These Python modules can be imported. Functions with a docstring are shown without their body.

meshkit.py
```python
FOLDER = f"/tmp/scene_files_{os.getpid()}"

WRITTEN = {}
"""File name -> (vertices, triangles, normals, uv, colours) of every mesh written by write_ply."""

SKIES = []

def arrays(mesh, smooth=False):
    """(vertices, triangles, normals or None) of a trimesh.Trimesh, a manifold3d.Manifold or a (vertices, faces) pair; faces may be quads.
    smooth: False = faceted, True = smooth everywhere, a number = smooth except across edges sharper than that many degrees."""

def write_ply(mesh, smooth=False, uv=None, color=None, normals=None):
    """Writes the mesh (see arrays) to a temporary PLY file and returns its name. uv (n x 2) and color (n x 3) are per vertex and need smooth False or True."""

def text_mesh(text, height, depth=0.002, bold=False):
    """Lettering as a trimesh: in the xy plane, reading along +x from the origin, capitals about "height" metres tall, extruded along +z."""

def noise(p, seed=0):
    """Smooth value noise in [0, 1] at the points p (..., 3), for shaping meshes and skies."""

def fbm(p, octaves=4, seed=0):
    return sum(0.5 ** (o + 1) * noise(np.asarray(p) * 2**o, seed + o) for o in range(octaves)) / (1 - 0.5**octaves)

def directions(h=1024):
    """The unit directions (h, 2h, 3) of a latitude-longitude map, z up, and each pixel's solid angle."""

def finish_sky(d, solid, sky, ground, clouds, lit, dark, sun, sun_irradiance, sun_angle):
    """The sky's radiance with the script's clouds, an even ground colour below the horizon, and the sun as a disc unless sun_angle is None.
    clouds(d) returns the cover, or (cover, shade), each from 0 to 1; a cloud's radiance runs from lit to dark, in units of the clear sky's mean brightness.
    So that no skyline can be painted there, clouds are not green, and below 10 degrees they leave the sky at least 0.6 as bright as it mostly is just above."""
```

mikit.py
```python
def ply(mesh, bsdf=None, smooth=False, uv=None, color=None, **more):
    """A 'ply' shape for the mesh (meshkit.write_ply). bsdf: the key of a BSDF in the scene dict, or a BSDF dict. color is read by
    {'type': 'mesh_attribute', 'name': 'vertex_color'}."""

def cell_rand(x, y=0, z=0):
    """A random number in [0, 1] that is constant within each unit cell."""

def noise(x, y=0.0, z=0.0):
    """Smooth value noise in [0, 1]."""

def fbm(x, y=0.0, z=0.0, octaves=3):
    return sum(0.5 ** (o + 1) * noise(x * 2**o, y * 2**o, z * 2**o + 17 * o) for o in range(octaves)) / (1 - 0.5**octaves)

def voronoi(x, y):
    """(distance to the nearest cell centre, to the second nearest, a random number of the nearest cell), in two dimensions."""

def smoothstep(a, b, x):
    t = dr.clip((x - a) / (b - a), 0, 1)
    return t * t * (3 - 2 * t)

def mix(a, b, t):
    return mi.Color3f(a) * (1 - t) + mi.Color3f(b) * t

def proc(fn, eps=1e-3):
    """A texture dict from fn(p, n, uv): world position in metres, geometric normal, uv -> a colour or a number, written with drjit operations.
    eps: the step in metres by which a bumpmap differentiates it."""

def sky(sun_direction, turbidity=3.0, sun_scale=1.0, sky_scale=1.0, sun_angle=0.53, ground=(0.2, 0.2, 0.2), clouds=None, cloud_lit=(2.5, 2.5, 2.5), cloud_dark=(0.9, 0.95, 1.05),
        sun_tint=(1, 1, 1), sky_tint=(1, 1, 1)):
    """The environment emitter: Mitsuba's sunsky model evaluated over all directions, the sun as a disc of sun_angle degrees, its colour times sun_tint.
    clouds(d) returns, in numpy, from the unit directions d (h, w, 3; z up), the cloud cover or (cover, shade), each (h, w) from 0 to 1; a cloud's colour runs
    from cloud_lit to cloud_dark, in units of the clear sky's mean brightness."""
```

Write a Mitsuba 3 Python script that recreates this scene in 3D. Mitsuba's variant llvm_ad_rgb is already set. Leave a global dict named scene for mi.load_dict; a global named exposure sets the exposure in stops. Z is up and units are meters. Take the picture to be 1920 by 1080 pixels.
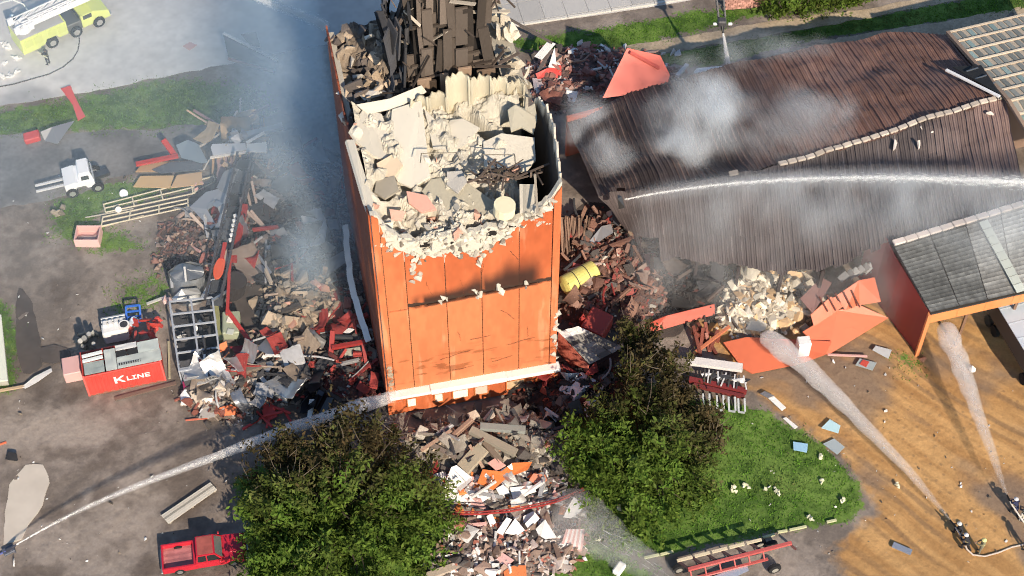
import math
import numpy as np
import drjit as dr
import mitsuba as mi
import mikit
from mikit import noise, fbm, voronoi, smoothstep, mix, cell_rand
import trimesh
import shapely.geometry as sg
from scipy.spatial import ConvexHull, cKDTree
import meshkit

# ---------------------------------------------------------------- camera, sky, exposure
PITCH = math.radians(52.0)          # a drone looking down 52 degrees
FOC = 3130.0                        # focal length in pixels of the 1920 wide photograph
EYE = np.array([0.0, -79.7, 102.0])
FWD = np.array([0, math.cos(PITCH), -math.sin(PITCH)])
UPV = np.array([0, math.sin(PITCH), math.cos(PITCH)])
T = mi.ScalarTransform4f
scene, labels = {'type': 'scene'}, {}
scene['camera'] = {'type': 'perspective', 'fov': math.degrees(2 * math.atan(960 / FOC)), 'fov_axis': 'x', 'near_clip': 1.0, 'far_clip': 6000.0,
                   'to_world': T().look_at(origin=EYE.tolist(), target=(EYE + 100 * FWD).tolist(), up=[0, 0, 1])}
SUN_AZ, SUN_EL = math.radians(157.0), math.radians(33.0)
SUN = [math.sin(SUN_AZ) * math.cos(SUN_EL), math.cos(SUN_AZ) * math.cos(SUN_EL), math.sin(SUN_EL)]
scene['sky_light'] = mikit.sky(SUN, turbidity=3.0, sun_tint=(.89, .955, 1.11))
exposure = 2.28
# SMOKE


def at(px, py, z=0.0):
    """The point at height z that was surveyed from the photograph at (px, py)."""
    d = FWD + np.array([1.0, 0, 0]) * (px - 960) / FOC - UPV * (py - 540) / FOC
    return EYE + d * (z - EYE[2]) / d[2]


# ---------------------------------------------------------------- kit
def rng_of(seed):
    return np.random.default_rng(seed)


used = {}


def numbered(key):
    n = used.get(key, -1) + 1
    used[key] = n
    return key if n == 0 else f'{key}_{n:03d}'


def rot(az=0.0, pitch=0.0, roll=0.0):
    """x = along (az clockwise from +y, as the compass), pitch lifts its end, roll about it."""
    ca, sa = math.cos(az), math.sin(az)
    Z = np.array([[sa, -ca, 0], [ca, sa, 0], [0, 0, 1.0]])
    cp, sp = math.cos(pitch), math.sin(pitch)
    Y = np.array([[cp, 0, -sp], [0, 1, 0], [sp, 0, cp]])
    cr, sr = math.cos(roll), math.sin(roll)
    X = np.array([[1, 0, 0], [0, cr, -sr], [0, sr, cr]])
    return Z @ Y @ X


def rand_rot(r):
    q = r.normal(size=4)
    q /= np.linalg.norm(q)
    w, x, y, z = q
    return np.array([[1 - 2 * (y * y + z * z), 2 * (x * y - z * w), 2 * (x * z + y * w)], [2 * (x * y + z * w), 1 - 2 * (x * x + z * z), 2 * (y * z - x * w)], [2 * (x * z - y * w), 2 * (y * z + x * w), 1 - 2 * (x * x + y * y)]])


def hull_template(r, n):
    p = r.uniform(-.5, .5, (n, 3))
    p[:, 2] *= .9
    h = ConvexHull(p)
    v = p[h.vertices]
    remap = {a: i for i, a in enumerate(h.vertices)}
    f = np.array([[remap[a] for a in s] for s in h.simplices])
    c = v.mean(0)
    for i, t in enumerate(f):
        a, b, d = v[t]
        if np.dot(np.cross(b - a, d - a), a - c) < 0:
            f[i] = t[::-1]
    return v, f


_tr = rng_of(5)
CHUNKS = [hull_template(_tr, n) for n in (8, 9, 10, 12, 14, 16, 18, 11, 13, 20)]
BOXV = np.array([[x, y, z] for x in (-.5, .5) for y in (-.5, .5) for z in (-.5, .5)])
BOXF = np.array([[0, 1, 3], [0, 3, 2], [4, 6, 7], [4, 7, 5], [0, 4, 5], [0, 5, 1], [2, 3, 7], [2, 7, 6], [0, 2, 6], [0, 6, 4], [1, 5, 7], [1, 7, 3]])


def bevel_box(size, b):
    s = np.array(size) / 2
    b = min(b, *(s * .45))
    p = []
    for x in (-1, 1):
        for y in (-1, 1):
            for z in (-1, 1):
                q = np.array([x, y, z])
                for k in range(3):
                    m = s - b
                    m[k] = s[k]
                    p.append(q * m)
    p = np.array(p)
    h = ConvexHull(p)
    f = h.simplices.copy()
    for i, t in enumerate(f):
        a, c, d = p[t]
        if np.dot(np.cross(c - a, d - a), a) < 0:
            f[i] = t[::-1]
    return p, f


class MB:
    """One mesh in the making, with a colour per vertex."""

    def __init__(self, M=None, o=None):
        self.v, self.f, self.c, self.n = [], [], [], 0
        self.M, self.o = (np.eye(3) if M is None else M), (np.zeros(3) if o is None else np.asarray(o, float))

    def add(self, v, f, col, var=0.0, r=None):
        v = np.asarray(v, float)
        c = np.broadcast_to(np.asarray(col, float), (len(v), 3)).copy()
        if var and r is not None:
            c *= 1 + r.uniform(-var, var, (len(v), 1))
        self.v.append(v @ self.M.T + self.o)
        self.f.append(np.asarray(f, int) + self.n)
        self.c.append(c)
        self.n += len(v)
        return self

    def box(self, c, size, col, R=None, bevel=0.0, var=0.0, r=None):
        v, f = bevel_box(size, bevel) if bevel else (BOXV * np.asarray(size, float), BOXF)
        if R is not None:
            v = v @ R.T
        return self.add(v + np.asarray(c, float), f, col, var, r)

    def bar(self, a, b, w, h, col, roll=0.0, bevel=0.0):
        a, b = np.asarray(a, float), np.asarray(b, float)
        d = b - a
        L = np.linalg.norm(d)
        x = d / L
        up = np.array([0, 0, 1.0]) if abs(x[2]) < .95 else np.array([0, 1.0, 0])
        y = np.cross(up, x)
        y /= np.linalg.norm(y)
        z = np.cross(x, y)
        R = np.stack([x, math.cos(roll) * y + math.sin(roll) * z, -math.sin(roll) * y + math.cos(roll) * z], 1)
        return self.box((a + b) / 2, (L, w, h), col, R, bevel)

    def tube(self, pts, rad, col, sides=8, caps=True):
        p = np.asarray(pts, float)
        rad = np.broadcast_to(np.asarray(rad, float), (len(p),))
        t = np.gradient(p, axis=0)
        t /= np.linalg.norm(t, axis=1, keepdims=True) + 1e-12
        ref = np.array([0, 0, 1.0]) if abs(t[:, 2]).max() < .95 else np.array([.3, 1.0, 0.1])
        a = np.cross(t, ref)
        a /= np.linalg.norm(a, axis=1, keepdims=True) + 1e-12
        b = np.cross(t, a)
        an = np.arange(sides) * 2 * math.pi / sides
        v = p[:, None] + rad[:, None, None] * (np.cos(an)[None, :, None] * a[:, None] + np.sin(an)[None, :, None] * b[:, None])
        v = v.reshape(-1, 3)
        f = []
        for i in range(len(p) - 1):
            for j in range(sides):
                q = (i * sides + j, i * sides + (j + 1) % sides, (i + 1) * sides + (j + 1) % sides, (i + 1) * sides + j)
                f += [(q[0], q[2], q[1]), (q[0], q[3], q[2])]
        if caps:
            n = len(v)
            v = np.vstack([v, p[0], p[-1]])
            for j in range(sides):
                f.append((n, j, (j + 1) % sides))
                m = (len(p) - 1) * sides
                f.append((n + 1, m + (j + 1) % sides, m + j))
        return self.add(v, f, col)

    def grid(self, P, col, thick=0.0):
        """A sheet from an (n, m, 3) grid of points; thick > 0 gives it a back and edges. col may be (n, m, 3)."""
        P = np.asarray(P, float)
        n, m = P.shape[:2]
        idx = np.arange(n * m).reshape(n, m)
        q = np.stack([idx[:-1, :-1], idx[1:, :-1], idx[1:, 1:], idx[:-1, 1:]], -1).reshape(-1, 4)
        f = np.vstack([q[:, [0, 1, 2]], q[:, [0, 2, 3]]])
        v = P.reshape(-1, 3)
        c = np.broadcast_to(np.asarray(col, float), (n, m, 3)).reshape(-1, 3)
        if thick:
            du = np.gradient(P, axis=0)
            dv = np.gradient(P, axis=1)
            nn = np.cross(du, dv)
            nn /= np.linalg.norm(nn, axis=2, keepdims=True) + 1e-12
            k = n * m
            v = np.vstack([v, (P - nn * thick).reshape(-1, 3)])
            c = np.vstack([c, c])
            loop = np.concatenate([idx[0, :], idx[1:, -1], idx[-1, -2::-1], idx[-2:0:-1, 0]])
            nx = np.roll(loop, -1)
            f = np.vstack([f, f[:, ::-1] + k, np.stack([loop, nx, nx + k], 1), np.stack([loop, nx + k, loop + k], 1)])
        return self.add(v, f, c)

    def slab(self, pts, thick, col, down=True):
        """A flat or warped polygon of 3D points as a plate of some thickness."""
        p = np.asarray(pts, float)
        c = p.mean(0)
        q = p - c
        _, _, vt = np.linalg.svd(q)
        nrm = vt[2] if vt[2][2] > 0 else -vt[2]
        e1 = vt[0]
        e2 = np.cross(nrm, e1)
        poly = sg.Polygon(np.stack([q @ e1, q @ e2], 1)).buffer(0)
        if poly.geom_type != 'Polygon' or poly.is_empty:
            poly = poly.convex_hull
        m = trimesh.creation.extrude_polygon(poly, thick)
        w = np.asarray(m.vertices)
        lift = np.array([(q @ nrm)[np.argmin(((q @ e1 - a) ** 2 + (q @ e2 - b) ** 2))] for a, b in w[:, :2]])
        v = c + w[:, :1] * e1 + w[:, 1:2] * e2 + (w[:, 2:3] - (thick if down else 0) + lift[:, None]) * nrm
        return self.add(v, m.faces, col)

    def prism(self, poly2d, y0, y1, col, R=None, o=(0, 0, 0)):
        """A side outline (x, z) extruded across y."""
        m = trimesh.creation.extrude_polygon(sg.Polygon(poly2d).buffer(0), y1 - y0)
        w = np.asarray(m.vertices)
        v = np.stack([w[:, 0], y0 + w[:, 2], w[:, 1]], 1)
        f = np.asarray(m.faces)[:, ::-1]
        if R is not None:
            v = v @ R.T
        return self.add(v + np.asarray(o, float), f, col)

    def chunk(self, c, size, col, r, R=None, var=0.08):
        v, f = CHUNKS[r.integers(len(CHUNKS))]
        v = v * np.asarray(size, float)
        v = v @ (rand_rot(r) if R is None else R).T
        return self.add(v + np.asarray(c, float), f, col, var, r)

    def mesh(self):
        return np.vstack(self.v), np.vstack(self.f), np.vstack(self.c)


def tag(key, label=None, cat=None, group=None, kind=None):
    d = {k: v for k, v in (('label', label), ('category', cat), ('group', group), ('kind', kind)) if v}
    if d:
        labels[key] = d
    return key


def put(name, mb, bsdf='matte', label=None, cat=None, group=None, kind=None, parent=None, smooth=False, uv=None):
    key = numbered(f'{parent}__{name}' if parent else name)
    v, f, c = mb.mesh() if isinstance(mb, MB) else mb
    scene[key] = mikit.ply((v, f), bsdf, smooth=smooth, **({'uv': uv} if uv is not None else {'color': np.clip(c, 0, 1)}))
    tag(key, label, cat, group, kind)
    return key


def thing(name, label, cat, group=None):
    return tag(numbered(name), label, cat, group)


# ---------------------------------------------------------------- materials
VC = {'type': 'mesh_attribute', 'name': 'vertex_color'}


def two(d):
    return {'type': 'twosided', 'bsdf': d}


scene['matte'] = two({'type': 'principled', 'base_color': VC, 'roughness': .88, 'specular': .25})
scene['paint'] = two({'type': 'principled', 'base_color': VC, 'roughness': .5, 'specular': .4})
scene['gloss'] = two({'type': 'principled', 'base_color': VC, 'roughness': .28, 'specular': .5, 'clearcoat': .6, 'clearcoat_gloss': .85})
scene['metal'] = two({'type': 'principled', 'base_color': VC, 'roughness': .42, 'metallic': .75})
scene['dark_glass'] = two({'type': 'principled', 'base_color': VC, 'roughness': .08, 'specular': .6})
scene['grass_blade'] = {'type': 'principledthin', 'base_color': VC, 'roughness': .7, 'diff_trans': .35}
scene['leaf'] = {'type': 'principledthin', 'base_color': VC, 'roughness': .7, 'diff_trans': .7, 'spec_tint': .3}


# ---------------------------------------------------------------- setting: ground, road, grass
def ground_px(pts, z=0.0):
    return np.array([at(x, y, z)[:2] for x, y in pts])


def signed(poly, q):
    """Signed distance (inside positive) of points q (n, 2) to a polygon."""
    P_ = np.asarray(poly)
    inside = np.zeros(len(q), bool)
    d = np.full(len(q), 1e9)
    for a, b in zip(P_, np.roll(P_, -1, 0)):
        ab = b - a
        t = np.clip(((q - a) @ ab) / (ab @ ab + 1e-12), 0, 1)
        d = np.minimum(d, np.linalg.norm(q - a - t[:, None] * ab, axis=1))
        cond = (a[1] > q[:, 1]) != (b[1] > q[:, 1])
        with np.errstate(divide='ignore', invalid='ignore'):
            x = (b[0] - a[0]) * (q[:, 1] - a[1]) / (b[1] - a[1]) + a[0]
        inside ^= cond & (q[:, 0] < x)
    return np.where(inside, d, -d)


SAND = [([(1275, 600), (1400, 720), (1520, 810), (1610, 890), (1640, 960), (1560, 1040), (1640, 1200), (2100, 1200), (2100, 470), (1750, 560), (1500, 560)], 1.0, 1.6)]
GRASS = [([(1040, 760), (1140, 690), (1300, 745), (1420, 765), (1500, 805), (1565, 850), (1612, 905), (1622, 950), (1595, 978), (1500, 992), (1370, 1015), (1240, 1040), (1130, 1010), (1050, 900)], 1.0, .75),
         ([(1050, 960), (1130, 1000), (1240, 1080), (1260, 1130), (900, 1130), (930, 1040)], .75, 1.0),
         ([(430, 900), (560, 830), (800, 860), (860, 960), (830, 1130), (520, 1130)], .9, 1.0),
         ([(-40, 212), (150, 180), (330, 142), (500, 165), (520, 215), (400, 240), (200, 248), (-40, 262)], .85, 1.2),
         ([(85, 375), (180, 340), (330, 330), (380, 350), (190, 410), (300, 470), (200, 480), (140, 470), (95, 440)], .75, 1.2),
         ([(190, 545), (300, 500), (345, 530), (300, 590), (200, 600)], .55, 1.2),
         ([(-30, 560), (20, 560), (45, 640), (30, 740), (-30, 740)], .7, .8),
         ([(950, 75), (1100, 55), (1300, 20), (1440, 8), (1440, 28), (1300, 62), (1190, 90), (980, 100)], .9, 1.0),
         ([(1000, 105), (1200, 110), (1340, 84), (1600, 38), (1760, 8), (1990, -30), (1990, 10), (1800, 36), (1560, 68), (1330, 125), (1150, 120)], 1.0, .5),
         ([(1655, 655), (1720, 650), (1745, 700), (1700, 715)], .5, 1.0)]


def lines(lo, hi, step, far):
    core = np.arange(lo, hi + 1e-6, step)
    g = step * 1.35 ** np.arange(1, 28)
    out = np.cumsum(g)
    out = out[out < far]
    return np.concatenate([lo - out[::-1], core, hi + out])


def vnoise(x, y, seed=0):
    """Value noise in numpy, in [0, 1]."""
    xi, yi = np.floor(x).astype(np.int64), np.floor(y).astype(np.int64)
    xf, yf = x - xi, y - yi
    xf, yf = xf * xf * (3 - 2 * xf), yf * yf * (3 - 2 * yf)

    def h(i, j):
        n = (i * 374761393 + j * 668265263 + seed * 974634777) & 0xFFFFFFFF
        n = ((n ^ (n >> 13)) * 1274126177) & 0xFFFFFFFF
        return ((n ^ (n >> 16)) & 0xFFFF) / 65535.0
    return (h(xi, yi) * (1 - xf) + h(xi + 1, yi) * xf) * (1 - yf) + (h(xi, yi + 1) * (1 - xf) + h(xi + 1, yi + 1) * xf) * yf


def vfbm(x, y, o=4, seed=0):
    return sum(.5 ** (k + 1) * vnoise(x * 2 ** k, y * 2 ** k, seed + k) for k in range(o)) / (1 - .5 ** o)


ROAD_PX = [(-120, 215), (60, 190), (200, 168), (330, 138), (480, 108), (640, 78), (800, 40), (960, 10), (1100, -30), (1100, -200), (-120, -200)]
PAVE_PX = [(900, 62), (960, 50), (1110, 30), (1240, 10), (1345, -8), (1500, -40), (1400, -160), (900, -160)]
PATH_PX = [(1175, 86), (1300, 66), (1450, 40), (1640, 14), (1790, -16), (1990, -60), (1990, -40), (1760, 8), (1600, 38), (1340, 84), (1200, 110)]
YARD_PX = [(-120, 262), (150, 250), (400, 238), (520, 215), (600, 205), (640, 330), (520, 330), (300, 300), (180, 350), (60, 385), (-120, 400)]


def ground_z(x, y):
    q = np.stack([np.ravel(x), np.ravel(y)], 1)
    flat = np.ones(len(q))
    for px in (ROAD_PX, PAVE_PX, PATH_PX, YARD_PX):
        flat *= 1 - np.clip((signed(ground_px(px), q) + 1.5) / 1.5, 0, 1)
    near = np.clip((90 - np.abs(q[:, 0])) / 20, 0, 1) * np.clip((90 - np.abs(q[:, 1])) / 20, 0, 1)
    z = (vfbm(q[:, 0] * .35, q[:, 1] * .35, 4, 3) - .5) * .22 + (vfbm(q[:, 0] * 1.6, q[:, 1] * 1.6, 3, 9) - .5) * .08
    return (z * flat * near).reshape(np.shape(x))


gx, gy = lines(-52, 58, .4, 2500), lines(-46, 62, .4, 2500)
GX, GY = np.meshgrid(gx, gy, indexing='ij')
gq = np.stack([GX.ravel(), GY.ravel()], 1)


def weight(zones):
    w = np.zeros(len(gq))
    for px, a, soft in zones:
        w = np.maximum(w, a * np.clip(signed(ground_px(px), gq) / soft * .5 + .5, 0, 1))
    return w


gmask = np.stack([weight(SAND), weight(GRASS)], 1)
gb = MB().grid(np.stack([GX, GY, ground_z(GX, GY)], -1), (.2, .2, .2))


def ground_colour(p, n, uv):
    a = fbm(p.x * .22 + 3, p.y * .22, 0, 4)
    b = fbm(p.x * 1.7, p.y * 1.7 + 5, 0, 3)
    c = fbm(p.x * 9, p.y * 9, 0, 2)
    dirt = mix((.15, .125, .108), (.29, .245, .212), smoothstep(.28, .72, a * .65 + b * .35))
    dirt = mix(dirt, (.09, .07, .058), smoothstep(.52, .74, fbm(p.x * .4 + 40, p.y * .4, 0, 5)) * .6)
    wx = p.x * .66 + p.y * .75 + 2.5 * fbm(p.x * .12, p.y * .12 + 9, 0, 2)
    wy = p.x * .75 - p.y * .66
    st = fbm(wx * 1.5, wy * .22, 0, 4)
    sand = mix((.35, .19, .075), (.50, .295, .125), smoothstep(.25, .75, st * .75 + a * .25))
    rx = wx * .30 - dr.floor(wx * .30) - .5
    rut = (smoothstep(.10, .03, dr.abs(rx - .15)) + smoothstep(.10, .03, dr.abs(rx + .2))) * smoothstep(.42, .58, fbm(wx * .3 + 3, wy * .06, 0, 3))
    sand = mix(sand, (.20, .125, .07), dr.minimum(rut, 1) * .6)
    sand = mix(sand, (.19, .145, .115), smoothstep(.47, .66, fbm(wx * .22 + 7, wy * .13, 0, 4)) * .8)
    foot = smoothstep(.16, .08, voronoi(p.x * 1.1, p.y * 1.1)[0]) * smoothstep(.5, .62, fbm(p.x * .2 + 20, p.y * .2, 0, 2))
    sand = mix(sand, (.15, .10, .065), foot * .35)
    sw = smoothstep(.3, .7, uv.x + (b - .5) * .5)
    col = mix(dirt, sand, sw)
    turf = mix((.05, .10, .018), (.13, .21, .045), smoothstep(.3, .7, b * .6 + a * .4))
    gw = smoothstep(.42, .62, uv.y + (b - .5) * .55 + (c - .5) * .35)
    return mix(col, turf, gw) * (.88 + .24 * c)


scene['ground_soil'] = two({'type': 'bumpmap', 'arbitrary': mikit.proc(lambda p, n, uv: fbm(p.x * 3, p.y * 3, 0, 4), .02), 'scale': .06,
                            'bsdf': {'type': 'principled', 'base_color': mikit.proc(ground_colour), 'roughness': .92, 'specular': .2}})
put('ground', gb, 'ground_soil', 'brown dirt, sand and turf yard strewn with debris', kind='structure', smooth=True, uv=gmask)


def ragged(px, amp, step=.6, seed=0):
    """A ground polygon with an uneven, worn edge."""
    q = ground_px(px)
    ring = sg.Polygon(q).exterior
    n = max(12, int(ring.length / step))
    out = []
    for i in range(n):
        a = ring.interpolate(i / n, True)
        out.append([a.x + (vfbm(np.array(a.x * .7), np.array(a.y * .7), 3, seed) - .5) * 2 * amp, a.y + (vfbm(np.array(a.x * .7 + 50), np.array(a.y * .7), 3, seed) - .5) * 2 * amp])
    return sg.Polygon(out).buffer(0)


def sheet(name, px, z, mat, label, amp=.3, seed=0, depth=.0):
    poly = ragged(px, amp, seed=seed)
    if poly.geom_type != 'Polygon':
        poly = max(poly.geoms, key=lambda g: g.area)
    m = trimesh.creation.extrude_polygon(poly, .05)
    b = MB()
    b.add(np.asarray(m.vertices) + [0, 0, z - .05], m.faces, (.4, .4, .4))
    put(name, b, mat, label, kind='structure')


def road_colour(p, n, uv):
    a = fbm(p.x * .12, p.y * .12, 0, 4)
    b = fbm(p.x * 1.4, p.y * 1.4, 0, 3)
    wet = smoothstep(.5, .62, fbm(p.x * .09 + 1.7, p.y * .16 + 3.1, 0, 3))
    col = mix((.48, .47, .46), (.60, .585, .565), smoothstep(.3, .7, a))
    return mix(col, (.26, .26, .27), wet * .55) * (.86 + .28 * b)


def yard_colour(p, n, uv):
    a = fbm(p.x * .3, p.y * .3, 0, 4)
    b = fbm(p.x * 4, p.y * 4, 0, 2)
    return mix((.125, .12, .12), (.22, .21, .205), smoothstep(.3, .7, a)) * (.85 + .3 * b)


def path_colour(p, n, uv):
    return mix((.30, .235, .16), (.46, .38, .28), fbm(p.x * .8, p.y * .8, 0, 4)) * (.8 + .4 * fbm(p.x * 6, p.y * 6, 0, 2))


scene['road_surface'] = two({'type': 'principled', 'base_color': mikit.proc(road_colour), 'roughness': .8, 'specular': .3})
scene['yard_surface'] = two({'type': 'principled', 'base_color': mikit.proc(yard_colour), 'roughness': .8, 'specular': .3})
scene['cream_concrete'] = two({'type': 'principled', 'base_color': mikit.proc(lambda p, n, uv: mix((.42, .37, .31), (.56, .50, .43), fbm(p.x * .9, p.y * .9, 0, 5))), 'roughness': .85})
scene['path_surface'] = two({'type': 'principled', 'base_color': mikit.proc(path_colour), 'roughness': .9, 'specular': .2})
sheet('road', ROAD_PX, .03, 'road_surface', 'wide pale concrete road behind the ruin', .25, 1)
sheet('yard', YARD_PX, .022, 'yard_surface', 'dark grey paved yard left of the ruin', .7, 2)
sheet('path', PATH_PX, .034, 'path_surface', 'tan dirt path between the two grass verges', .3, 4)
sheet('sandy_apron', [(1480, 82), (1640, 60), (1790, 36), (1990, 0), (1990, 40), (1780, 62), (1600, 86)], .026, 'path_surface', 'bare tan soil strip along the back of the long roof', .35, 5)
sheet('concrete_patch', [(48, 870), (75, 868), (98, 900), (82, 945), (55, 985), (40, 1015), (8, 1022), (12, 960), (20, 905)], .05, 'cream_concrete', 'pale concrete patch in the brown yard', .18, 6)
scene['burnt_shadow_soil'] = two({'type': 'principled', 'base_color': mikit.proc(lambda p, n, uv: mix((.045, .038, .036), (.10, .08, .07), fbm(p.x * 1.2, p.y * 1.2, 0, 4))), 'roughness': .9})
sheet('burnt_ground', [(26, 575), (40, 536), (58, 570), (74, 632), (79, 690), (62, 704), (40, 702), (30, 640)], .06, 'burnt_shadow_soil', 'long dark streak painted on the soil as a shadow at the left edge', .25, 8)  # cast shadow laid on the soil as a dark sheet
sheet('burnt_ground', [(440, 330), (560, 285), (640, 290), (668, 400), (690, 560), (715, 700), (725, 775), (640, 775), (560, 720), (470, 690), (425, 600), (410, 470)], .058, 'burnt_shadow_soil', 'blackened soil under the debris left of the elevator', .9, 14)
sheet('burnt_ground', [(1046, 400), (1130, 380), (1250, 440), (1345, 500), (1345, 590), (1240, 640), (1150, 680), (1130, 800), (1060, 860), (980, 800), (1040, 690)], .058, 'burnt_shadow_soil', 'blackened soil right of the elevator', .9, 15)
sheet('wet_ground', [(70, 655), (100, 648), (128, 655), (138, 672), (110, 682), (78, 678)], .062, 'burnt_shadow_soil', 'dark soil patch left of the red container', .3, 9)  # flat patch in the dark soil colour
# pavement of separate slabs at the top, edged by a kerb
pv = at(900, 62)
pe = at(1345, -8)
pd = (pe - pv)[:2] / np.linalg.norm((pe - pv)[:2])
pn = np.array([-pd[1], pd[0]])
r = rng_of(11)
sheet('pavement', PAVE_PX, .03, 'road_surface', 'pale slab pavement at the top edge', 0.02, 7)
for i in range(16):
    for j in range(3):
        a = pv[:2] + pd * (i * 2.0 + .02) + pn * (.45 + j * 2.6)
        b = MB()
        g = r.uniform(.36, .46)
        c3 = np.array([*(a + pd * .98 + pn * 1.28), .06])
        b.box(c3, (1.95, 2.55, .08), (g, g * .98, g * .95), np.array([[pd[0], pn[0], 0], [pd[1], pn[1], 0], [0, 0, 1.0]]), .02)
        put('slab', b, 'matte', parent='pavement')
for i in range(8):
    a = pv[:2] + pd * (i * 4.0 + .02)
    b = MB().box([*(a + pd * 1.98 + pn * .2), .07], (3.95, .3, .16), (.55, .53, .49), np.array([[pd[0], pn[0], 0], [pd[1], pn[1], 0], [0, 0, 1.0]]), .02)
    put('kerb', b, 'matte', parent='pavement')


# ---------------------------------------------------------------- the burnt grain elevator
TF = at(728, 735, 2.6)
TR = at(1042, 680, 2.6)
TW = float(np.linalg.norm(TR - TF))
TU = (TR - TF) / TW
TB = np.array([-TU[1], TU[0], 0.0])
TO = np.array([TF[0], TF[1], 0.0])
TM = np.stack([TU, TB, [0, 0, 1.0]], 1)      # local (s along the front, t to the back, z up)


def tw(s, t, z):
    return TO + TU * s + TB * t + np.array([0, 0, z])


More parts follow.
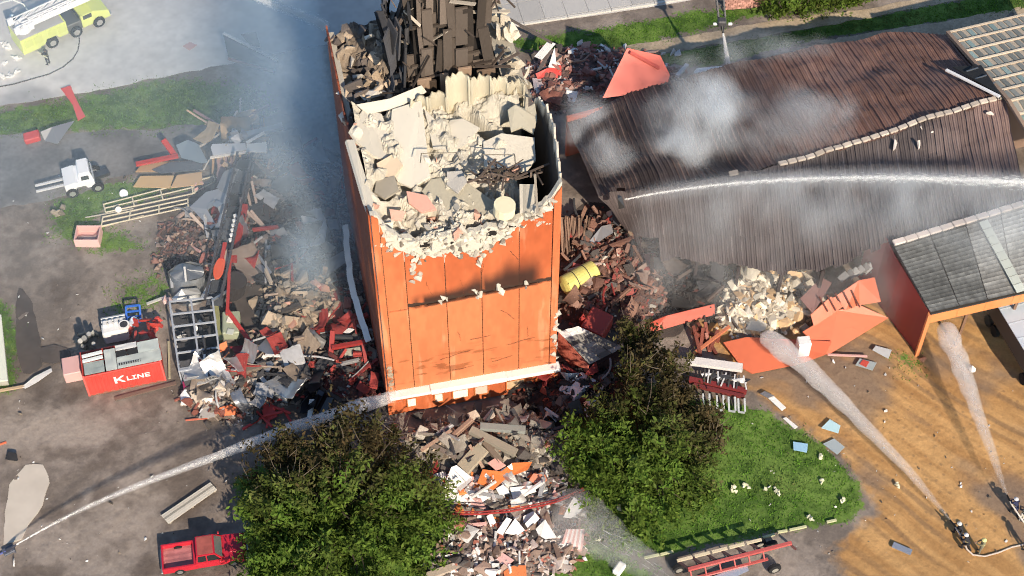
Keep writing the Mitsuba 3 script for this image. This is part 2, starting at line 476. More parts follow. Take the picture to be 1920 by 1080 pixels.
def orange_colour(p, n, uv):
    s = (p.x - float(TO[0])) * float(TU[0]) + (p.y - float(TO[1])) * float(TU[1])
    t = (p.x - float(TO[0])) * float(TB[0]) + (p.y - float(TO[1])) * float(TB[1])
    h = s * 1.3 + t
    a = fbm(h * .5, p.z * .16, 0, 4)
    b = fbm(h * 2.2 + 9, p.z * 1.1, 0, 3)
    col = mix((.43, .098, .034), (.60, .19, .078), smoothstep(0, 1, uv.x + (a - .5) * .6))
    col = mix(col, (.70, .36, .2), smoothstep(.62, .78, fbm(h * 1.3 + 30, p.z * .22, 0, 4)) * .4)
    col = mix(col, (.20, .06, .02), smoothstep(.6, .72, fbm(h * .6 + 13, p.z * 2.6, 0, 4)) * smoothstep(7.5, 5.5, p.z) * smoothstep(2.8, 4.5, p.z) * .6)
    # soot that rose out of the open ledge
    front = smoothstep(.5, .0, t)
    up = p.z - (12.1 + .05 * s)
    reach = 1.35 + 3.4 * smoothstep(4.6, 9.4, s) * (.35 + .9 * noise(s * 1.7 + 2, 0, 0))
    on = smoothstep(reach, reach * .25, up) * smoothstep(-.4, .0, up) * smoothstep(2.0, 2.6, s) * smoothstep(11.6, 10.4, s)
    on = on * smoothstep(.05, .4, noise(s * 2.1 + 5, p.z * .4, 0) * .8 + smoothstep(5, 8.5, s) * .35)
    col = mix(col, (.022, .016, .014), front * on * .93)
    # shade of the left flank, broken up by noise, painted into its colour
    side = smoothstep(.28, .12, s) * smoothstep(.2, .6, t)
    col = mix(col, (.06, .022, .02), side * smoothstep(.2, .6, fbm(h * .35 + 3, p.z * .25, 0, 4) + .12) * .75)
    return col * (.86 + .28 * b)


scene['orange_siding'] = two({'type': 'principled', 'base_color': mikit.proc(orange_colour), 'roughness': .62, 'specular': .35})
CREAM, OLIVE, TAN = np.array([.55, .51, .43]), np.array([.38, .35, .275]), np.array([.5, .4, .29])
CHAR = np.array([.03, .026, .024])
tower = thing('grain_elevator', 'tall burnt orange grain elevator with its top blown open', 'grain elevator')


def put_t(name, local, bsdf='matte', label=None, kind=None, smooth=False, parent=tower, uv=None):
    """local: an MB filled in tower coordinates."""
    v, f, c = local.mesh()
    return put(name, (v @ TM.T + TO, f, c), bsdf, label, kind=kind, parent=parent, smooth=smooth, uv=uv)


r = rng_of(21)


def jag(x, seed, amp=.5, f=1.1):
    return (vfbm(np.asarray(x, float) * f, np.zeros_like(np.asarray(x, float)) + seed, 4, seed) - .5) * 2 * amp


RIM = np.array([[0, 22.3], [.45, 22.0], [1.0, 20.3], [2.2, 19.2], [3.5, 18.9], [5, 18.7], [7, 18.9], [9, 19.2], [10.6, 20.0], [11.6, 20.8], [12.38, 22.3]])
SKIN = np.array([[0, 22.2], [.45, 21.8], [.9, 18.9], [2.0, 17.7], [3.4, 17.2], [5.2, 16.9], [7.0, 16.9], [8.4, 17.4], [9.6, 19.0], [10.6, 19.6], [11.7, 20.6], [12.38, 22.2]])


def rim_z(s):
    return np.interp(s, RIM[:, 0], RIM[:, 1])


def skin_z(s):
    return np.interp(s, SKIN[:, 0], SKIN[:, 1])


# concrete core of the front wall, with its broken rim
ss = np.linspace(0, TW, 90)
top = rim_z(ss) + jag(ss, 3, .45, 2.2)
w = MB()
prof = [(ss[0], .2)] + [(a, b) for a, b in zip(ss, top)] + [(ss[-1], .2)]
w.prism(prof, .0, .4, CREAM)
w2_ = MB()
xs = np.linspace(.02, TW - .02, 40)
w2_.prism([(xs[0], 2.5)] + list(zip(xs, skin_z(xs) - .75)) + [(xs[-1], 2.5)], -.0035, -.0008, (.05, .03, .022))
put_t('joint_backing', w2_, 'matte')
put_t('front_core', w, 'matte', 'broken cream concrete of the front wall')
# orange sheets on the front: four columns and two corner strips, an upper and a lower row
cuts = [.0, .5, 1.92, 4.56, 7.0, 9.6, 11.85, TW]
for i in range(7):
    a, b = cuts[i] + .025, cuts[i + 1] - .025
    xs = np.linspace(a, b, 26)
    hi = skin_z(xs) + jag(xs + 5, 7, .5, 2.6) * (1 if 0 < i < 6 else .3)
    corner = i in (0, 6)
    led = 12.1 + .05 * (a - 2)
    rows = [(2.75, None, 0)] if corner else [(2.75, led, 0), (led + (.34 if 1 < i < 6 else .02), None, 1)]
    for zb, zt, up in rows:
        q = MB()
        if zt is None:
            tops = list(zip(xs, hi))
        else:
            tops = [(x, zt + float(jag(x, 4, .12, 3))) for x in xs]
        proud = .10 if not up else .03
        if corner:
            proud = .13
        lows = [(x, zb + (float(jag(x, 29, .22, 3)) if up and 1 < i < 6 else 0)) for x in xs[::-1]]
        q.prism(lows[::-1][:1] + tops + lows[:-1], -proud, -.004, (.6, .2, .05))
        tone = .72 + r.uniform(-.08, .08) if not up else .36 + r.uniform(-.1, .12)
        if corner:
            tone = .6
        if 1 < i < 6 and not up:
            tone += .12
        if i == 1 and up:
            tone += .25
        put_t('front_panel', q, 'orange_siding', uv=np.tile([tone, 0.0], (q.n, 1)))
# cracks and scuffs on the sheets
for s0, z0, L_, a_ in ((3.3, 14.6, 1.6, 1.35), (5.6, 14.2, 2.2, 1.5), (7.1, 16.2, 1.8, 1.65), (9.0, 16.4, 1.2, 1.1), (8.3, 10.2, 1.7, -.9), (3.9, 5.6, 2.4, .18), (8.7, 6.0, 2.2, .16), (6.1, 7.4, 1.4, .1), (5.2, 8.6, 1.1, 1.5), (10.2, 7.8, 1.3, 1.5), (7.6, 4.3, 1.6, .2), (4.7, 4.1, 1.9, .12)):
    q = MB()
    p_ = np.array([s0, -.112 if z0 < 12 else -.045, z0])
    for k in range(6):
        n_ = p_ + np.array([math.cos(a_) * L_ / 6, 0, -abs(math.sin(a_)) * L_ / 6 if a_ > .5 else math.sin(a_) * L_ / 6]) + np.array([r.normal(0, .05), 0, r.normal(0, .04)])
        q.bar(p_, n_, .012, r.uniform(.02, .07), (.16, .055, .03))
        p_ = n_
    put_t('crack', q)
# ledge lip and torn sheet edge above the soot
q = MB()
xs = np.linspace(2.4, 10.9, 40)
for a, b in zip(xs[:-1], xs[1:]):
    q.box([(a + b) / 2, -.13, 12.07 + .05 * (a - 2) + r.uniform(-.05, .05)], (b - a + .01, .1, .1 + r.uniform(0, .1)), (.62, .2, .05), rot(math.pi / 2, r.uniform(-.1, .1)))
put_t('ledge', q, 'orange_siding', uv=np.tile([.8, 0.0], (q.n, 1)))
# cream lumps where the skin has gone, hanging down in two runs
for s0, z0, z1, k in ((2.6, 17.5, 15.0, 9), (7.0, 17.4, 15.6, 7), (8.2, 12.9, 12.3, 2), (6.7, 12.9, 12.2, 4), (4.4, 12.7, 12.2, 3), (9.9, 12.9, 12.4, 2)):
    for j in range(k):
        q = MB().chunk([s0 + r.uniform(-.3, .3), -.1, z0 + (z1 - z0) * j / max(1, k - 1)], (r.uniform(.4, .7), .3, r.uniform(.4, .7)), CREAM * r.uniform(.75, 1.1), r)
        put_t('front_lump', q)
# bare, crumbling concrete between the sheets and the rim
for _ in range(120):
    s = r.uniform(.7, 11.9)
    z0, z1 = float(skin_z(s)), float(rim_z(s))
    z = r.uniform(z0 - .35, z1 + .1)
    sz = r.uniform(.2, .75)
    q = MB().chunk([s, -.02 - r.uniform(0, .1), z], (sz, .3, sz * r.uniform(.5, 1.1)), CREAM * r.uniform(.7, 1.12) if r.uniform() < .85 else np.array([.2, .17, .14]), r)
    put_t('front_lump', q)
for s, wd, hh_ in ((3.35, .75, .5), (6.5, .6, .5), (7.75, .75, .55), (9.05, .7, .45), (5.1, .4, .3)):
    q = MB().chunk([s, -.01, float(skin_z(s)) * .25 + float(rim_z(s)) * .75], (wd, .22, hh_), (.018, .016, .015), r, np.eye(3))  # solid near-black pieces stand for the shade in hollows
    put_t('black_hollow', q, 'matte', 'black piece painted as a hollow in the broken rim')
# side walls: panels with jagged tops. Left: its shade put in as a deeper tone
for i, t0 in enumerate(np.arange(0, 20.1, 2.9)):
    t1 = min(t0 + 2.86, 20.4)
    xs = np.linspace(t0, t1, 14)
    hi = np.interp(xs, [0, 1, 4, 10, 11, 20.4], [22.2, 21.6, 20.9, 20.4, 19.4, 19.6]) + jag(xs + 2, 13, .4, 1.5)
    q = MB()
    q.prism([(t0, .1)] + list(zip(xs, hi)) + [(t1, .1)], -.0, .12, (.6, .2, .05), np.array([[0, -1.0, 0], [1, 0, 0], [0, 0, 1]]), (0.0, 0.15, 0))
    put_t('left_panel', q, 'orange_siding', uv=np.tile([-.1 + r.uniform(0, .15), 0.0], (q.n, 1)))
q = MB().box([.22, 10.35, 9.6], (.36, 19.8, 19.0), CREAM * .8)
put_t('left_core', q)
for i, t0 in enumerate(np.arange(.5, 20.1, 2.9)):
    t1 = min(t0 + 2.86, 20.4)
    xs = np.linspace(t0, t1, 14)
    lean = np.interp(xs, [0, 3, 6, 8.5, 9.5, 20], [0, .35, .75, .4, .0, .0])
    hi = np.interp(xs, [0, 1, 3, 8, 8.8, 9.6, 20.4], [22.0, 22.4, 22.6, 22.0, 21.2, 17.5, 17.5]) + jag(xs + 2, 17, 1.0, 1.8)
    P_ = np.array([[[TW + .02 + l * (z / 22) ** 3, x, z] for z in np.concatenate([np.linspace(.1, h - 3.2, 3), np.linspace(h - 2.6, h, 6)])] for x, l, h in zip(xs, lean, hi)])
    zz = np.linspace(0, 1, 9)[None, :, None]
    soot_shade = np.clip((zz - .80) * 9 + (vfbm(xs * 1.5, xs * 0, 3, 23)[:, None, None] - .5) * 2, 0, 1)  # below the pale top, char and gap shade painted near-black
    q = MB().grid(P_, CREAM * .95 * soot_shade + np.array([.05, .045, .042]) * (1 - soot_shade), .14)
    put_t('right_panel', q, 'matte', label='inner face of the right wall, painted dark below its pale top' if i == 0 else None)
    q = MB().grid(P_ + [.02, 0, 0], (.6, .2, .05))
    put_t('right_siding', q, 'orange_siding', uv=np.tile([.3, 0.0], (q.n, 1)))
q = MB().box([TW * .5 + .5, 20.3, 8.5], (TW - .2, .3, 17), CREAM * .6)
put_t('back_wall', q)
# white trim and the plinth with its small windows
q = MB()
for a, b, h in ((.0, 3.0, .28), (3.0, 8.6, .5), (8.6, 12.6, .36)):
    q.box([(a + b) / 2, -.35, 2.55], (b - a - .01, .75, h), (.78, .76, .72), bevel=.04)
put_t('sill_band', q, 'paint', 'white band along the foot of the front')
q = MB().box([TW / 2, -.05, 1.25], (TW + .3, .5, 2.34), (.6, .2, .05))
put_t('plinth', q, 'orange_siding', uv=np.tile([.35, 0.0], (q.n, 1)))
for s, wd, c in ((1.6, .6, (.75, .72, .68)), (3.6, .55, (.7, .68, .63)), (5.2, 1.1, (.78, .75, .7)), (6.75, .9, (.62, .5, .42)), (9.3, 1.3, (.55, .4, .25))):
    q = MB().box([s, -.34, 1.35], (wd, .08, 1.0), np.array(c))
    k = put_t('window', q, 'paint')
    fr = MB()
    for dx, dz, sx, sz in ((0, .53, wd + .16, .08), (0, -.53, wd + .16, .08), (-wd / 2 - .04, 0, .08, 1.0), (wd / 2 + .04, 0, .08, 1.0)):
        fr.box([s + dx, -.36, 1.35 + dz], (sx, .14, sz), (.5, .16, .05))
    v, f, c = fr.mesh()
    put('frame', (v @ TM.T + TO, f, c), 'paint', parent=k)
# damage at the two front corners, torn white strip along the left foot
for i in range(14):
    q = MB().chunk([TW - .1 + r.uniform(-.15, .15), -.1 + r.uniform(-.1, .2), 3.2 + i * .42], (.4, .5, .55), CREAM * r.uniform(.7, 1.1), r)
    put_t('corner_lump', q)
for i in range(7):
    q = MB().chunk([.25, -.1, 3.3 + i * .4], (.45, .35, .5), TAN * r.uniform(.4, .8), r)
    put_t('corner_lump', q)
xs = np.linspace(4.6, 16, 30)
P_ = np.array([[[-.45 - .4 * math.sin((x - 4.6) / 11.4 * math.pi) + float(jag(x, 5, .1, 1)) - k * .45, x, 2.9 - .15 * k + float(jag(x, 8, .2, 2))] for k in (0, 1)] for x in xs])
put_t('torn_strip', MB().grid(P_, (.72, .70, .68), .06), 'paint', 'long torn white strip peeling from the left wall')

# --- what fell inside the open top
sg_, tg_ = np.meshgrid(np.linspace(.42, 11.7, 110), np.linspace(.35, 10.9, 104), indexing='ij')


def floor_z(s, t):
    z = 17.95 + .16 * t + .75 * np.exp(-t / .8) + 1.7 * np.exp(-s / .9) * np.clip(t / 2, 0, 1)
    z = np.minimum(z, rim_z(s) - .1 + t * .7)
    z = z + (vfbm(s * .8, t * .8, 4, 31) - .5) * 2.3
    v = vnoise(s * 1.7 + 3, t * 1.7, 44)
    z = z + np.floor(v * 4) * .22
    gap = np.clip((s - 10.3) / .25, 0, 1) * np.clip((9.2 - t) / .6, 0, 1) * np.clip((t - 1.2) / .8, 0, 1)
    z = z - gap * 9
    cut = np.exp(-(((s - 8.9) * .8 + (t - 8.2) * .6) / .35) ** 2) * np.exp(-(((t - 8.2) * .8 - (s - 8.9) * .6) / 1.5) ** 2)
    z = z - cut * 4
    for a, b, rr in ((2.9, .9, .45), (6.6, .6, .5), (8.0, .6, .5), (9.2, .7, .5), (1.2, 4.2, .6), (1.7, 6.4, .5), (5.0, 4.4, .45), (7.4, 3.6, .5), (3.6, 7.6, .4), (9.3, 5.2, .5), (4.2, 2.2, .4)):
        z = z - 2.2 * np.exp(-(((s - a) ** 2 + (t - b) ** 2) / rr ** 2) ** 1.5)
    return z


zg = floor_z(sg_, tg_)
cc = CREAM * (.75 + .4 * vfbm(sg_ * 1.2, tg_ * 1.2, 4, 51))[..., None]
mixo = np.clip((vfbm(sg_ * .5, tg_ * .5, 3, 61) - .45) * 5, 0, 1)[..., None]
cc = cc * (1 - mixo * .45) + OLIVE * mixo * .45
put_t('collapsed_floor', MB().grid(np.stack([sg_, tg_, zg], -1), cc), 'matte', 'heaped cream concrete inside the open top', kind='stuff')
# tall fluted bins at the back of the opening: half cylinders side by side
for i, (s0, wd, zt) in enumerate(((4.9, 1.3, 20.9), (6.2, 1.3, 21.0), (7.6, 1.7, 22.4), (9.2, 1.5, 22.0), (10.5, 1.2, 21.6), (11.6, 1.3, 21.2))):
    ang = np.linspace(0, math.pi, 13)
    zs = np.linspace(17.0, 1, 8)
    P_ = np.zeros((13, 9, 3))
    for a_i, a in enumerate(ang):
        zt_ = zt + float(jag(a_i * .4 + i * 3, 19, .45, 2))
        for k in range(9):
            z = 17.0 + (zt_ - 17.0) * k / 8
            P_[a_i, k] = [s0 - wd / 2 * math.cos(a), 10.3 + wd * .42 * math.sin(a) + .05 * math.sin(z * 3 + i), z]
    q = MB().grid(P_, OLIVE * r.uniform(.95, 1.25) + np.array([.05, .04, .02]), -.16)
    put_t('bin_wall', q, 'matte', smooth=True)
# the sloping pieces of the bins, each with its own outline: (photo outline, heights)
SL = [([(655, 245), (682, 203), (716, 214), (742, 288), (735, 302), (700, 292), (668, 264)], [21.5, 20.9, 20.7, 20.2, 20.1, 20.6, 21.2], CREAM * 1.05),
      ([(668, 196), (730, 185), (790, 160), (800, 172), (750, 200), (690, 214)], [21.2, 21.2, 21.4, 21.1, 20.8, 20.8], CREAM * 1.1),
      ([(735, 205), (790, 188), (806, 330), (772, 352), (745, 340), (728, 300)], [20.9, 21.2, 20.0, 19.7, 19.8, 20.1], CREAM * 1.15),
      ([(796, 205), (832, 240), (845, 225), (868, 222), (900, 240), (872, 272), (850, 282), (812, 278)], [20.9, 20.4, 20.5, 20.6, 20.4, 20.0, 19.9, 20.1], CREAM * .95),
      ([(906, 266), (940, 250), (1002, 258), (1004, 300), (985, 322), (908, 312)], [20.3, 20.6, 20.7, 20.2, 19.9, 19.9], CREAM * 1.1),
      ([(952, 206), (966, 196), (984, 204), (1003, 194), (1007, 222), (1000, 250), (978, 238), (958, 246)], [21.3, 21.6, 21.3, 21.5, 21.2, 20.9, 21.0, 20.8], OLIVE * 1.2),
      ([(808, 336), (858, 330), (930, 380), (922, 402), (840, 398), (790, 360)], [19.7, 19.8, 19.4, 19.2, 19.2, 19.5], OLIVE * 1.05),
      ([(838, 322), (866, 320), (876, 340), (858, 362), (838, 346)], [20.3, 20.3, 20.1, 19.9, 20.0], np.array([.4, .38, .35])),
      ([(706, 306), (738, 288), (756, 310), (738, 334), (712, 328)], [20.6, 20.6, 20.4, 20.2, 20.3], TAN * 1.2),
      ([(762, 358), (800, 366), (818, 392), (790, 398), (766, 380)], [20.0, 20.0, 19.8, 19.7, 19.8], np.array([.66, .36, .28])),
      ([(730, 392), (760, 396), (752, 414), (734, 412)], [19.9, 19.9, 19.6, 19.6], np.array([.64, .38, .3])),
      ([(650, 262), (664, 262), (700, 378), (694, 405), (682, 372)], [21.5, 21.4, 21.2, 21.6, 21.9], CREAM * 1.1),
      ([(706, 336), (740, 330), (748, 356), (722, 372), (702, 360)], [20.3, 20.3, 20.1, 20.1, 20.2], np.array([.3, .27, .22]))]
for px, hz, col in SL:
    q = MB().slab([at(x, y, z - .45) for (x, y), z in zip(px, hz)], .22, col)
    put('fallen_slab', q, 'matte', parent=tower)
# broken pieces along the front lip and the left rim, by hand-size classes
k = 0
for _ in range(230):
    if r.uniform() < .62:
        s, t = r.uniform(.3, 11.2), abs(r.normal(0, .9)) + .05
    elif r.uniform() < .5:
        s, t = abs(r.normal(0, .6)) + .2, r.uniform(0, 10)
    else:
        s, t = r.uniform(4.5, 10), r.normal(4.2, .9)
    z = float(floor_z(np.array(s), np.array(max(t, .35))))
    sz = r.choice([.35, .5, .7, .95], p=[.35, .35, .2, .1])
    col = CREAM * r.uniform(.8, 1.2) if r.uniform() < .85 else np.array([.62, .36, .27]) * r.uniform(.8, 1.1)
    q = MB().chunk([s, t, z + sz * .12], (sz * r.uniform(.8, 1.5), sz, sz * r.uniform(.4, .8)), col, r)
    put_t('broken_piece', q)
# crumbled cream lumps on the lip itself
q = MB()
for _ in range(900):
    s = r.uniform(.1, 11.6)
    t = abs(r.normal(0, .7))
    z = float(floor_z(np.array(max(s, .42)), np.array(max(t, .35))))
    sz = r.uniform(.12, .32)
    q.chunk([s, t, z + .1], (sz, sz, sz), CREAM * r.uniform(.75, 1.2), r)
put_t('crumbs', q, 'matte', kind='stuff')
# reinforcing mesh frame and pipes lying across the opening
q = MB()
for a, b in (((790, 288), (855, 286)), ((855, 286), (862, 300)), ((790, 288), (788, 305)), ((905, 290), (965, 290)), ((965, 290), (966, 306))):
    q.tube([at(*a, 20.9), at(*b, 20.9)], .035, (.3, .26, .2), 6)
put('bent_pipe', q, 'metal', parent=tower)
for i in range(34):
    a = at(r.uniform(900, 1010), r.uniform(312, 345), 20.6 + r.uniform(-.2, .5))
    d = rand_rot(r)[:, 0] * r.uniform(.5, 1.4)
    d[2] *= .4
    q = MB().bar(a - d, a + d, r.uniform(.06, .16), r.uniform(.04, .1), np.array([.10, .075, .06]) * r.uniform(.5, 1.6))
    put('twisted_steel', q, 'matte', parent=tower)
q = MB().bar(at(1003, 328, 21.0), at(1008, 402, 21.0), .16, .12, (.42, .36, .28))
put('standing_post', q, 'matte', parent=tower)
for i, (x, c) in enumerate(((978, .55), (990, .4), (998, .5), (984, .28))):
    q = MB().slab([at(x - 4, 345, 20.6), at(x + 4, 345, 20.6), at(x + 5, 398, 19.9), at(x - 3, 400, 19.9)], .14, CREAM * (c + .3))
    put('bin_plate', q, 'matte', parent=tower)
ang = np.linspace(0, 2 * math.pi, 15)[:-1]
c0 = at(945, 388, 20.2)
q = MB().tube([c0 + [0, 0, -.5], c0 + [.05, -.03, .25]], [.72, .72], (.72, .66, .46), 14)
put('round_hopper', q, 'matte', 'pale round hopper near the front right of the opening', parent=tower)

# --- rear part: rubble roof left, charred headhouse frame, crumpled right rim
s2, t2 = np.meshgrid(np.linspace(.25, 6.2, 70), np.linspace(10.9, 20.4, 100), indexing='ij')
z2 = 19.0 + (vfbm(s2 * .6, t2 * .6, 5, 71) - .5) * 2.6 + np.floor(vnoise(s2 * 1.5, t2 * 1.5, 72) * 4) * .2 - .6 * np.exp(-s2)
k2 = np.clip(vfbm(s2 * .5, t2 * .5, 4, 73) * 2 - .5, 0, 1)[..., None]
c2 = (np.array([.34, .27, .2]) * k2 + np.array([.10, .085, .075]) * (1 - k2)) * (.7 + .6 * vfbm(s2 * 3, t2 * 3, 3, 74))[..., None]
put_t('rear_rubble', MB().grid(np.stack([s2, t2, z2], -1), c2), 'matte', 'brown rubble heaped on the rear left part', kind='stuff')
for _ in range(150):
    s, t = r.uniform(.0, 5.4), r.uniform(10.9, 20)
    sz = r.uniform(.4, 1.1)
    tone = np.array([.42, .33, .24]) if r.uniform() < .6 else np.array([.13, .11, .1])
    if r.uniform() < .12:
        tone = np.array([.6, .56, .5])
    q = MB().chunk([s, t, 19.3 + (float(vfbm(np.array(s * .6), np.array(t * .6), 5, 71)) - .5) * 2.6 + r.uniform(-.1, .3)], (sz * 1.4, sz, sz * .5), tone * r.uniform(.6, 1.3), r)
    put_t('rear_chunk', q)
for _ in range(46):      # crumpled plates along the right rim
    t = r.uniform(10.6, 20.6)
    q = MB().chunk([TW - .5 + r.normal(0, .45) - (t - 11) * .0, t, 20.4 + r.uniform(-.7, .7)], (r.uniform(.7, 1.6), r.uniform(.6, 1.3), r.uniform(.12, .35)), np.array([.56, .5, .4]) * r.uniform(.6, 1.15), r)
    put_t('crumpled_rim', q)
q = MB().box([TW - .6, 15.5, 13.5], (1.5, 9.8, 13), CREAM * .7)
put_t('right_core', q)
hd = thing('headhouse_frame', 'charred dark timber headhouse standing behind the open top', 'headhouse')
q = MB().box([7.6, 16.2, 22.0], (4.9, 6.0, 18.0), CHAR * .7)
put_t('core', q, 'matte', parent=hd)
for row, (t0, n) in enumerate(((12.6, 10), (13.2, 9))):
    for i in range(n):
        s = 5.0 + 5.1 * (i + r.uniform(-.2, .2)) / (n - 1)
        zt = 31 + r.uniform(-1, 1)
        z = 16.5 + row * 2 + (r.uniform(0, 2) if r.uniform() < .5 else 0)
        wd = r.uniform(.28, .85)
        tone = np.array([.085, .068, .056]) * r.uniform(.3, 1.7)
        while z < zt:                      # each post is a few broken lengths, out of line
            z1 = z + r.uniform(2.2, 5.5)
            if r.uniform() < .86:
                q = MB().bar([s + r.normal(0, .06), t0 + r.normal(0, .1), z], [s + r.normal(0, .14), t0 + r.normal(0, .16), z1], wd, .16, tone * r.uniform(.7, 1.3), math.pi / 2 * 0)
                put_t('post', q, 'matte', parent=hd)
            z = z1 + r.uniform(0, .5)
for i in range(12):
    z = 19 + i * 1.0
    q = MB().bar([4.9, 12.9, z + r.uniform(-.4, .4)], [10.2, 12.9, z + r.uniform(-.4, .4)], .2, .2, np.array([.10, .08, .065]) * r.uniform(.5, 1.3))
    if i % 3 == 0:
        put_t('crossbeam', q, 'matte', parent=hd)
for s, wd, z0, z1, c in ((5.6, 1.0, 17.5, 21.2, 1.5), (7.0, .6, 17, 21.4, 1.9), (8.4, .95, 17, 21.8, 1.7), (9.9, 1.3, 17, 21.2, .9), (6.2, .5, 17, 21, .3), (7.75, .3, 17, 21.8, .3)):
    q = MB().box([s, 12.15, (z0 + z1) / 2], (wd, .2, z1 - z0), np.array([.17, .12, .085]) * c, rot(math.pi / 2, 0, r.uniform(-.05, .05)), .03)
    put_t('wall_board', q, 'matte', parent=hd)
for i in range(70):
    s, t, z = r.uniform(4.0, 11.6), r.uniform(11.8, 14.5), r.uniform(18, 30)
    d = rand_rot(r)[:, 0] * r.uniform(.5, 1.9)
    d[1] *= .35
    tone = np.array([.11, .085, .07]) * r.uniform(.3, 1.6) if r.uniform() < .8 else np.array([.5, .44, .36]) * r.uniform(.5, 1.1)
    q = MB().bar(np.array([s, t, z]) - d, np.array([s, t, z]) + d, r.uniform(.06, .3), r.uniform(.05, .12), tone)
    put_t('bent_member', q, 'matte', parent=hd)
for i in range(40):      # hanging sheets, left side; shade and smoke haze painted in as blue-black
    s, t, z = r.uniform(3.4, 5.0), r.uniform(12, 19), r.uniform(18.5, 29)
    q = MB().box([s, t, z], (r.uniform(.05, .2), r.uniform(.4, 1.3), r.uniform(1.5, 4.0)), np.array([.05, .05, .055]) * r.uniform(.4, 1.6), rand_rot(r) * .0 + rot(math.pi / 2 + r.normal(0, .3), r.normal(0, .18), r.normal(0, .2)))
    put_t('hanging_sheet', q, 'matte', parent=hd)


# ---------------------------------------------------------------- the burnt warehouse on the right and its front wing
r = rng_of(31)
RUST, DARKRUST, ASH = np.array([.205, .115, .092]), np.array([.082, .064, .062]), np.array([.145, .135, .138])
LD = np.array([.952, .305, 0])         # along the ridge
LP = np.array([.305, -.952, 0])        # down the near slope
far_e = np.array([at(1060, 213, 4.6), at(1180, 172, 5.2), at(1300, 142, 5.5), at(1500, 95, 5.6), at(1660, 65, 5.6), at(1772, 60, 5.6)])
ridge = np.array([at(1120, 365, 6.0), at(1240, 352, 7.6), at(1430, 322, 8.3), at(1560, 278, 8.5), at(1700, 238, 8.5), at(1884, 182, 8.5)])
near_e = np.array([at(1185, 420, 3.6), at(1225, 478, 4.0), at(1380, 500, 4.6), at(1525, 514, 5.0), at(1684, 452, 6.6), at(1925, 378, 6.9)])


def along(poly, u):
    L = np.concatenate([[0], np.cumsum(np.linalg.norm(np.diff(poly, axis=0), axis=1))])
    s = np.asarray(u) * L[-1]
    return np.stack([np.interp(s, L, poly[:, i]) for i in range(3)], -1)


wh = thing('warehouse', 'long warehouse with a sagging, fire rusted corrugated roof', 'warehouse')


def roof_point(u, b, slope):
    """slope 0 = far, 1 = near; b runs down the picture."""
    A, B = (along(far_e, u), along(ridge, u)) if slope == 0 else (along(ridge, u), along(near_e, u))
    p = A * (1 - b[..., None]) + B * b[..., None]
    x, y = p[..., 0], p[..., 1]
    sag = (vfbm(x * .22, y * .22, 3, 81) - .5) * 1.0 + (vfbm(x * .8, y * .8, 2, 82) - .5) * .25
    edge = np.clip(1.2 - u * 7, 0, 1)
    sag = sag * (1 + edge * 1.2) - edge * (.8 if slope == 0 else 1.4) * (.3 + b if slope == 1 else 1.2 - b)
    hole = np.exp(-(((u - .30) / .06) ** 2 + ((b - .75) / .2) ** 2)) * (1 if slope == 0 else 0)
    p = p.copy()
    p[..., 2] += sag - hole * 1.2
    return p


NP_ = 46
for slope in (0, 1):
    for i in range(NP_):
        for half in range(3):
            u = np.linspace(i / NP_, (i + 1) / NP_ + .0012, 13)
            b0, b1 = half / 3, (half + 1) / 3 + (.02 if half < 2 else r.uniform(-.02, .035))
            b = np.linspace(b0, b1, 9)
            if slope == 1 and i < 7 and half == 2 and r.uniform() < .7:
                continue
            if slope == 0 and i < 4 and half == 0 and r.uniform() < .3:
                continue
            U, Bv = np.meshgrid(u, b, indexing='ij')
            P_ = roof_point(U, Bv, slope)
            k = np.arange(13)
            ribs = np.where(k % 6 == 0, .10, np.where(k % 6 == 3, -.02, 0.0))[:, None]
            P_[..., 2] += ribs + (2 - half) * .012 + r.normal(0, .008)
            P_[..., 2] += np.linspace(r.normal(0, .018), r.normal(0, .018), 13)[:, None]
            fr = i / NP_
            heat = vfbm(U * 9, Bv * 3 + slope * 5, 4, 83)
            if slope == 0:
                w = np.clip((fr - .33) * 4, 0, 1)
                base = DARKRUST * (1 - w) + RUST * w
                base = base[None, None] * (1 - np.clip(heat - .5, 0, 1) * .8)[..., None] + ASH * (np.clip(heat - .5, 0, 1) * .8)[..., None]
            else:
                base = (DARKRUST * .8 + ASH * .3)[None, None] * np.ones(U.shape + (1,))
                w2 = np.clip((fr - .75) * 5, 0, 1) * (1 - Bv)
                base = base + (RUST * .7)[None, None] * w2[..., None]
            base = base * r.uniform(.9, 1.12) * (.7 + .6 * heat)[..., None]
            worn = (vnoise(U * 92, Bv * 3.5 + slope * 3 + half, 84) > (.46 if slope == 0 else .78))  # light rib dashes: wear plus painted sheen
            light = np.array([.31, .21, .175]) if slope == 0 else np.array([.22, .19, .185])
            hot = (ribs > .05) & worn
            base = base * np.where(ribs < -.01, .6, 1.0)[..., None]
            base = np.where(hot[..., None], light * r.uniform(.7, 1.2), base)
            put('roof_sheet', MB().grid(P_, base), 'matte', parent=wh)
for i in range(30):
    u0 = .30 + .70 * i / 30
    if i < 6 and r.uniform() < .5:
        continue
    a, b = along(ridge, u0 + .001), along(ridge, u0 + .0215)
    for p in (a, b):
        p[2] += (float(vfbm(p[0] * .22, p[1] * .22, 3, 81)) - .5) * 1.0 + .13
    q = MB().bar(a, b, .42, .2, np.array([.50, .43, .36]) * r.uniform(.7, 1.15), r.normal(0, .1), .05)
    put('ridge_cap', q, 'matte', parent=wh)
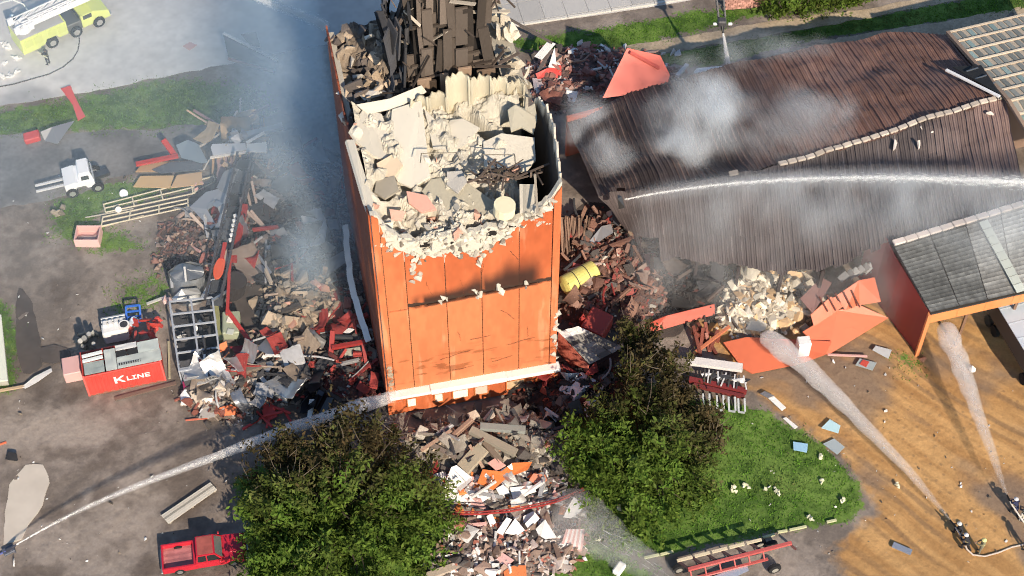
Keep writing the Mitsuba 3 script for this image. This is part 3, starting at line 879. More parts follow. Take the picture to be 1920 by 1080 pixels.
# back wall and posts, so that the roof stands on something
q = MB()
for a, b in zip(far_e[:-1], far_e[1:]):
    c = (a + b) / 2
    q.bar([a[0] + LP[0] * .4, a[1] + LP[1] * .4, 2.3], [b[0] + LP[0] * .4, b[1] + LP[1] * .4, 2.3], .25, 4.6, (.4, .1, .05))
put('back_wall', q, 'matte', parent=wh)
q = MB()
for a, b in zip(ridge[1:-1], ridge[2:]):
    q.bar([a[0], a[1], 2.2], [b[0], b[1], 2.2], .3, 4.4, (.06, .045, .04))  # near-black plane added for the dark of the interior
put('inner_wall', q, 'matte', parent=wh)
for u in np.linspace(.12, .5, 5):
    p = along(near_e, u)
    q = MB().bar([p[0], p[1] + .4, 0], [p[0] + r.normal(0, .2), p[1] + .4, p[2] - .5], .25, .25, (.05, .04, .04))
    put('post', q, 'matte', parent=wh)
# torn hatch beside the lattice roof: black slab painted as its dark opening
P3 = [at(1785, 131, 8.0), at(1838, 128, 7.9), at(1884, 196, 8.8), at(1872, 182, 8.9)]
put('hatch', MB().slab([p + [0, 0, .35] for p in P3], .1, (.02, .022, .025)), 'matte', 'black slab for the dark torn hatch, with white rail, beside the lattice roof', parent=wh)
q = MB().bar(at(1774, 131, 8.5), at(1874, 181, 9.3), .22, .14, (.75, .74, .73))
put('hatch_rail', q, 'paint', parent=wh)
for k in range(4):
    a = at(1812 + k * 16, 134 + k * 14, 8.7)
    q = MB().bar(a, a + LD * 1.0 + [0, 0, .1], .09, .07, (.28, .3, .31))
    put('hatch_bar', q, 'metal', parent=wh)
for x, y in ((1725, 240), (1745, 250), (1678, 272), (1722, 273), (1855, 213)):
    q = MB().chunk(at(x, y, 8.45), (.9, .5, .3), np.array([.6, .53, .48]), r)
    put('loose_piece', q, 'matte', parent=wh)

# lattice roof at the far right
lat = thing('lattice_roof', 'tan lattice roof of small grey panes at the right edge', 'roof')
L0, L1 = at(1776, 62, 6.4), at(1890, 190, 8.9)
L1b = at(1985, 345, 8.0)
for sec, (A, B, rows) in enumerate(((L0, L1, 7), (L1, L1b, 6))):
    dn = (B - A) / rows
    sd = LD * 1.42 + np.array([0, 0, .0])
    q = MB().slab([A, A + sd * 9, B + sd * 9, B], .25, (.46, .38, .29) if sec == 0 else (.48, .4, .31))
    put('deck', q, 'matte', parent=lat)
    nrm = np.cross(sd, dn)
    nrm /= np.linalg.norm(nrm)
    nrm = nrm if nrm[2] > 0 else -nrm
    x, y = sd / np.linalg.norm(sd), dn / np.linalg.norm(dn)
    Rm = np.stack([x, np.cross(nrm, x), nrm], 1)
    for i in range(rows):
        for j in range(8):
            for k in (0, 1):
                c = A + dn * (i + .5) + sd * (j + .3 + k * .42) + nrm * .03
                g = r.uniform(.7, 1.2)
                sk = (np.dot(y, x))
                col = np.array([.25, .25, .215]) * g if r.uniform() < .8 else np.array([.26, .34, .31]) * g
                q = MB().box(c, (.40, np.linalg.norm(dn) * .66, .06), col, Rm)
                put('pane', q, 'paint', parent=lat)
    for i in range(rows + 1):
        q = MB().bar(A + dn * i + nrm * .05, A + dn * i + sd * 8.6 + nrm * .05, .16, .12, np.array([.56, .48, .38]) * r.uniform(.8, 1.1))
        put('batten', q, 'matte', parent=lat)
q = MB().bar(L0 + [0, 0, .1], L1 + [0, 0, .1], .3, .25, (.28, .2, .15))
q.bar(L1 + [0, 0, .1], L1b + [0, 0, .1], .3, .25, (.28, .2, .15))
put('edge_board', q, 'matte', parent=lat)
q = MB().box([*(L0 + LD * 5 + LP * 4)[:2], 3], (9, 9, 6), (.3, .2, .15), rot(math.atan2(LD[0], LD[1])))
put('wall', q, 'matte', parent=lat)

# front wing: open shed with a grey tiled roof, red gable and orange fascia
wing = thing('open_shed', 'open fronted shed with grey tiled roof, dark red gable and orange fascia', 'shed')
E0, E1 = at(1744, 586, 5.2), at(1744, 586, 5.2) + (at(1920, 546, 5.2) - at(1744, 586, 5.2)) * 1.5
R0, R1 = at(1674, 459, 6.9), at(1674, 459, 6.9) + (at(1920, 384, 6.9) - at(1674, 459, 6.9)) * 1.35
NR, NC = 20, 5
for i in range(NR):
    for j in range(NC):
        a0, a1 = i / NR, (i + 1.18) / NR
        c0, c1 = j / NC + (.006 if j else 0), (j + 1) / NC

        def rp(a, c):
            return (R0 * (1 - a) + E0 * a) * (1 - c) + (R1 * (1 - a) + E1 * a) * c
        n = 17
        P_ = np.zeros((n, 3, 3))
        for ii, c in enumerate(np.linspace(c0, c1, n)):
            for k, a in enumerate((a0, (a0 + a1) / 2, a1)):
                P_[ii, k] = rp(a, c) + [0, 0, .03 + .085 * k / 2 + .012 * math.sin(ii * 2.6) + .02 * (vnoise(np.array(c * 30), np.array(i * 1.7), 91) - .5)]
        f = vfbm(np.array((c0 + .1) * 5), np.array(i * .35), 3, 92)
        base = np.array([.085, .087, .085]) * (.55 + 1.0 * float(f)) * r.uniform(.75, 1.3)
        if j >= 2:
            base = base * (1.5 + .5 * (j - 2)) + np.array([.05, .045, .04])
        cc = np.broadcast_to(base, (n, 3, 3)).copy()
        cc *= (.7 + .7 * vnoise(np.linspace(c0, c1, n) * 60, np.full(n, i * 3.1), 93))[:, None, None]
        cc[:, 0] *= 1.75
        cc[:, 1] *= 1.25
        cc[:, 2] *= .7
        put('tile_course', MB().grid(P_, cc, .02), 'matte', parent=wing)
for k in range(9):
    a0, a1 = k / 9 + .006, (k + 1) / 9
    S0, S1 = at(1842, 416, 6.95), at(1914, 549, 5.35)
    p, q_ = S0 * (1 - a0) + S1 * a0, S0 * (1 - a1) + S1 * a1
    q = MB().bar(p + [0, 0, .16], q_ + [0, 0, .16], .75, .05, np.array([.42, .45, .41]) * r.uniform(.85, 1.1))
    put('roof_light', q, 'paint', parent=wing)
for k in range(15):
    a, b = k / 15, (k + .95) / 15
    q = MB().bar(R0 * (1 - a) + R1 * a + [0, 0, .2 + r.uniform(-.03, .05)], R0 * (1 - b) + R1 * b + [0, 0, .2], .5, .2, np.array([.6, .52, .47]) * r.uniform(.75, 1.1), 0, .05)
    put('ridge_cap', q, 'matte', parent=wing)
ed = (E1 - E0) / np.linalg.norm(E1 - E0)
rd = (E0 - R0) / np.linalg.norm(E0 - R0)
wn = np.array([ed[1], -ed[0], 0])
for k in range(6):
    a, b = E0 + ed * (k * 2.2 + .01), E0 + ed * (k * 2.2 + 2.19)
    q = MB().bar(a + wn * .12 + [0, 0, -.62], b + wn * .12 + [0, 0, -.62], .09, 1.0, np.array([.66, .245, .09]) * r.uniform(.92, 1.06))
    put('fascia_board', q, 'paint', parent=wing)
q = MB().bar(E0 + wn * .05 + [0, 0, -.05], E1 + wn * .05 + [0, 0, -.05], .22, .1, (.05, .045, .04))
put('gutter', q, 'paint', parent=wing)
G0, G1 = E0 + wn * .0, R0 - rd * .0
GB = R0 + (R0 - E0) * np.array([.5, .5, 0])
n = 8
for k in range(n):
    a, b = k / n, (k + 1) / n
    p, q_ = G0 * (1 - a) + GB * a, G0 * (1 - b) + GB * b
    zt = lambda f: (E0[2] * (1 - f) + R0[2] * f) if f < .66 else R0[2] * .98
    P_ = np.array([[[p[0], p[1], z * (zt(a) - .08)] for z in np.linspace(0, 1, 7)], [[q_[0], q_[1], z * (zt(b) - .08)] for z in np.linspace(0, 1, 7)]])
    q = MB().grid(P_, np.array([.24, .04, .04]) * r.uniform(.85, 1.1), -.1)  # dark red holds the shade of this side of the orange wall
    put('gable_board', q, 'paint', parent=wing)
q = MB().bar([G0[0], G0[1] - .05, 0], [G0[0], G0[1] - .05, E0[2] - .1], .26, .3, (.66, .24, .1))
for k in (3.2, 7.2, 11.2):
    p = E0 + ed * k
    q.bar([p[0], p[1], 0], [p[0], p[1], E0[2] - 1.0], .2, .2, (.2, .12, .08))
put('post', q, 'paint', parent=wing)
q = MB().slab([p + [0, 0, -.12] for p in (R0, R1, E1, E0)], .08, (.12, .1, .09))
put('roof_deck', q, 'matte', parent=wing)
q = MB().bar([R0[0] + 1, R0[1] + .6, 2.9], [R1[0], R1[1] + .6, 2.9], .2, 5.8, (.2, .15, .12))
put('back_wall', q, 'matte', parent=wing)
q = MB().chunk(at(1730, 672, .2), (.5, .4, .4), (.3, .15, .1), r)
put('rubble_block', q, 'matte', 'broken block at the foot of the red gable', 'block')
# trailer under the shed
tr = thing('trailer', 'pale grey box trailer parked under the orange fascia', 'trailer')
c = at(1898, 622, 3.1)
dirn = at(1925, 668, 3.1) - at(1873, 582, 3.1)
dirn /= np.linalg.norm(dirn)
side = np.array([-dirn[1], dirn[0], 0])
Rt = np.stack([dirn, side, [0, 0, 1.0]], 1)
c = c + side * 1.27
q = MB().box(c + [0, 0, -.85], (8.5, 2.5, 1.7), (.05, .05, .055), Rt, .05)
put('body', q, 'paint', parent=tr)
q = MB().box(c + [0, 0, .035], (8.5, 2.52, .07), (.5, .55, .6), Rt, .02)
put('roof', q, 'paint', parent=tr)
for k in range(6):
    q = MB().box(c + dirn * (k * 1.4 - 3.5) + [0, 0, .085], (.06, 2.5, .03), (.4, .44, .48), Rt)
    put('roof_bow', q, 'paint', parent=tr)
for k in (-3, -2, 2.6):
    for e in (-1, 1):
        p = c + dirn * k + side * e * 1.0 + [0, 0, -2.6]
        q = MB().tube([p - side * .14, p + side * .14], [.48, .48], (.02, .02, .02), 16)
        put('wheel', q, 'matte', parent=tr)


# ---------------------------------------------------------------- trees and hedge
def leaf_cloud(mb, centres, spread, n_each, size, colour, r):
    N = len(centres) * n_each
    mid = centres.mean(0)
    out = centres - mid + [0, 0, .6]
    out /= np.linalg.norm(out, axis=1, keepdims=True)
    out = np.repeat(out + r.normal(0, .35, out.shape), n_each, 0)
    reach = r.normal(0, .5, (N, 1))
    c = np.repeat(centres, n_each, 0) + out * reach + r.normal(size=(N, 3)) * np.array(spread) * np.clip(1.2 - np.abs(reach) * .7, .35, 1.2)
    a = r.normal(size=(N, 3))
    a /= np.linalg.norm(a, axis=1, keepdims=True)
    b = r.normal(size=(N, 3))
    b -= (b * a).sum(1, keepdims=True) * a
    b /= np.linalg.norm(b, axis=1, keepdims=True)
    s = size * r.uniform(.6, 1.35, (N, 1))
    v = np.stack([c - a * s, c + b * s * .42, c + a * s, c - b * s * .42], 1).reshape(-1, 3)
    i = np.arange(N)[:, None] * 4
    f = np.vstack([i + [0, 1, 2], i + [0, 2, 3]])
    col = colour(c, r)
    mb.add(v, f, np.repeat(col, 4, 0))


def tree(name, label, blobs, base, scorch, n_cl, seed, n_each=95, size=.17):
    """blobs: (centre, radii); scorch(c) -> 0..1 how browned the leaves are."""
    r = rng_of(seed)
    t = thing(name, label, 'tree')
    vol = np.array([np.prod(b[1]) ** .8 for b in blobs])
    cen = []
    while len(cen) < n_cl:
        b = blobs[r.choice(len(blobs), p=vol / vol.sum())]
        d = r.normal(size=3)
        d /= np.linalg.norm(d)
        rad = r.uniform(.45, 1.02) ** .6 * (.5 + .95 * float(vfbm(np.array(d[0] * 2.2 + seed), np.array(d[1] * 2.2 + d[2] * 1.7), 3, seed)))
        p = b[0] + d * rad * b[1]
        if p[2] > .5:
            cen.append(p)
    cen = np.array(cen)
    tone = {}
    tree_ = cKDTree(cen)
    ct = r.uniform(.35, 1.6, len(cen))
    cs = r.normal(0, .18, len(cen))

    def colour(c, r):
        _, k = tree_.query(c)
        s = np.clip(scorch(c) + cs[k] + r.normal(0, .12, len(c)), 0, 1)[:, None]
        green = np.array([.085, .15, .026]) * ct[k][:, None]
        lime = np.array([.19, .27, .05])
        mixl = (r.uniform(0, 1, (len(c), 1)) ** 2) * .8
        green = green * (1 - mixl) + lime * mixl
        brown = np.array([.085, .07, .036]) * ct[k][:, None]
        rare = r.uniform(0, 1, (len(c), 1)) < .07
        brown = np.where(rare, np.array([.13, .09, .045]), brown)
        return (green * (1 - s) + brown * s) * r.uniform(.75, 1.25, (len(c), 1))
    mb = MB()
    leaf_cloud(mb, cen, (.26, .26, .2), n_each, size, colour, r)
    put('crown', mb, 'leaf', parent=t, kind='stuff')
    tb = MB()
    b0 = np.array(base, float)
    bark = (.075, .06, .045)
    fork = b0 + [0, 0, 1.8]
    tb.tube([b0 + [0, 0, -.1], b0 + [.05, 0, .9], fork], [.42, .32, .28], bark, 9)
    for i in range(0, len(cen), 5):
        e = cen[i]
        m = fork * .45 + e * .55 + [0, 0, .5] + r.normal(0, .25, 3)
        tb.tube([fork, fork * .7 + m * .3 + r.normal(0, .1, 3), m, e], [.13, .09, .055, .015], bark, 5, False)
    put('trunk', tb, 'matte', parent=t)
    # bare scorched twigs on the side of the fire
    tw_ = MB()
    for i in range(420):
        e = cen[r.integers(len(cen))]
        if scorch(e[None])[0] > .5:
            d = r.normal(size=3) * .6 + [0, .3, .6]
            tw_.tube([e, e + d * .6 + r.normal(0, .1, 3), e + d * 1.1], [.03, .02, .008], (.15, .12, .09), 4, False)
    if tw_.n:
        put('twigs', tw_, 'matte', parent=t, kind='stuff')


def sc1(c):
    return np.clip(.5 + (c[:, 1] + 20.8 - (c[:, 0] + 12) * .12) * .22 + (c[:, 2] - 5) * .06, 0, 1)


def sc2(c):
    return np.clip(.45 + (c[:, 1] + 16.9 + (c[:, 0] - 8) * -.05) * .2 + (c[:, 0] - 9.5) * .10, 0, 1)


B1 = [(at(645, 920, 4.2), (5.8, 4.8, 3.2)), (at(560, 985, 3.4), (4.4, 4.2, 2.8)), (at(600, 1080, 3.2), (5.5, 3.6, 2.8)), (at(780, 935, 2.6), (2.4, 2.2, 2.0)), (at(770, 1010, 2.2), (2.8, 2.2, 1.8)), (at(520, 880, 3.8), (2.4, 2.4, 2.0)), (at(670, 835, 4.2), (2.6, 2.2, 1.8))]
tree('broad_tree', 'broad tree at the lower left, green below and scorched brown above', B1, [at(640, 985)[0], at(640, 985)[1], 0], sc1, 480, 41, 88, .19)
B2 = [(at(1195, 835, 4.4), (4.2, 3.9, 3.3)), (at(1150, 870, 3.6), (3.4, 3.2, 2.8)), (at(1230, 720, 4.6), (2.6, 2.6, 2.6)), (at(1265, 905, 2.8), (3.2, 2.6, 2.0)), (at(1195, 640, 4.0), (1.5, 1.5, 1.8)), (at(1300, 810, 2.8), (2.4, 2.4, 2.0)), (at(1180, 980, 1.6), (2.4, 1.8, 1.2))]
tree('scorched_tree', 'tree right of the rubble, half of its crown burnt brown and bare', B2, [at(1200, 890)[0], at(1200, 890)[1], 0], sc2, 400, 43, 86, .19)
B3 = [(at(1450 + 24 * i, 10 - 3 * i, 1.3), (1.3, 1.0, 1.2)) for i in range(9)]
for i in range(5):
    b = [(at(1462 + 38 * i, 10 - 6 * i, 1.2), (1.1 + .2 * (i % 2), .9, 1.3))]
    tree('hedge_bush', ['leftmost hedge bush beside the brick wall top right', 'second bush of the hedge along the tan path', 'middle bush of the hedge along the tan path', 'fourth bush of the hedge along the tan path', 'rightmost bush of the hedge along the tan path'][i], b,
         [b[0][0][0], b[0][0][1], 0], lambda c: np.full(len(c), .05), 34, 60 + i, 60, .16)
# grass on the patches
r = rng_of(47)
q = MB()
pts = []
for px, w, soft in GRASS:
    pl = ground_px(px)
    lo, hi = pl.min(0), pl.max(0)
    n = int(np.prod(hi - lo) * 55 * w)
    c = r.uniform(lo, hi, (n, 2))
    sd = signed(pl, c)
    keep = sd + r.normal(0, soft * .35, n) + (vfbm(c[:, 0] * .9, c[:, 1] * .9, 3, 7) - .5) * 2.2 * soft > .1
    pts.append(c[keep])
pts = np.vstack(pts)
n = len(pts)
z0 = ground_z(pts[:, 0], pts[:, 1])
h = r.uniform(.05, .17, n) * (.5 + vfbm(pts[:, 0] * .7, pts[:, 1] * .7, 3, 8))
an = r.uniform(0, 2 * math.pi, n)
w_ = r.uniform(.03, .075, n)
lean = r.normal(0, .09, (n, 2))
base = np.stack([pts[:, 0], pts[:, 1], z0 - .01], 1)
dx = np.stack([np.cos(an) * w_, np.sin(an) * w_, 0 * an], 1)
tip = base + np.stack([lean[:, 0], lean[:, 1], h], 1)
v = np.stack([base - dx, base + dx, tip], 1).reshape(-1, 3)
patch = vfbm(pts[:, 0] * .45, pts[:, 1] * .45, 4, 12)[:, None]
dry = np.clip((vfbm(pts[:, 0] * .5 + 9, pts[:, 1] * .5, 3, 13)[:, None] - .52) * 4, 0, 1)
col = np.array([.07, .185, .022]) * (1 - patch) + np.array([.14, .255, .04]) * patch
col = col * (1 - dry * .6) + np.array([.19, .17, .08]) * dry * .6
col = col * r.uniform(.6, 1.35, (n, 1))
q.add(v, np.arange(3 * n).reshape(-1, 3), np.repeat(col, 3, 0))
put('grass', q, 'grass_blade', 'short green grass on the verges and lawn patches', 'grass', kind='stuff')
print('grass', n)


# ---------------------------------------------------------------- things in the yard
r = rng_of(53)
RED, ORG, WHT, PINK = np.array([.40, .045, .04]), np.array([.62, .2, .065]), np.array([.74, .73, .71]), np.array([.6, .36, .33])


def plate(name, label, cat, px, z, th, col, bsdf='paint', group=None, parent=None):
    z = np.broadcast_to(np.asarray(z, float), (len(px),))
    return put(name, MB().slab([at(x, y, h) for (x, y), h in zip(px, z)], th, col), bsdf, label, cat, group, parent=parent)


def beam(name, label, cat, a, b, w, h, col, bsdf='matte', group=None, parent=None, roll=0.0):
    return put(name, MB().bar(at(*a), at(*b), w, h, col, roll), bsdf, label, cat, group, parent=parent)


def frame_at(a, b, z=0.0):
    """A frame with x from photo point a towards b (both on the ground)."""
    A, B = at(*a, z), at(*b, z)
    d = (B - A) / np.linalg.norm(B - A)
    return np.stack([d, [-d[1], d[0], 0], [0, 0, 1.0]], 1), A, float(np.linalg.norm(B - A))


def wheel(t, M, o, p, rad, wid, hub=(.5, .5, .5), name='wheel'):
    q = MB(M, o)
    p = np.asarray(p, float)
    q.tube([p + [0, -wid / 2, 0], p + [0, -wid / 2 + .04, 0], p + [0, wid / 2 - .04, 0], p + [0, wid / 2, 0]], [rad * .88, rad, rad, rad * .88], (.02, .02, .021), 20)
    k = put(name, q, 'matte', parent=t)
    q = MB(M, o)
    q.tube([p + [0, -wid / 2 - .02, 0], p + [0, wid / 2 + .02, 0]], [rad * .52] * 2, hub, 16)
    put('rim', q, 'metal', parent=k)


# --- red pickup
M, A, L = frame_at((309, 1083), (474, 1056))
t = thing('pickup_truck', 'red pickup with worn empty bed parked at the bottom left', 'pickup truck')
W2 = .98
BR = np.array([.46, .018, .035])
q = MB(M, A)
prof = [(.0, .45), (.0, 1.05), (2.25, 1.05), (2.3, 1.12), (4.15, 1.12), (4.6, 1.08), (5.55, .98), (5.7, .85), (5.72, .45)]
for s in (0, 1):
    y0 = .0 if not s else 2 * W2 - .1
    q.prism([p for p in prof if p[0] < 2.32] + [(2.3, .45)], y0, y0 + .1, BR)
q.prism([(2.28, .45), (2.28, 1.12), (4.15, 1.12), (4.7, 1.09), (5.5, .99), (5.68, .86), (5.72, .45)], .02, 2 * W2 - .02, BR)
q.box([.05, W2, .76], (.1, 2 * W2 - .22, .6), BR)
q.box([2.2, W2, .8], (.12, 2 * W2 - .22, .6), BR)
put('body', q, 'gloss', parent=t)
q = MB(M, A)
P_ = np.array([[[.1 + 2.05 * i / 12, .1 + (2 * W2 - .2) * j / 8, .62 + .025 * (j % 2)] for j in range(9)] for i in range(13)])
fc = np.array([.33, .13, .13]) * (.7 + .9 * vfbm(P_[..., 0] * 2, P_[..., 1] * 2, 4, 4))[..., None]
put('bed_floor', q.grid(P_, fc), 'paint', 'worn greyish red bed floor', parent=t)
q = MB(M, A)
v, f = bevel_box((1.0, 1, .62), .01)
cab = []
for x, y, z in v:
    top = z > 0
    xx = {False: {False: 2.32, True: 4.2}, True: {False: 2.42, True: 3.62}}[bool(top)][bool(x > 0)]
    yy = (W2 + (W2 - (.22 if top else .06)) * (1 if y > 0 else -1))
    cab.append([xx, yy, 1.12 + (.64 if top else 0)])
q.add(cab, f, BR)
put('cab', q, 'gloss', parent=t)
q = MB(M, A)
P_ = np.array([[[2.5 + 1.05 * i / 8, .28 + 1.4 * j / 8, 1.772] for j in range(9)] for i in range(9)])
put('roof', q.grid(P_, np.array([.28, .075, .06]) * (.75 + .8 * vfbm(P_[..., 0] * 3, P_[..., 1] * 3, 4, 5))[..., None], -.01), 'paint', 'faded rusty cab roof', parent=t)
gl = (.11, .15, .145)
q = MB(M, A)
q.slab(np.array([[4.17, .16, 1.15], [4.17, 1.8, 1.15], [3.68, 1.66, 1.72], [3.68, .3, 1.72]]), .015, gl)
put('windshield', q, 'dark_glass', parent=t)
for e in (0, 1):
    y = (.035, .2) if not e else (2 * W2 - .035, 2 * W2 - .2)
    for x0, x1, t0, t1 in ((3.1, 4.0, 3.1, 3.6), (2.42, 3.02, 2.5, 3.02)):
        q = MB(M, A)
        q.slab(np.array([[x0, y[0], 1.2], [x1, y[0], 1.2], [t1, y[1] - (.01 if not e else -.01), 1.68], [t0, y[1] - (.01 if not e else -.01), 1.68]]), .012, (.02, .022, .024))
        put('side_window', q, 'dark_glass', parent=t)
    q = MB(M, A).box([3.95, -.1 if not e else 2 * W2 + .1, 1.25], (.12, .2, .16), BR, bevel=.03)
    put('mirror', q, 'gloss', parent=t)
    q = MB(M, A).box([5.7, .25 if not e else 2 * W2 - .25, .8], (.06, .34, .16), (.8, .78, .7), bevel=.02)
    put('headlight', q, 'gloss', parent=t)
q = MB(M, A).box([5.78, W2, .5], (.14, 1.9, .2), (.4, .4, .4), bevel=.04)
put('bumper', q, 'metal', parent=t)
q = MB(M, A).box([-.07, W2, .5], (.14, 1.9, .16), (.35, .35, .35), bevel=.04)
put('bumper', q, 'metal', parent=t)
q = MB(M, A).box([5.0, W2, 1.075], (.7, .9, .03), BR * .9, rot(math.pi / 2, -.09), .01)
put('hood_scoop', q, 'gloss', parent=t)
for x in (1.1, 4.75):
    for y in (.12, 2 * W2 - .12):
        wheel(t, M, A, (x, y, .38), .38, .26)

# --- lime ladder truck
M, A, L = frame_at((48, 112), (196, 46))
t = thing('ladder_truck', 'lime yellow fire truck with a white aerial ladder on the pale road', 'fire truck')
LIME = np.array([.62, .68, .22])
q = MB(M, A)
q.prism([(0, .55), (0, 2.15), (4.3, 2.15), (4.3, .75), (3.4, .75), (3.2, 1.15), (2.3, 1.15), (2.1, .75), (1.6, .55)], 0, 2.4, LIME)
put('rear_body', q, 'gloss', parent=t)
q = MB(M, A)
q.box([2.1, 1.2, 2.17], (4.1, 2.3, .06), (.42, .42, .4))
put('top_deck', q, 'paint', 'grey top deck', parent=t)
for i, x in enumerate((.7, 1.6, 2.9, 3.8)):
    q = MB(M, A).box([x, -.02, 1.55], (.75, .05, .8), LIME * .93, bevel=.01)
    put('locker_door', q, 'paint', parent=t)
q = MB(M, A).box([5.0, 1.2, 1.0], (1.4, 2.2, .9), (.22, .22, .21), bevel=.05)
put('pump_panel', q, 'metal', parent=t)
q = MB(M, A)
q.prism([(5.7, .6), (5.7, 1.95), (6.9, 1.95), (7.0, 1.9), (8.3, 1.35), (8.35, .6)], .05, 2.35, LIME)
put('cab', q, 'gloss', parent=t)
q = MB(M, A).box([5.62, 1.2, 1.7], (.04, 2.0, .4), (.05, .06, .06))
put('cab_window', q, 'dark_glass', parent=t)
for x in (6.3,):
    q = MB(M, A).box([x, .03, 1.65], (.8, .05, .4), (.05, .06, .06))
    put('cab_window', q, 'dark_glass', parent=t)
q = MB(M, A).box([8.45, 1.2, .6], (.25, 2.3, .3), (.6, .6, .6), bevel=.05)
put('bumper', q, 'metal', parent=t)
for x in (2.7, 5.0, 7.2):
    for y in (.05, 2.35):
        wheel(t, M, A, (x, y, .55), .55, .34, (.6, .58, .55))
q = MB(M, A).tube([[.9, 1.2, 2.2], [.9, 1.2, 2.8]], [.75, .6], (.72, .72, .72), 18)
put('turntable', q, 'paint', parent=t)
for s in (0, 1, 2):           # three telescoped sections
    x0, x1, hw, zz = ((.2, 12.5, .62, 2.75), (.8, 13.3, .5, 2.86), (1.4, 14.0, .4, 2.96))[s]
    q = MB(M, A)
    for e in (-1, 1):
        q.bar([x0, 1.2 + e * hw, zz], [x1, 1.2 + e * hw, zz + .1], .1, .12, (.78, .78, .78))
        q.bar([x0, 1.2 + e * hw, zz + .5], [x1, 1.2 + e * hw, zz + .6], .07, .07, (.78, .78, .78))
        for k in range(14):
            a = x0 + (x1 - x0) * k / 14
            q.bar([a, 1.2 + e * hw, zz], [a + (x1 - x0) / 14, 1.2 + e * hw, zz + .52], .05, .05, (.74, .74, .74))
    k_ = put('ladder_section', q, 'paint', parent=t)
    q = MB(M, A)
    for k in range(30):
        a = x0 + (x1 - x0) * k / 30
        q.bar([a, 1.2 - hw, zz], [a, 1.2 + hw, zz], .05, .05, (.6, .6, .6))
    put('rungs', q, 'metal', parent=k_, kind='stuff')
q = MB(M, A)
for p in ((.2, .5, 2.9), (.2, 1.9, 2.9), (1.4, .4, 2.9)):
    q.box(p, (.5, .3, .7), (.76, .76, .76), bevel=.05)
put('control_pedestal', q, 'paint', parent=t)
pts = [at(*p, .06) for p in ((148, 62), (149, 78), (146, 95), (137, 110), (118, 126), (92, 139), (60, 148), (25, 158), (-20, 166))]
put('fire_hose', MB().tube(pts, .05, (.09, .09, .09), 7), 'matte', 'dark hose curving over the road from the lime truck', 'hose')
pts = [at(*p, z) for p, z in (((-10, 12), 1.0), ((6, 4), 2.0), ((24, 0), 2.4), ((44, 8), 2.0), ((55, 24), 1.2), ((59, 36), .6))]
put('looped_hose', MB().tube(pts, .06, (.7, .72, .7), 7), 'matte', 'pale looped hose at the top left corner', 'hose')
for i, (x, y, s) in enumerate(((21, 62, .5), (30, 66, .4), (8, 82, .5), (18, 88, .6), (33, 110, .8), (4, 141, .6), (11, 146, .5), (20, 140, .7), (30, 133, .6), (6, 118, .5))):
    q = MB()
    for k in range(3):
        q.chunk(at(x, y, .15) + r.normal(0, .12, 3) * [1, 1, .3], (s, s * .6, s * .5), WHT * r.uniform(.85, 1.05), r)
    put('white_equipment', q, 'paint', 'small heap of white fire fighting gear left of the lime truck', 'gear', 'white gear around the fire truck')

# --- white truck cab with bare frame rails
M, A, L = frame_at((146, 366), (186, 357))
t = thing('truck_cab', 'white truck cab without a bed on the grass at the left', 'truck')
CW = np.array([.78, .79, .8])
A = at(128, 372) + np.array([0, 0, 0])
q = MB(M, A)
q.prism([(0, .75), (0, 1.45), (.9, 1.6), (1.0, 1.5), (2.35, 1.35), (2.4, .7), (1.75, .7), (1.6, 1.0), (.95, 1.0), (.75, .7)], 0, 2.0, CW)
put('body', q, 'gloss', parent=t)
q = MB(M, A)
cab = []
for x, y, z in bevel_box((1, 1, 1), .02)[0]:
    top = z > 0
    cab.append([1.75 + (1 if x > 0 else -1) * (.42 if top else .62), 1.0 + (1 if y > 0 else -1) * (.78 if top else .95), 1.35 + (.95 if top else 0)])
q.add(cab, bevel_box((1, 1, 1), .02)[1], CW)
put('cab', q, 'gloss', parent=t)
for y in (.1, 1.9):
    q = MB(M, A).box([1.72, y, 1.78], (.62, .06, .42), (.06, .07, .075), bevel=.01)
    put('side_window', q, 'dark_glass', parent=t)
q = MB(M, A).box([2.28, 1.0, 1.85], (.06, 1.5, .5), (.06, .07, .075), rot(math.pi / 2, .0) @ np.eye(3))
put('windshield', q, 'dark_glass', parent=t)
for x in (.45, 2.5):
    for y in (.05, 1.95):
        wheel(t, M, A, (x, y, .5), .5, .32, (.72, .72, .72))
for y in (.7, 1.35):
    q = MB(M, A).bar([.1, y, .9], [-2.3, y + .1, .75], .16, .14, (.62, .62, .62))
    put('frame_rail', q, 'paint', parent=t)
q = MB(M, A).bar([2.4, 1.2, .6], [3.6, 1.5, .5], .7, .3, (.12, .12, .13))
put('engine_front', q, 'metal', parent=t)
for x, y, s, c in ((232, 363, .38, .75), (233, 358, .5, .04)):
    q = MB().tube([at(x, y, .05), at(x, y, .28)], [s, s * .9], (c, c, c), 16)
put('round_lid', MB().tube([at(232, 363, .04), at(232, 363, .2)], [.36, .34], (.75, .75, .74), 18), 'paint', 'round white lid lying on the grass beside the white truck cab', 'lid')
q = MB()
for k in range(6):
    q.chunk(at(113, 400, .25) + r.normal(0, .3, 3) * [1, 1, .4], (.7, .5, .5), np.array([.3, .26, .2]) * r.uniform(.5, 1.4), r)
put('scrap_heap', q, 'matte', 'small tan heap of scrap in the grass below the white truck cab', 'scrap')

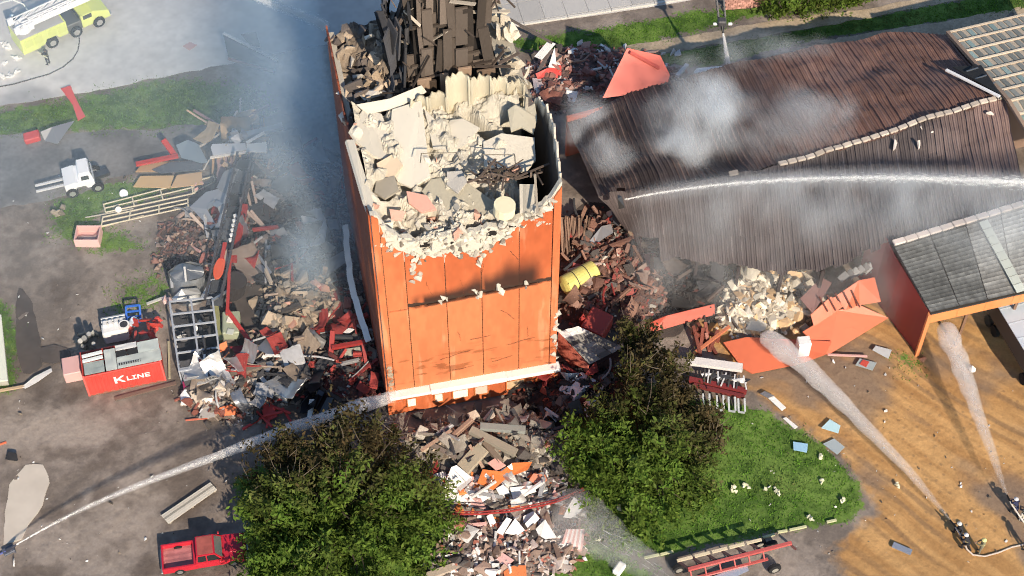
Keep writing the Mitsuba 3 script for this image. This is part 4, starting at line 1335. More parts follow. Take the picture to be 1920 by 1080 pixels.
# --- fence panels, crate and planks left of the ruin
def pipe_gate(label, corners, n_rail, posts, z=.35):
    t = thing('pipe_fence', label, 'fence', 'cream pipe fence panels')
    a, b, c, d = [at(*p, z) for p in corners]     # top-left, top-right, bottom-right, bottom-left
    for k in range(n_rail):
        f = k / (n_rail - 1)
        put('rail', MB().tube([a * (1 - f) + d * f, b * (1 - f) + c * f], .055, (.62, .55, .4), 7), 'paint', parent=t)
    for f in posts:
        put('upright', MB().tube([a * (1 - f) + b * f + [0, 0, .03], d * (1 - f) + c * f + [0, 0, .03]], .06, (.64, .57, .42), 7), 'paint', parent=t)


pipe_gate('upper cream pipe fence panel lying beside the white truck cab', ((194, 383), (360, 340), (366, 362), (198, 398)), 3, (0, .32, .64, 1))
pipe_gate('lower cream pipe fence panel ending at the pink crate', ((193, 407), (352, 373), (353, 388), (190, 424)), 3, (0, .32, .66, 1))
pipe_gate('short cream pipe gate with pink bags behind it', ((358, 342), (402, 330), (404, 340), (362, 362)), 2, (0, 1))
beam('rail_pole', 'thin pale pole lying below the cream pipe fences', 'pole', (160, 408, .1), (250, 391, .3), .07, .07, (.5, .47, .4))
beam('rail_pole', 'thin cream pole leading to the pink crate', 'pole', (185, 427, .2), (270, 404, .3), .08, .08, (.62, .5, .36))
for i, (x, y) in enumerate(((367, 346), (379, 344), (368, 356), (378, 354))):
    put('pink_bag', MB().chunk(at(x, y, .35), (.5, .38, .35), PINK * r.uniform(.9, 1.2), r), 'matte', 'pink bag stacked behind the short cream gate', 'bag', 'pink bags by the gate')
put('white_bucket', MB().tube([at(222, 393, .1), at(222, 393, .5)], [.22, .26], (.74, .66, .62), 14), 'paint', 'white bucket standing between the cream fence panels', 'bucket')
M, A, L = frame_at((142, 464), (188, 464))
t = thing('crate', 'pink white open crate on the grass left of the ruin', 'crate')
for nm, c, s in (('front_wall', (L / 2, .04, .45), (L, .08, .9)), ('back_wall', (L / 2, 1.5, .45), (L, .08, .9)), ('left_wall', (.04, .77, .45), (.08, 1.38, .9)), ('right_wall', (L - .04, .77, .45), (.08, 1.38, .9)), ('floor', (L / 2, .77, .12), (L - .1, 1.4, .06))):
    put(nm, MB(M, A).box(c, s, PINK * (1.15 if 'front' in nm else 1.0) + .04, bevel=.015), 'paint', parent=t)
for k in range(4):
    put('board', MB(M, A).box([.3 + k * .38, .7, .35], (.3, .6, .1), np.array([.4, .3, .27]) * r.uniform(.6, 1.3), rot(.4 * r.normal())), 'matte', parent=t)
# tan roof panels
t = thing('plywood_deck', 'tan plywood deck of two sheets left of the smoke', 'deck')
for px, c in (([(254, 322), (268, 305), (378, 300), (380, 318)], (.44, .28, .15)), ([(250, 350), (263, 330), (326, 329), (318, 352)], (.56, .37, .18)), ([(320, 352), (332, 328), (378, 322), (380, 345)], (.55, .36, .19))):
    plate('sheet', None, None, px, .5, .08, c, parent=t)
plate('dark_cover', 'dark sheet covering the upper half of the tan plywood deck', 'sheet', [(285, 318), (318, 304), (380, 300), (380, 318), (300, 325)], .62, .05, (.10, .11, .13), 'matte')
beam('red_beam', 'bent red beam standing up behind the plywood deck', 'beam', (306, 262, 1.5), (328, 292, .6), .45, .2, RED * 1.1)
beam('red_beam', 'red beam along the back edge of the plywood deck', 'beam', (255, 308, .8), (334, 292, .8), .4, .2, RED * 1.15)
plate('bluish_sheet', 'pale bluish metal sheet behind the plywood deck', 'sheet', [(330, 272), (352, 262), (372, 270), (390, 305), (378, 306), (340, 296)], [1.4, 1.6, 1.4, .8, .8, .9], .04, (.4, .46, .48), 'metal')
t = thing('wrecked_stall', 'wrecked timber stall with a white roof at the edge of the smoke', 'shed')
plate('roof_panel', None, None, [(395, 276), (398, 270), (460, 268), (462, 280), (400, 292)], 2.3, .12, (.55, .55, .56), parent=t)
plate('roof_panel', None, None, [(462, 270), (500, 266), (500, 285), (462, 284)], 2.4, .12, (.72, .7, .66), parent=t)
for k in range(6):
    beam('stud', None, None, (400 + k * 10, 292 + r.normal(0, 1), 2.2), (399 + k * 10, 330 + r.normal(0, 2), .2), .18, .14, np.array([.46, .3, .18]) * r.uniform(.7, 1.2), parent=t)
beam('rail', None, None, (394, 296, 2.2), (465, 285, 2.2), .16, .16, (.72, .66, .58), parent=t)
beam('rail', None, None, (462, 268, 2.4), (496, 248, 2.8), .2, .14, (.7, .68, .66), parent=t)
q = MB()
for k in range(5):
    q.chunk(at(448 + r.normal(0, 9), 258 + r.normal(0, 4), 2.5), (1.2, .9, .3), np.array([.5, .47, .46]) * r.uniform(.7, 1.2), r)
put('crumpled_sheet', q, 'metal', 'crumpled pale sheet metal on the wrecked stall', 'sheet metal')
for i, (a, b, c) in enumerate((((470, 330, .6), (548, 316, .8), PINK * .9), ((478, 316, .6), (560, 300, 1.0), RED), ((470, 322, .4), (542, 300, .9), RED * .8), ((430, 262, 2.0), (530, 236, 2.2), np.array([.36, .38, .42])), ((500, 300, .5), (572, 286, .8), np.array([.3, .2, .2])), ((500, 360, .5), (572, 340, .7), np.array([.35, .36, .36])), ((510, 415, .4), (570, 400, .5), np.array([.34, .34, .34])), ((505, 443, .4), (562, 447, .5), np.array([.36, .33, .33])))):
    beam('smoky_beam', 'broken beam half hidden in the blue smoke', 'beam', a, b, .55, .3, c, group='beams in the smoke')
for px, c in (([(545, 360), (572, 336), (576, 350), (556, 366)], (.4, .42, .42)), ([(572, 300), (582, 284), (592, 296), (580, 306)], (.45, .45, .47)), ([(510, 352), (560, 338), (555, 352), (512, 364)], (.3, .33, .33))):
    plate('smoky_sheet', 'bent grey sheet glimpsed through the blue smoke', 'sheet', px, [.9, 1.2, 1.0, .5], .05, c, 'metal', 'sheets in the smoke')
# red strips and torn pieces on the road edge
plate('red_strip', 'red metal strip crossing the left grass verge', 'sheet', [(114, 166), (132, 160), (142, 184), (160, 218), (146, 226), (136, 196)], [.3, .35, .2, .25, .2, .3], .05, RED * 1.5 + .03)
plate('grey_canopy', 'torn grey metal sheet lying below the left verge', 'sheet', [(76, 247), (98, 238), (140, 226), (122, 250), (108, 270), (84, 264)], [.9, .9, .7, .5, .3, .4], .06, (.42, .41, .4), 'metal')
put('red_block', MB().box(at(60, 257, .35), (1.3, .9, .6), RED * 1.35, rot(1.3, .1, .1), .08), 'paint', 'red block broken from the torn grey sheet', 'block')
plate('red_scrap', 'small red scrap lying alone on the pale road', 'scrap', [(343, 86), (356, 79), (369, 84), (355, 94)], .1, .06, PINK * .85)
plate('dark_canopy', 'long dark metal sheet with a white edge left of the ruin', 'sheet', [(418, 62), (432, 70), (520, 112), (516, 132), (428, 108)], [1.6, 1.6, 1.0, .2, .4], .08, (.07, .075, .09), 'paint')
beam('white_edge', 'white edge rail of the long dark sheet', 'rail', (419, 62, 1.75), (520, 113, 1.15), .22, .12, WHT, 'paint')
beam('pink_edge', 'pink lower edge of the long dark sheet', 'rail', (428, 110, .45), (514, 136, .3), .2, .14, PINK * .8, 'paint')
put('charred_sign', MB().slab([at(*p, 2.0) for p in ((452, 64), (480, 60), (488, 88), (470, 84))], .1, (.12, .11, .12)), 'matte', 'dark charred panel sticking up behind the long dark sheet', 'panel')

# --- freight container opened at the top, with machinery around it
M, A, L = frame_at((167, 743), (312, 713))
t = thing('freight_container', 'red freight container with white lettering and a torn grey top', 'container')
H = 2.45
KR = np.array([.58, .065, .05])
n = 100
xs = np.linspace(.1, L - .1, n)
wav = .045 * np.sign(np.sin(xs * 2 * math.pi / .56)) * np.minimum(1, np.abs(np.sin(xs * 2 * math.pi / .56)) * 3)
zs = np.linspace(.15, H - .12, 12)
P_ = np.array([[[x, -.02 + w_ * .5, z] for z in zs] for x, w_ in zip(xs, wav)])
fade = (.82 + .4 * vfbm(P_[..., 0] * 1.2, P_[..., 2] * 1.2 + 7, 4, 6))[..., None]
rust = np.clip((vfbm(P_[..., 0] * 1.6, P_[..., 2] * 2.5, 4, 8) - .5) * 3 - (P_[..., 2] - .15) * 1.3, 0, 1)[..., None]
put('front_wall', MB(M, A).grid(P_, (KR * fade) * (1 - rust) + np.array([.22, .09, .06]) * rust, -.03), 'paint', parent=t)
for txt, hh, x0, z0 in (('K', .74, 2.0, 1.02), ('LINE', .46, 2.95, 1.08)):
    m = meshkit.text_mesh(txt, hh, .02, bold=True)
    v = np.asarray(m.vertices)
    q = MB(M, A)
    q.add(np.stack([x0 + v[:, 0] * (1.25 if txt == 'K' else 1.2), -.07 - v[:, 2], z0 + v[:, 1]], 1), m.faces, (.8, .79, .76))
    put('lettering', q, 'paint', 'white letters on the red wall', parent=t)
for nm, c, s, col in (('left_post', (.06, .02, H / 2), (.14, .16, H), KR * 1.25 + .04), ('right_post', (L - .06, .02, H / 2), (.14, .16, H), KR * 1.25 + .04), ('top_rail', (L / 2, .0, H - .05), (L - .28, .12, .12), KR * 1.1), ('bottom_rail', (L / 2, .0, .1), (L - .28, .14, .16), np.array([.25, .1, .07])),
                      ('back_wall', (L / 2, 2.4, H / 2 - .1), (L, .08, H - .2), KR * .6), ('left_wall', (.05, 1.2, H / 2), (.08, 2.3, H - .1), KR * .9), ('right_wall', (L - .05, 1.2, H / 2 - .05), (.08, 2.3, H - .2), KR * .8), ('floor', (L / 2, 1.2, .1), (L - .2, 2.3, .1), (.1, .08, .07))):
    put(nm, MB(M, A).box(c, s, col, bevel=.015), 'paint', parent=t)
for x0, x1, y0, y1, c in ((2.6, 5.8, .08, 1.1, (.42, .45, .42)), (4.2, 5.75, 1.12, 2.1, (.46, .5, .47)), (1.75, 2.55, .08, 2.0, (.46, .49, .46)), (2.6, 4.15, 1.72, 2.2, (.62, .62, .6)), (.2, 1.65, .1, 1.15, (.3, .34, .32))):
    P_ = np.array([[[x0 + (x1 - x0) * i / 10, y0 + (y1 - y0) * j / 6, H + .02 + .05 * (float(vnoise(np.array(x0 + i * .4), np.array(j * .6), 3)) - .5)] for j in range(7)] for i in range(11)])
    cc = np.array(c) * (.75 + .5 * vfbm(P_[..., 0] * 2, P_[..., 1] * 2, 4, 9))[..., None]
    put('roof_plate', MB(M, A).grid(P_, cc, -.05), 'paint', parent=t)
for x in (.2, 1.0):
    put('roof_bar', MB(M, A).box([.9, 1.25 + x * .55, H + .12], (1.5, .28, .14), (.68, .7, .66), rot(math.pi / 2 - .06), .04), 'paint', parent=t)
for k in range(10):
    put('vent_slot', MB(M, A).box([2.75 + k * .17, .42, H + .06], (.11, .22, .05), (.04, .04, .045)), 'matte', parent=t)
for x in (2.95, 3.8):
    put('round_opening', MB(M, A).tube([[x, 1.4, H - .2], [x, 1.4, H + .03]], [.42, .42], (.025, .025, .028), 18), 'matte', parent=t)
put('end_box', MB().box(at(136, 692, .55), (1.3, 1.6, 1.1), PINK * 1.05, M, .05), 'paint', 'pink box pressed against the left end of the red container', 'box')
# machinery behind it
t = thing('white_engine', 'white generator engine with a round fan behind the red container', 'engine')
c = at(217, 622, .8)
put('block', MB(M, c).box([0, 0, 0], (1.9, 1.1, 1.3), WHT, bevel=.12), 'paint', parent=t)
for k in range(4):
    put('cylinder_head', MB(M, c).box([-.65 + k * .42, .35, .75], (.3, .5, .25), WHT * .9, bevel=.06), 'paint', parent=t)
put('fan_ring', MB(M, c).tube([[.75, -.2, .72], [.75, -.2, .95]], [.42, .42], WHT, 20), 'paint', parent=t)
put('fan', MB(M, c).tube([[.75, -.2, .93], [.75, -.2, .97]], [.3, .3], (.04, .04, .05), 20), 'matte', parent=t)
for k in range(2):
    put('exhaust_pipe', MB(M, c).tube([[-.9, .75 + k * .28, .5], [.9, .7 + k * .28, .55]], .13, (.6, .61, .6), 10), 'metal', parent=t)
t = thing('blue_steel_rack', 'bright blue steel frame standing behind the white engine', 'frame')
a = [at(*p, z) for p, z in (((238, 605), .6), ((264, 602), .6), ((262, 572), 1.2), ((236, 575), 1.2))]
for i in range(4):
    put('bar', MB().bar(a[i], a[(i + 1) % 4], .14, .12, (.035, .13, .5)), 'paint', parent=t)
for f in (.33, .66):
    put('bar', MB().bar(a[0] * (1 - f) + a[3] * f, a[1] * (1 - f) + a[2] * f, .12, .1, (.035, .13, .5)), 'paint', parent=t)
put('blue_white_tank', MB().tube([at(247, 608, .5), at(252, 600, 1.1)], [.34, .3], (.5, .6, .7), 14), 'paint', 'small pale tank inside the bright blue frame', 'tank')
for k in range(14):
    x, y = r.uniform(240, 296), r.uniform(598, 630)
    put('red_scrap_metal', MB().chunk(at(x, y, 1.2 + r.uniform(-.6, .6)), (1.1, .6, .3), KR * r.uniform(.5, 1.1), r), 'paint', 'crumpled red sheet behind the red container', 'scrap metal', 'crumpled red sheets behind the container')
t = thing('grey_machine', 'grey machine wreck with upright pistons left of the container', 'machine')
for k, (x, y, z0, z1) in enumerate(((150, 645, .1, 2.0), (160, 640, .1, 2.6), (174, 650, .1, 1.7), (155, 655, .1, 1.2), (168, 632, .2, 1.6))):
    put('piston', MB().tube([at(x, y, z0), at(x + r.normal(0, 3), y - 6, z1)], r.uniform(.1, .2), np.array([.3, .3, .29]) * r.uniform(.6, 1.3), 10), 'metal', parent=t)
for k in range(9):
    put('casting', MB().chunk(at(r.uniform(146, 186), r.uniform(628, 662), .5 + r.uniform(-.3, .4)), (.8, .6, .5), np.array([.2, .2, .19]) * r.uniform(.5, 1.5), r), 'metal', parent=t)
# grey cage
t = thing('steel_cage', 'grey steel cage of square cells right of the red container', 'cage')
K = [at(*p, 1.6) for p in ((318, 566), (398, 558), (414, 684), (336, 696))]
SG = (.36, .38, .42)
for f in (0, .5, 1):
    put('long_bar', MB().bar(K[0] * (1 - f) + K[1] * f, K[3] * (1 - f) + K[2] * f, .13, .13, SG), 'paint', parent=t)
for f in (0, .19, .37, .56, .75, .9, 1):
    put('cross_bar', MB().bar(K[0] * (1 - f) + K[3] * f + [0, 0, .02], K[1] * (1 - f) + K[2] * f + [0, 0, .02], .12, .12, SG), 'paint', parent=t)
for f in (0, .25, .5, .75, 1):
    for g in (0, 1):
        p = (K[0] * (1 - g) + K[1] * g) * (1 - f) + (K[3] * (1 - g) + K[2] * g) * f
        put('post', MB().bar([p[0], p[1], 0], [p[0], p[1], 1.54], .1, .1, SG), 'paint', parent=t)
put('floor', MB().slab([k - [0, 0, 1.45] for k in K], .06, (.05, .05, .055)), 'matte', parent=t)
pa = [K[3] * .8 + K[0] * .2, K[2] * .8 + K[1] * .2, K[2] - [0, 0, .0], K[3]]
put('end_plate', MB().slab([at(336, 690, 1.7), at(410, 678, 1.7), at(408, 700, 1.3), at(345, 715, 1.2)], .05, (.3, .31, .33)), 'metal', parent=t)
for k in range(16):
    f, g = r.uniform(.08, .95), r.uniform(.08, .92)
    p = (K[0] * (1 - g) + K[1] * g) * (1 - f) + (K[3] * (1 - g) + K[2] * g) * f
    c = np.array([.7, .7, .68]) if r.uniform() < .45 else np.array([.1, .1, .11])
    put('caged_part', MB().chunk(p - [0, 0, r.uniform(.6, 1.2)], (r.uniform(.4, 1.0), r.uniform(.3, .6), .4), c * r.uniform(.6, 1.1), r), 'metal', 'machine part lying inside the grey steel cage', 'machine part', 'parts inside the cage')
# crushed grey silo and neighbours
t = thing('crushed_tank', 'crushed grey metal tank above the steel cage', 'tank')
c0 = at(352, 545, .7)
an = np.linspace(0, 2 * math.pi, 33)
P_ = np.array([[[c0[0] + (1.35 + .12 * math.sin(a * 5 + k)) * math.cos(a), c0[1] + .9 * (1 + .1 * math.sin(a * 3 + k)) * math.sin(a) + .25 * k, -.0 + .45 * k] for k in range(5)] for a in an])
put('shell', MB().grid(P_, (.24, .25, .26), -.03), 'metal', parent=t, smooth=True)
P_ = np.array([[[c0[0] + 1.3 * f * math.cos(a), c0[1] + .9 + .85 * f * math.sin(a), 1.8 + .35 * (1 - f) + .12 * math.sin(a * 4) * f] for f in (.02, .4, .75, 1)] for a in an])
put('lid', MB().grid(P_, (.27, .28, .29), .03), 'metal', parent=t, smooth=True)
beam('pipe', None, None, (349, 528, 1.9), (346, 500, 2.6), .16, .16, (.4, .4, .4), 'metal', parent=t)
beam('pipe', None, None, (323, 540, 1.2), (321, 512, 1.8), .22, .14, (.45, .45, .45), 'metal', parent=t)
plate('white_cone_sheet', 'pale curved sheet leaning on the crushed grey tank', 'sheet', [(322, 560), (340, 542), (370, 540), (378, 550), (350, 556), (330, 566)], [.9, 1.6, 1.7, 1.2, 1.0, .8], .05, (.52, .53, .53), 'metal')
plate('curved_blade', 'bright curved metal strip right of the crushed tank', 'sheet', [(376, 556), (394, 524), (404, 522), (396, 546), (384, 560)], [.6, 1.4, 1.4, 1.0, .6], .05, (.55, .56, .57), 'metal')
plate('grey_flap', 'flat grey sheet right of the curved metal strip', 'sheet', [(396, 556), (408, 540), (428, 546), (420, 560), (398, 566)], .8, .05, (.33, .34, .35), 'metal')
beam('cage_lever', 'long pale bar from the cage toward the fallen conveyor', 'bar', (398, 563, 1.7), (428, 545, 1.5), .2, .12, (.45, .46, .47), 'metal')
beam('drawbar', 'pale drawbar lying left of the crushed tank', 'bar', (275, 570, .3), (312, 556, .4), .18, .14, (.45, .45, .42))
q = MB()
for k in range(3):
    q.chunk(at(312 + r.normal(0, 3), 560 + r.normal(0, 4), .7), (.5, .4, .8), np.array([.62, .45, .43]) * r.uniform(.8, 1.2), r)
put('pink_rag', q, 'matte', 'pink torn bundle beside the crushed tank', 'bundle')
# fallen conveyor
t = thing('fallen_conveyor', 'long dark conveyor leg fallen across the debris left of the ruin', 'conveyor')
CA, CB = at(462, 300, 2.4), at(402, 575, 1.0)
cd = CB - CA
cs = np.cross(cd, [0, 0, 1.0])
cs /= np.linalg.norm(cs)
for e, h_ in ((-1, 0), (1, 0), (-1, .9), (1, .9)):
    put('chord', MB().bar(CA + cs * e * .6 + [0, 0, h_], CB + cs * e * .6 + [0, 0, h_], .16, .16, (.06, .06, .07)), 'matte', parent=t)
for k in range(12):
    p = CA + cd * (k + .5) / 12
    put('trough_plate', MB().box(p + [0, 0, .1], (np.linalg.norm(cd) / 12 * .94, 1.15, .08), np.array([.055, .06, .07]) * r.uniform(.6, 1.6), rot(math.atan2(cd[0], cd[1]), math.asin(cd[2] / np.linalg.norm(cd)))), 'matte', parent=t)
    for e in (-1, 1):
        put('brace', MB().bar(CA + cd * k / 12 + cs * e * .6, CA + cd * (k + 1) / 12 + cs * e * .6 + [0, 0, .9], .09, .07, np.array([.08, .08, .09]) * r.uniform(.6, 1.4)), 'matte', parent=t)
beam('red_column', 'dark red steel column lying along the fallen conveyor', 'column', (458, 385, 2.2), (436, 490, 1.8), .6, .4, RED * .65, 'paint')
beam('red_column', 'thin red column bent below the fallen conveyor, upper length', 'column', (432, 470, 2.1), (426, 590, 1.6), .22, .22, RED * .9, 'paint')
beam('red_column', 'thin red column bent below the fallen conveyor, lower length', 'column', (426, 582, 1.6), (474, 648, 1.2), .3, .22, RED * .95, 'paint')
for k in range(6):
    put('white_cup', MB().box(at(441 - k * 1.7, 405 + k * 9, 2.3), (.34, .3, .2), WHT * r.uniform(.85, 1.05), rot(2.8), .06), 'paint', 'white cup in the row along the red column', 'cup', 'row of white cups on the column')
an = np.linspace(0, 2 * math.pi, 25)[:-1]
e0, ea, eb = at(411, 502, 1.9), at(418, 482, 1.9) - at(411, 502, 1.9), at(420, 506, 1.9) - at(411, 502, 1.9)
put('orange_disc', MB().slab([e0 + ea * math.cos(a) + eb * math.sin(a) for a in an], .12, (.66, .11, .05)), 'paint', 'flat orange oval disc at the foot of the dark red column', 'disc')
beam('red_bracket_bar', 'red arm holding the orange oval disc', 'bar', (422, 455, 2.0), (416, 485, 1.95), .3, .12, RED, 'paint')
plate('tan_sheet', 'tan strip beside the orange oval disc', 'sheet', [(418, 478), (426, 466), (428, 490), (420, 500)], 1.85, .05, (.42, .34, .27))
beam('red_bar', 'thin pink red bar lying in the brown debris left of the conveyor', 'bar', (332, 448, .2), (376, 472, .5), .18, .14, PINK * .75)
plate('grey_sheet', 'grey rippled metal sheet folded beside the conveyor', 'sheet metal', [(406, 352), (420, 322), (436, 314), (452, 318), (444, 345), (428, 366)], [2.2, 2.6, 2.6, 2.4, 2.2, 2.0], .06, (.36, .36, .36), 'metal')
plate('pale_sheet', 'pale metal sheet with a folded edge left of the conveyor', 'sheet metal', [(356, 388), (386, 360), (410, 354), (434, 370), (424, 384), (398, 380), (388, 392), (404, 420), (396, 430)], [1.0, 1.7, 2.0, 2.0, 1.8, 1.6, 1.4, 1.0, .8], .06, (.52, .5, .48), 'metal')
P_ = [at(*p, z) for p, z in (((390, 388), 1.5), ((402, 380), 2.0), ((414, 386), 2.2), ((420, 400), 1.9), ((414, 418), 1.4), ((404, 428), .9))]
q = MB()
for a, b in zip(P_[:-1], P_[1:]):
    q.bar(a, b, .6, .05, (.46, .46, .46))
put('arched_duct', q, 'metal', 'bent grey duct arching out of the pale metal sheet', 'duct')
for i, (x, y) in enumerate(((313, 460), (320, 463))):
    pass
t = thing('small_frame', 'small white square frame lying on the brown debris', 'frame')
K = [at(*p, .15) for p in ((306, 460), (314, 453), (321, 459), (313, 467))]
for i in range(4):
    put('side', MB().bar(K[i], K[(i + 1) % 4], .1, .1, (.66, .58, .55)), 'paint', parent=t)
put('white_roll', MB().chunk(at(331, 468, .2), (.5, .35, .3), WHT, r), 'matte', 'white crumpled roll right of the small square frame', 'roll')

# --- lower left pieces
t = thing('plank_raft', 'weathered white plank raft lying on the yard above the pickup', 'pallet')
K = [at(*p, .3) for p in ((302, 966), (394, 904), (407, 918), (316, 982))]
for k in range(6):
    f0, f1 = k / 6 + .01, (k + .93) / 6
    b = MB().slab([K[0] * (1 - f0) + K[3] * f0, K[1] * (1 - f0) + K[2] * f0, K[1] * (1 - f1) + K[2] * f1, K[0] * (1 - f1) + K[3] * f1], .06, np.array([.5, .47, .41]) * (r.uniform(.5, .7) if k in (2,) else r.uniform(.9, 1.25)))
    put('plank', b, 'matte', parent=t)
for f in (.04, .5, .96):
    put('bearer', MB().bar(K[0] * (1 - f) + K[1] * f - [0, 0, .12], K[3] * (1 - f) + K[2] * f - [0, 0, .12], .14, .12, (.34, .3, .25)), 'matte', parent=t)
put('black_bag', MB().chunk(at(25, 857, .25), (1.2, .6, .5), (.025, .025, .028), r, rot(1.9)), 'matte', 'black bag lying above the concrete patch', 'bag')
beam('orange_stick', 'orange stick at the left edge of the yard', 'stick', (-8, 836, .1), (12, 829, .1), .12, .1, (.62, .16, .08))
plate('pale_sheet_strip', 'long pale sheet lying at the end of the left ditch', 'sheet', [(40, 726), (64, 706), (96, 690), (98, 696), (70, 716), (48, 728)], [.3, .4, .3, .3, .3, .25], .05, (.55, .54, .53))
beam('tan_rail', 'tan rail along the lower left of the pale roof edge', 'rail', (-20, 736, .25), (46, 724, .25), .2, .12, (.45, .33, .22))
q = MB().slab([at(-60, 580, 2.6), at(2, 590, 2.6), at(14, 712, 2.6), at(-60, 720, 2.6)], .15, (.66, .66, .55))
t = thing('pale_roofed_hut', 'hut with a pale cream roof cut by the left edge', 'hut')
put('roof', q, 'paint', parent=t)
q = MB().slab([at(-60, 580, 1.2), at(-2, 595, 1.2), at(10, 705, 1.2), at(-60, 710, 1.2)], 2.3, (.4, .38, .33))
put('wall', q, 'paint', parent=t)
plate('white_post', 'white post standing against the burnt black sheets', 'post', [(576, 782), (580, 748), (589, 748), (586, 785)], [.6, 1.3, 1.3, .6], .12, WHT)
put('grey_box', MB().box(at(524, 737, .7), (1.75, .8, .75), (.36, .37, .36), rot(2.0, 0, .1), .06), 'paint', 'grey metal box at the edge of the left rubble', 'box')
put('grey_box_end', MB().box(at(544, 744, .72), (.1, .8, .74), (.06, .06, .06), rot(2.0, 0, .1), .02), 'paint', 'black open end of the grey metal box', 'lid')
for i in range(16):
    x, y = r.uniform(566, 612), r.uniform(682, 772)
    a = at(x, y, r.uniform(.4, 1.6))
    put('burnt_sheet', MB().box(a, (r.uniform(1.2, 2.6), r.uniform(.4, 1.0), .06), np.array([.03, .032, .038]) * r.uniform(.6, 2.2), rot(.15 + r.normal(0, .25), r.normal(.0, .35), r.normal(0, .5))), 'metal', 'burnt black metal sheet left of the ruin front', 'sheet metal', 'burnt black sheets')
for i, (a, b) in enumerate((((480, 770, .3), (510, 800, .5)), ((500, 758, .4), (545, 775, .7)), ((455, 805, .1), (520, 765, .4)), ((512, 760, .3), (500, 802, .4)), ((488, 755, .5), (530, 748, .6)), ((530, 765, .4), (545, 790, .3)), ((494, 780, .6), (530, 772, .6)))):
    beam('red_rod', 'thin bright red rod in the tangle above the broad tree', 'rod', a, b, .16, .12, RED * 1.25, 'paint', 'tangle of bright red rods')
plate('red_gate', 'bright red sheet in the tangle above the broad tree', 'sheet', [(488, 760), (508, 752), (520, 780), (498, 792)], [.4, .6, .5, .3], .05, RED * 1.2)
for px, z, c, lb in (([(407, 668), (412, 645), (424, 640), (430, 662), (418, 672)], [1.2, 1.7, 1.7, 1.2, 1.1], (.64, .17, .06), 'bright orange hood beside the steel cage'), ([(408, 775), (412, 764), (432, 758), (442, 764), (440, 778), (416, 780)], [.6, .9, 1.0, .9, .6, .5], (.64, .16, .06), 'bright orange tarp at the foot of the left rubble')):
    plate('orange_cover', lb, 'cover', px, z, .2, c)
plate('maroon_sheet', 'dark maroon sheet in the hollow of the left rubble', 'sheet', [(430, 650), (480, 645), (485, 665), (462, 678), (450, 672)], [.5, .6, .7, .4, .3], .06, (.2, .02, .03))
plate('pink_edge_sheet', 'pink edge of the maroon sheet', 'sheet', [(462, 678), (482, 650), (490, 655), (470, 682)], [.5, .9, .9, .5], .06, PINK * .8)
plate('white_shell', 'white curved cowl at the lower left of the rubble', 'cowl', [(338, 740), (346, 730), (380, 736), (378, 744), (352, 748), (350, 758), (340, 760)], [.6, .9, .9, .8, .7, .5, .4], .08, WHT)
plate('grey_hood', 'large grey bent panel in the lower left rubble', 'panel', [(380, 712), (405, 722), (416, 748), (402, 782), (372, 784), (384, 750)], [1.2, 1.3, 1.1, .7, .4, .7], .06, (.37, .34, .31))
plate('magenta_cloth', 'small dark pink cloth beside the grey bent panel', 'cloth', [(342, 716), (358, 712), (360, 726), (344, 730)], .8, .08, (.32, .03, .1))
plate('white_hood', 'pale crumpled panel below the steel cage', 'panel', [(376, 702), (398, 682), (410, 678), (424, 684), (404, 704)], [1.1, 1.4, 1.4, 1.2, 1.0], .08, (.6, .56, .5))
beam('white_stick', 'white stick standing in front of the steel cage', 'stick', (378, 700, 1.2), (384, 664, 1.9), .16, .1, WHT)
beam('red_edge_pole', 'red pole lying at the foot of the left rubble', 'pole', (348, 788, .1), (432, 780, .1), .1, .1, (.5, .15, .1))
beam('long_plank', 'long brown plank lying below the red container', 'plank', (215, 748, .1), (330, 718, .15), .28, .12, (.16, .11, .09))
beam('yellow_strip', 'thin tan strip standing between container and cage', 'strip', (316, 640, .3), (318, 710, .3), .14, .1, (.4, .36, .24))
beam('yellow_strip', 'olive strip lying beside the steel cage', 'strip', (405, 570, .6), (414, 640, .6), .35, .25, (.26, .26, .12))
put('green_box', MB().box(at(434, 610, .9), (2.1, 1.3, .9), (.31, .34, .24), rot(-.1, 0, .05), .08), 'paint', 'pale green machine casing right of the steel cage', 'casing')
for i, c in enumerate(((.72, .7, .6), (.5, .52, .45))):
    put('green_box_plate', MB().box(at(432, 600 + i * 22, 1.42), (.5, .5, .06), c, rot(.2)), 'paint', 'pale plate on the green machine casing', 'plate', 'plates on the green casing')
# black charred tank right of conveyor
put('black_drum', MB().tube([at(436, 545, .2), at(444, 525, 1.7)], [.95, .8], (.035, .03, .03), 20), 'matte', 'black burnt drum right of the thin red column', 'drum')
for a, b, w in (((462, 480, 1.2), (505, 515, 1.0), .4), ((478, 470, 1.2), (508, 512, 1.0), .2), ((505, 460, 1.4), (522, 505, 1.0), .5), ((455, 478, 1.3), (474, 470, 1.5), .18)):
    beam('bright_strut', 'bright bent metal strut right of the black drum', 'strut', a, b, w, .1, (.4, .4, .41), 'metal', 'bright struts by the black drum')
for a, b in (((455, 390, 2.2), (510, 440, 1.0)), ((470, 395, 2.0), (500, 430, 1.2)), ((450, 370, 2.2), (462, 430, 1.4)), ((472, 340, 2.0), (485, 400, 1.2)), ((460, 345, 2.2), (478, 420, 1.0))):
    beam('tan_lath', 'long tan lath fallen right of the conveyor', 'lath', a, b, .2, .14, np.array([.36, .28, .24]) * r.uniform(.7, 1.2), group='laths right of the conveyor')
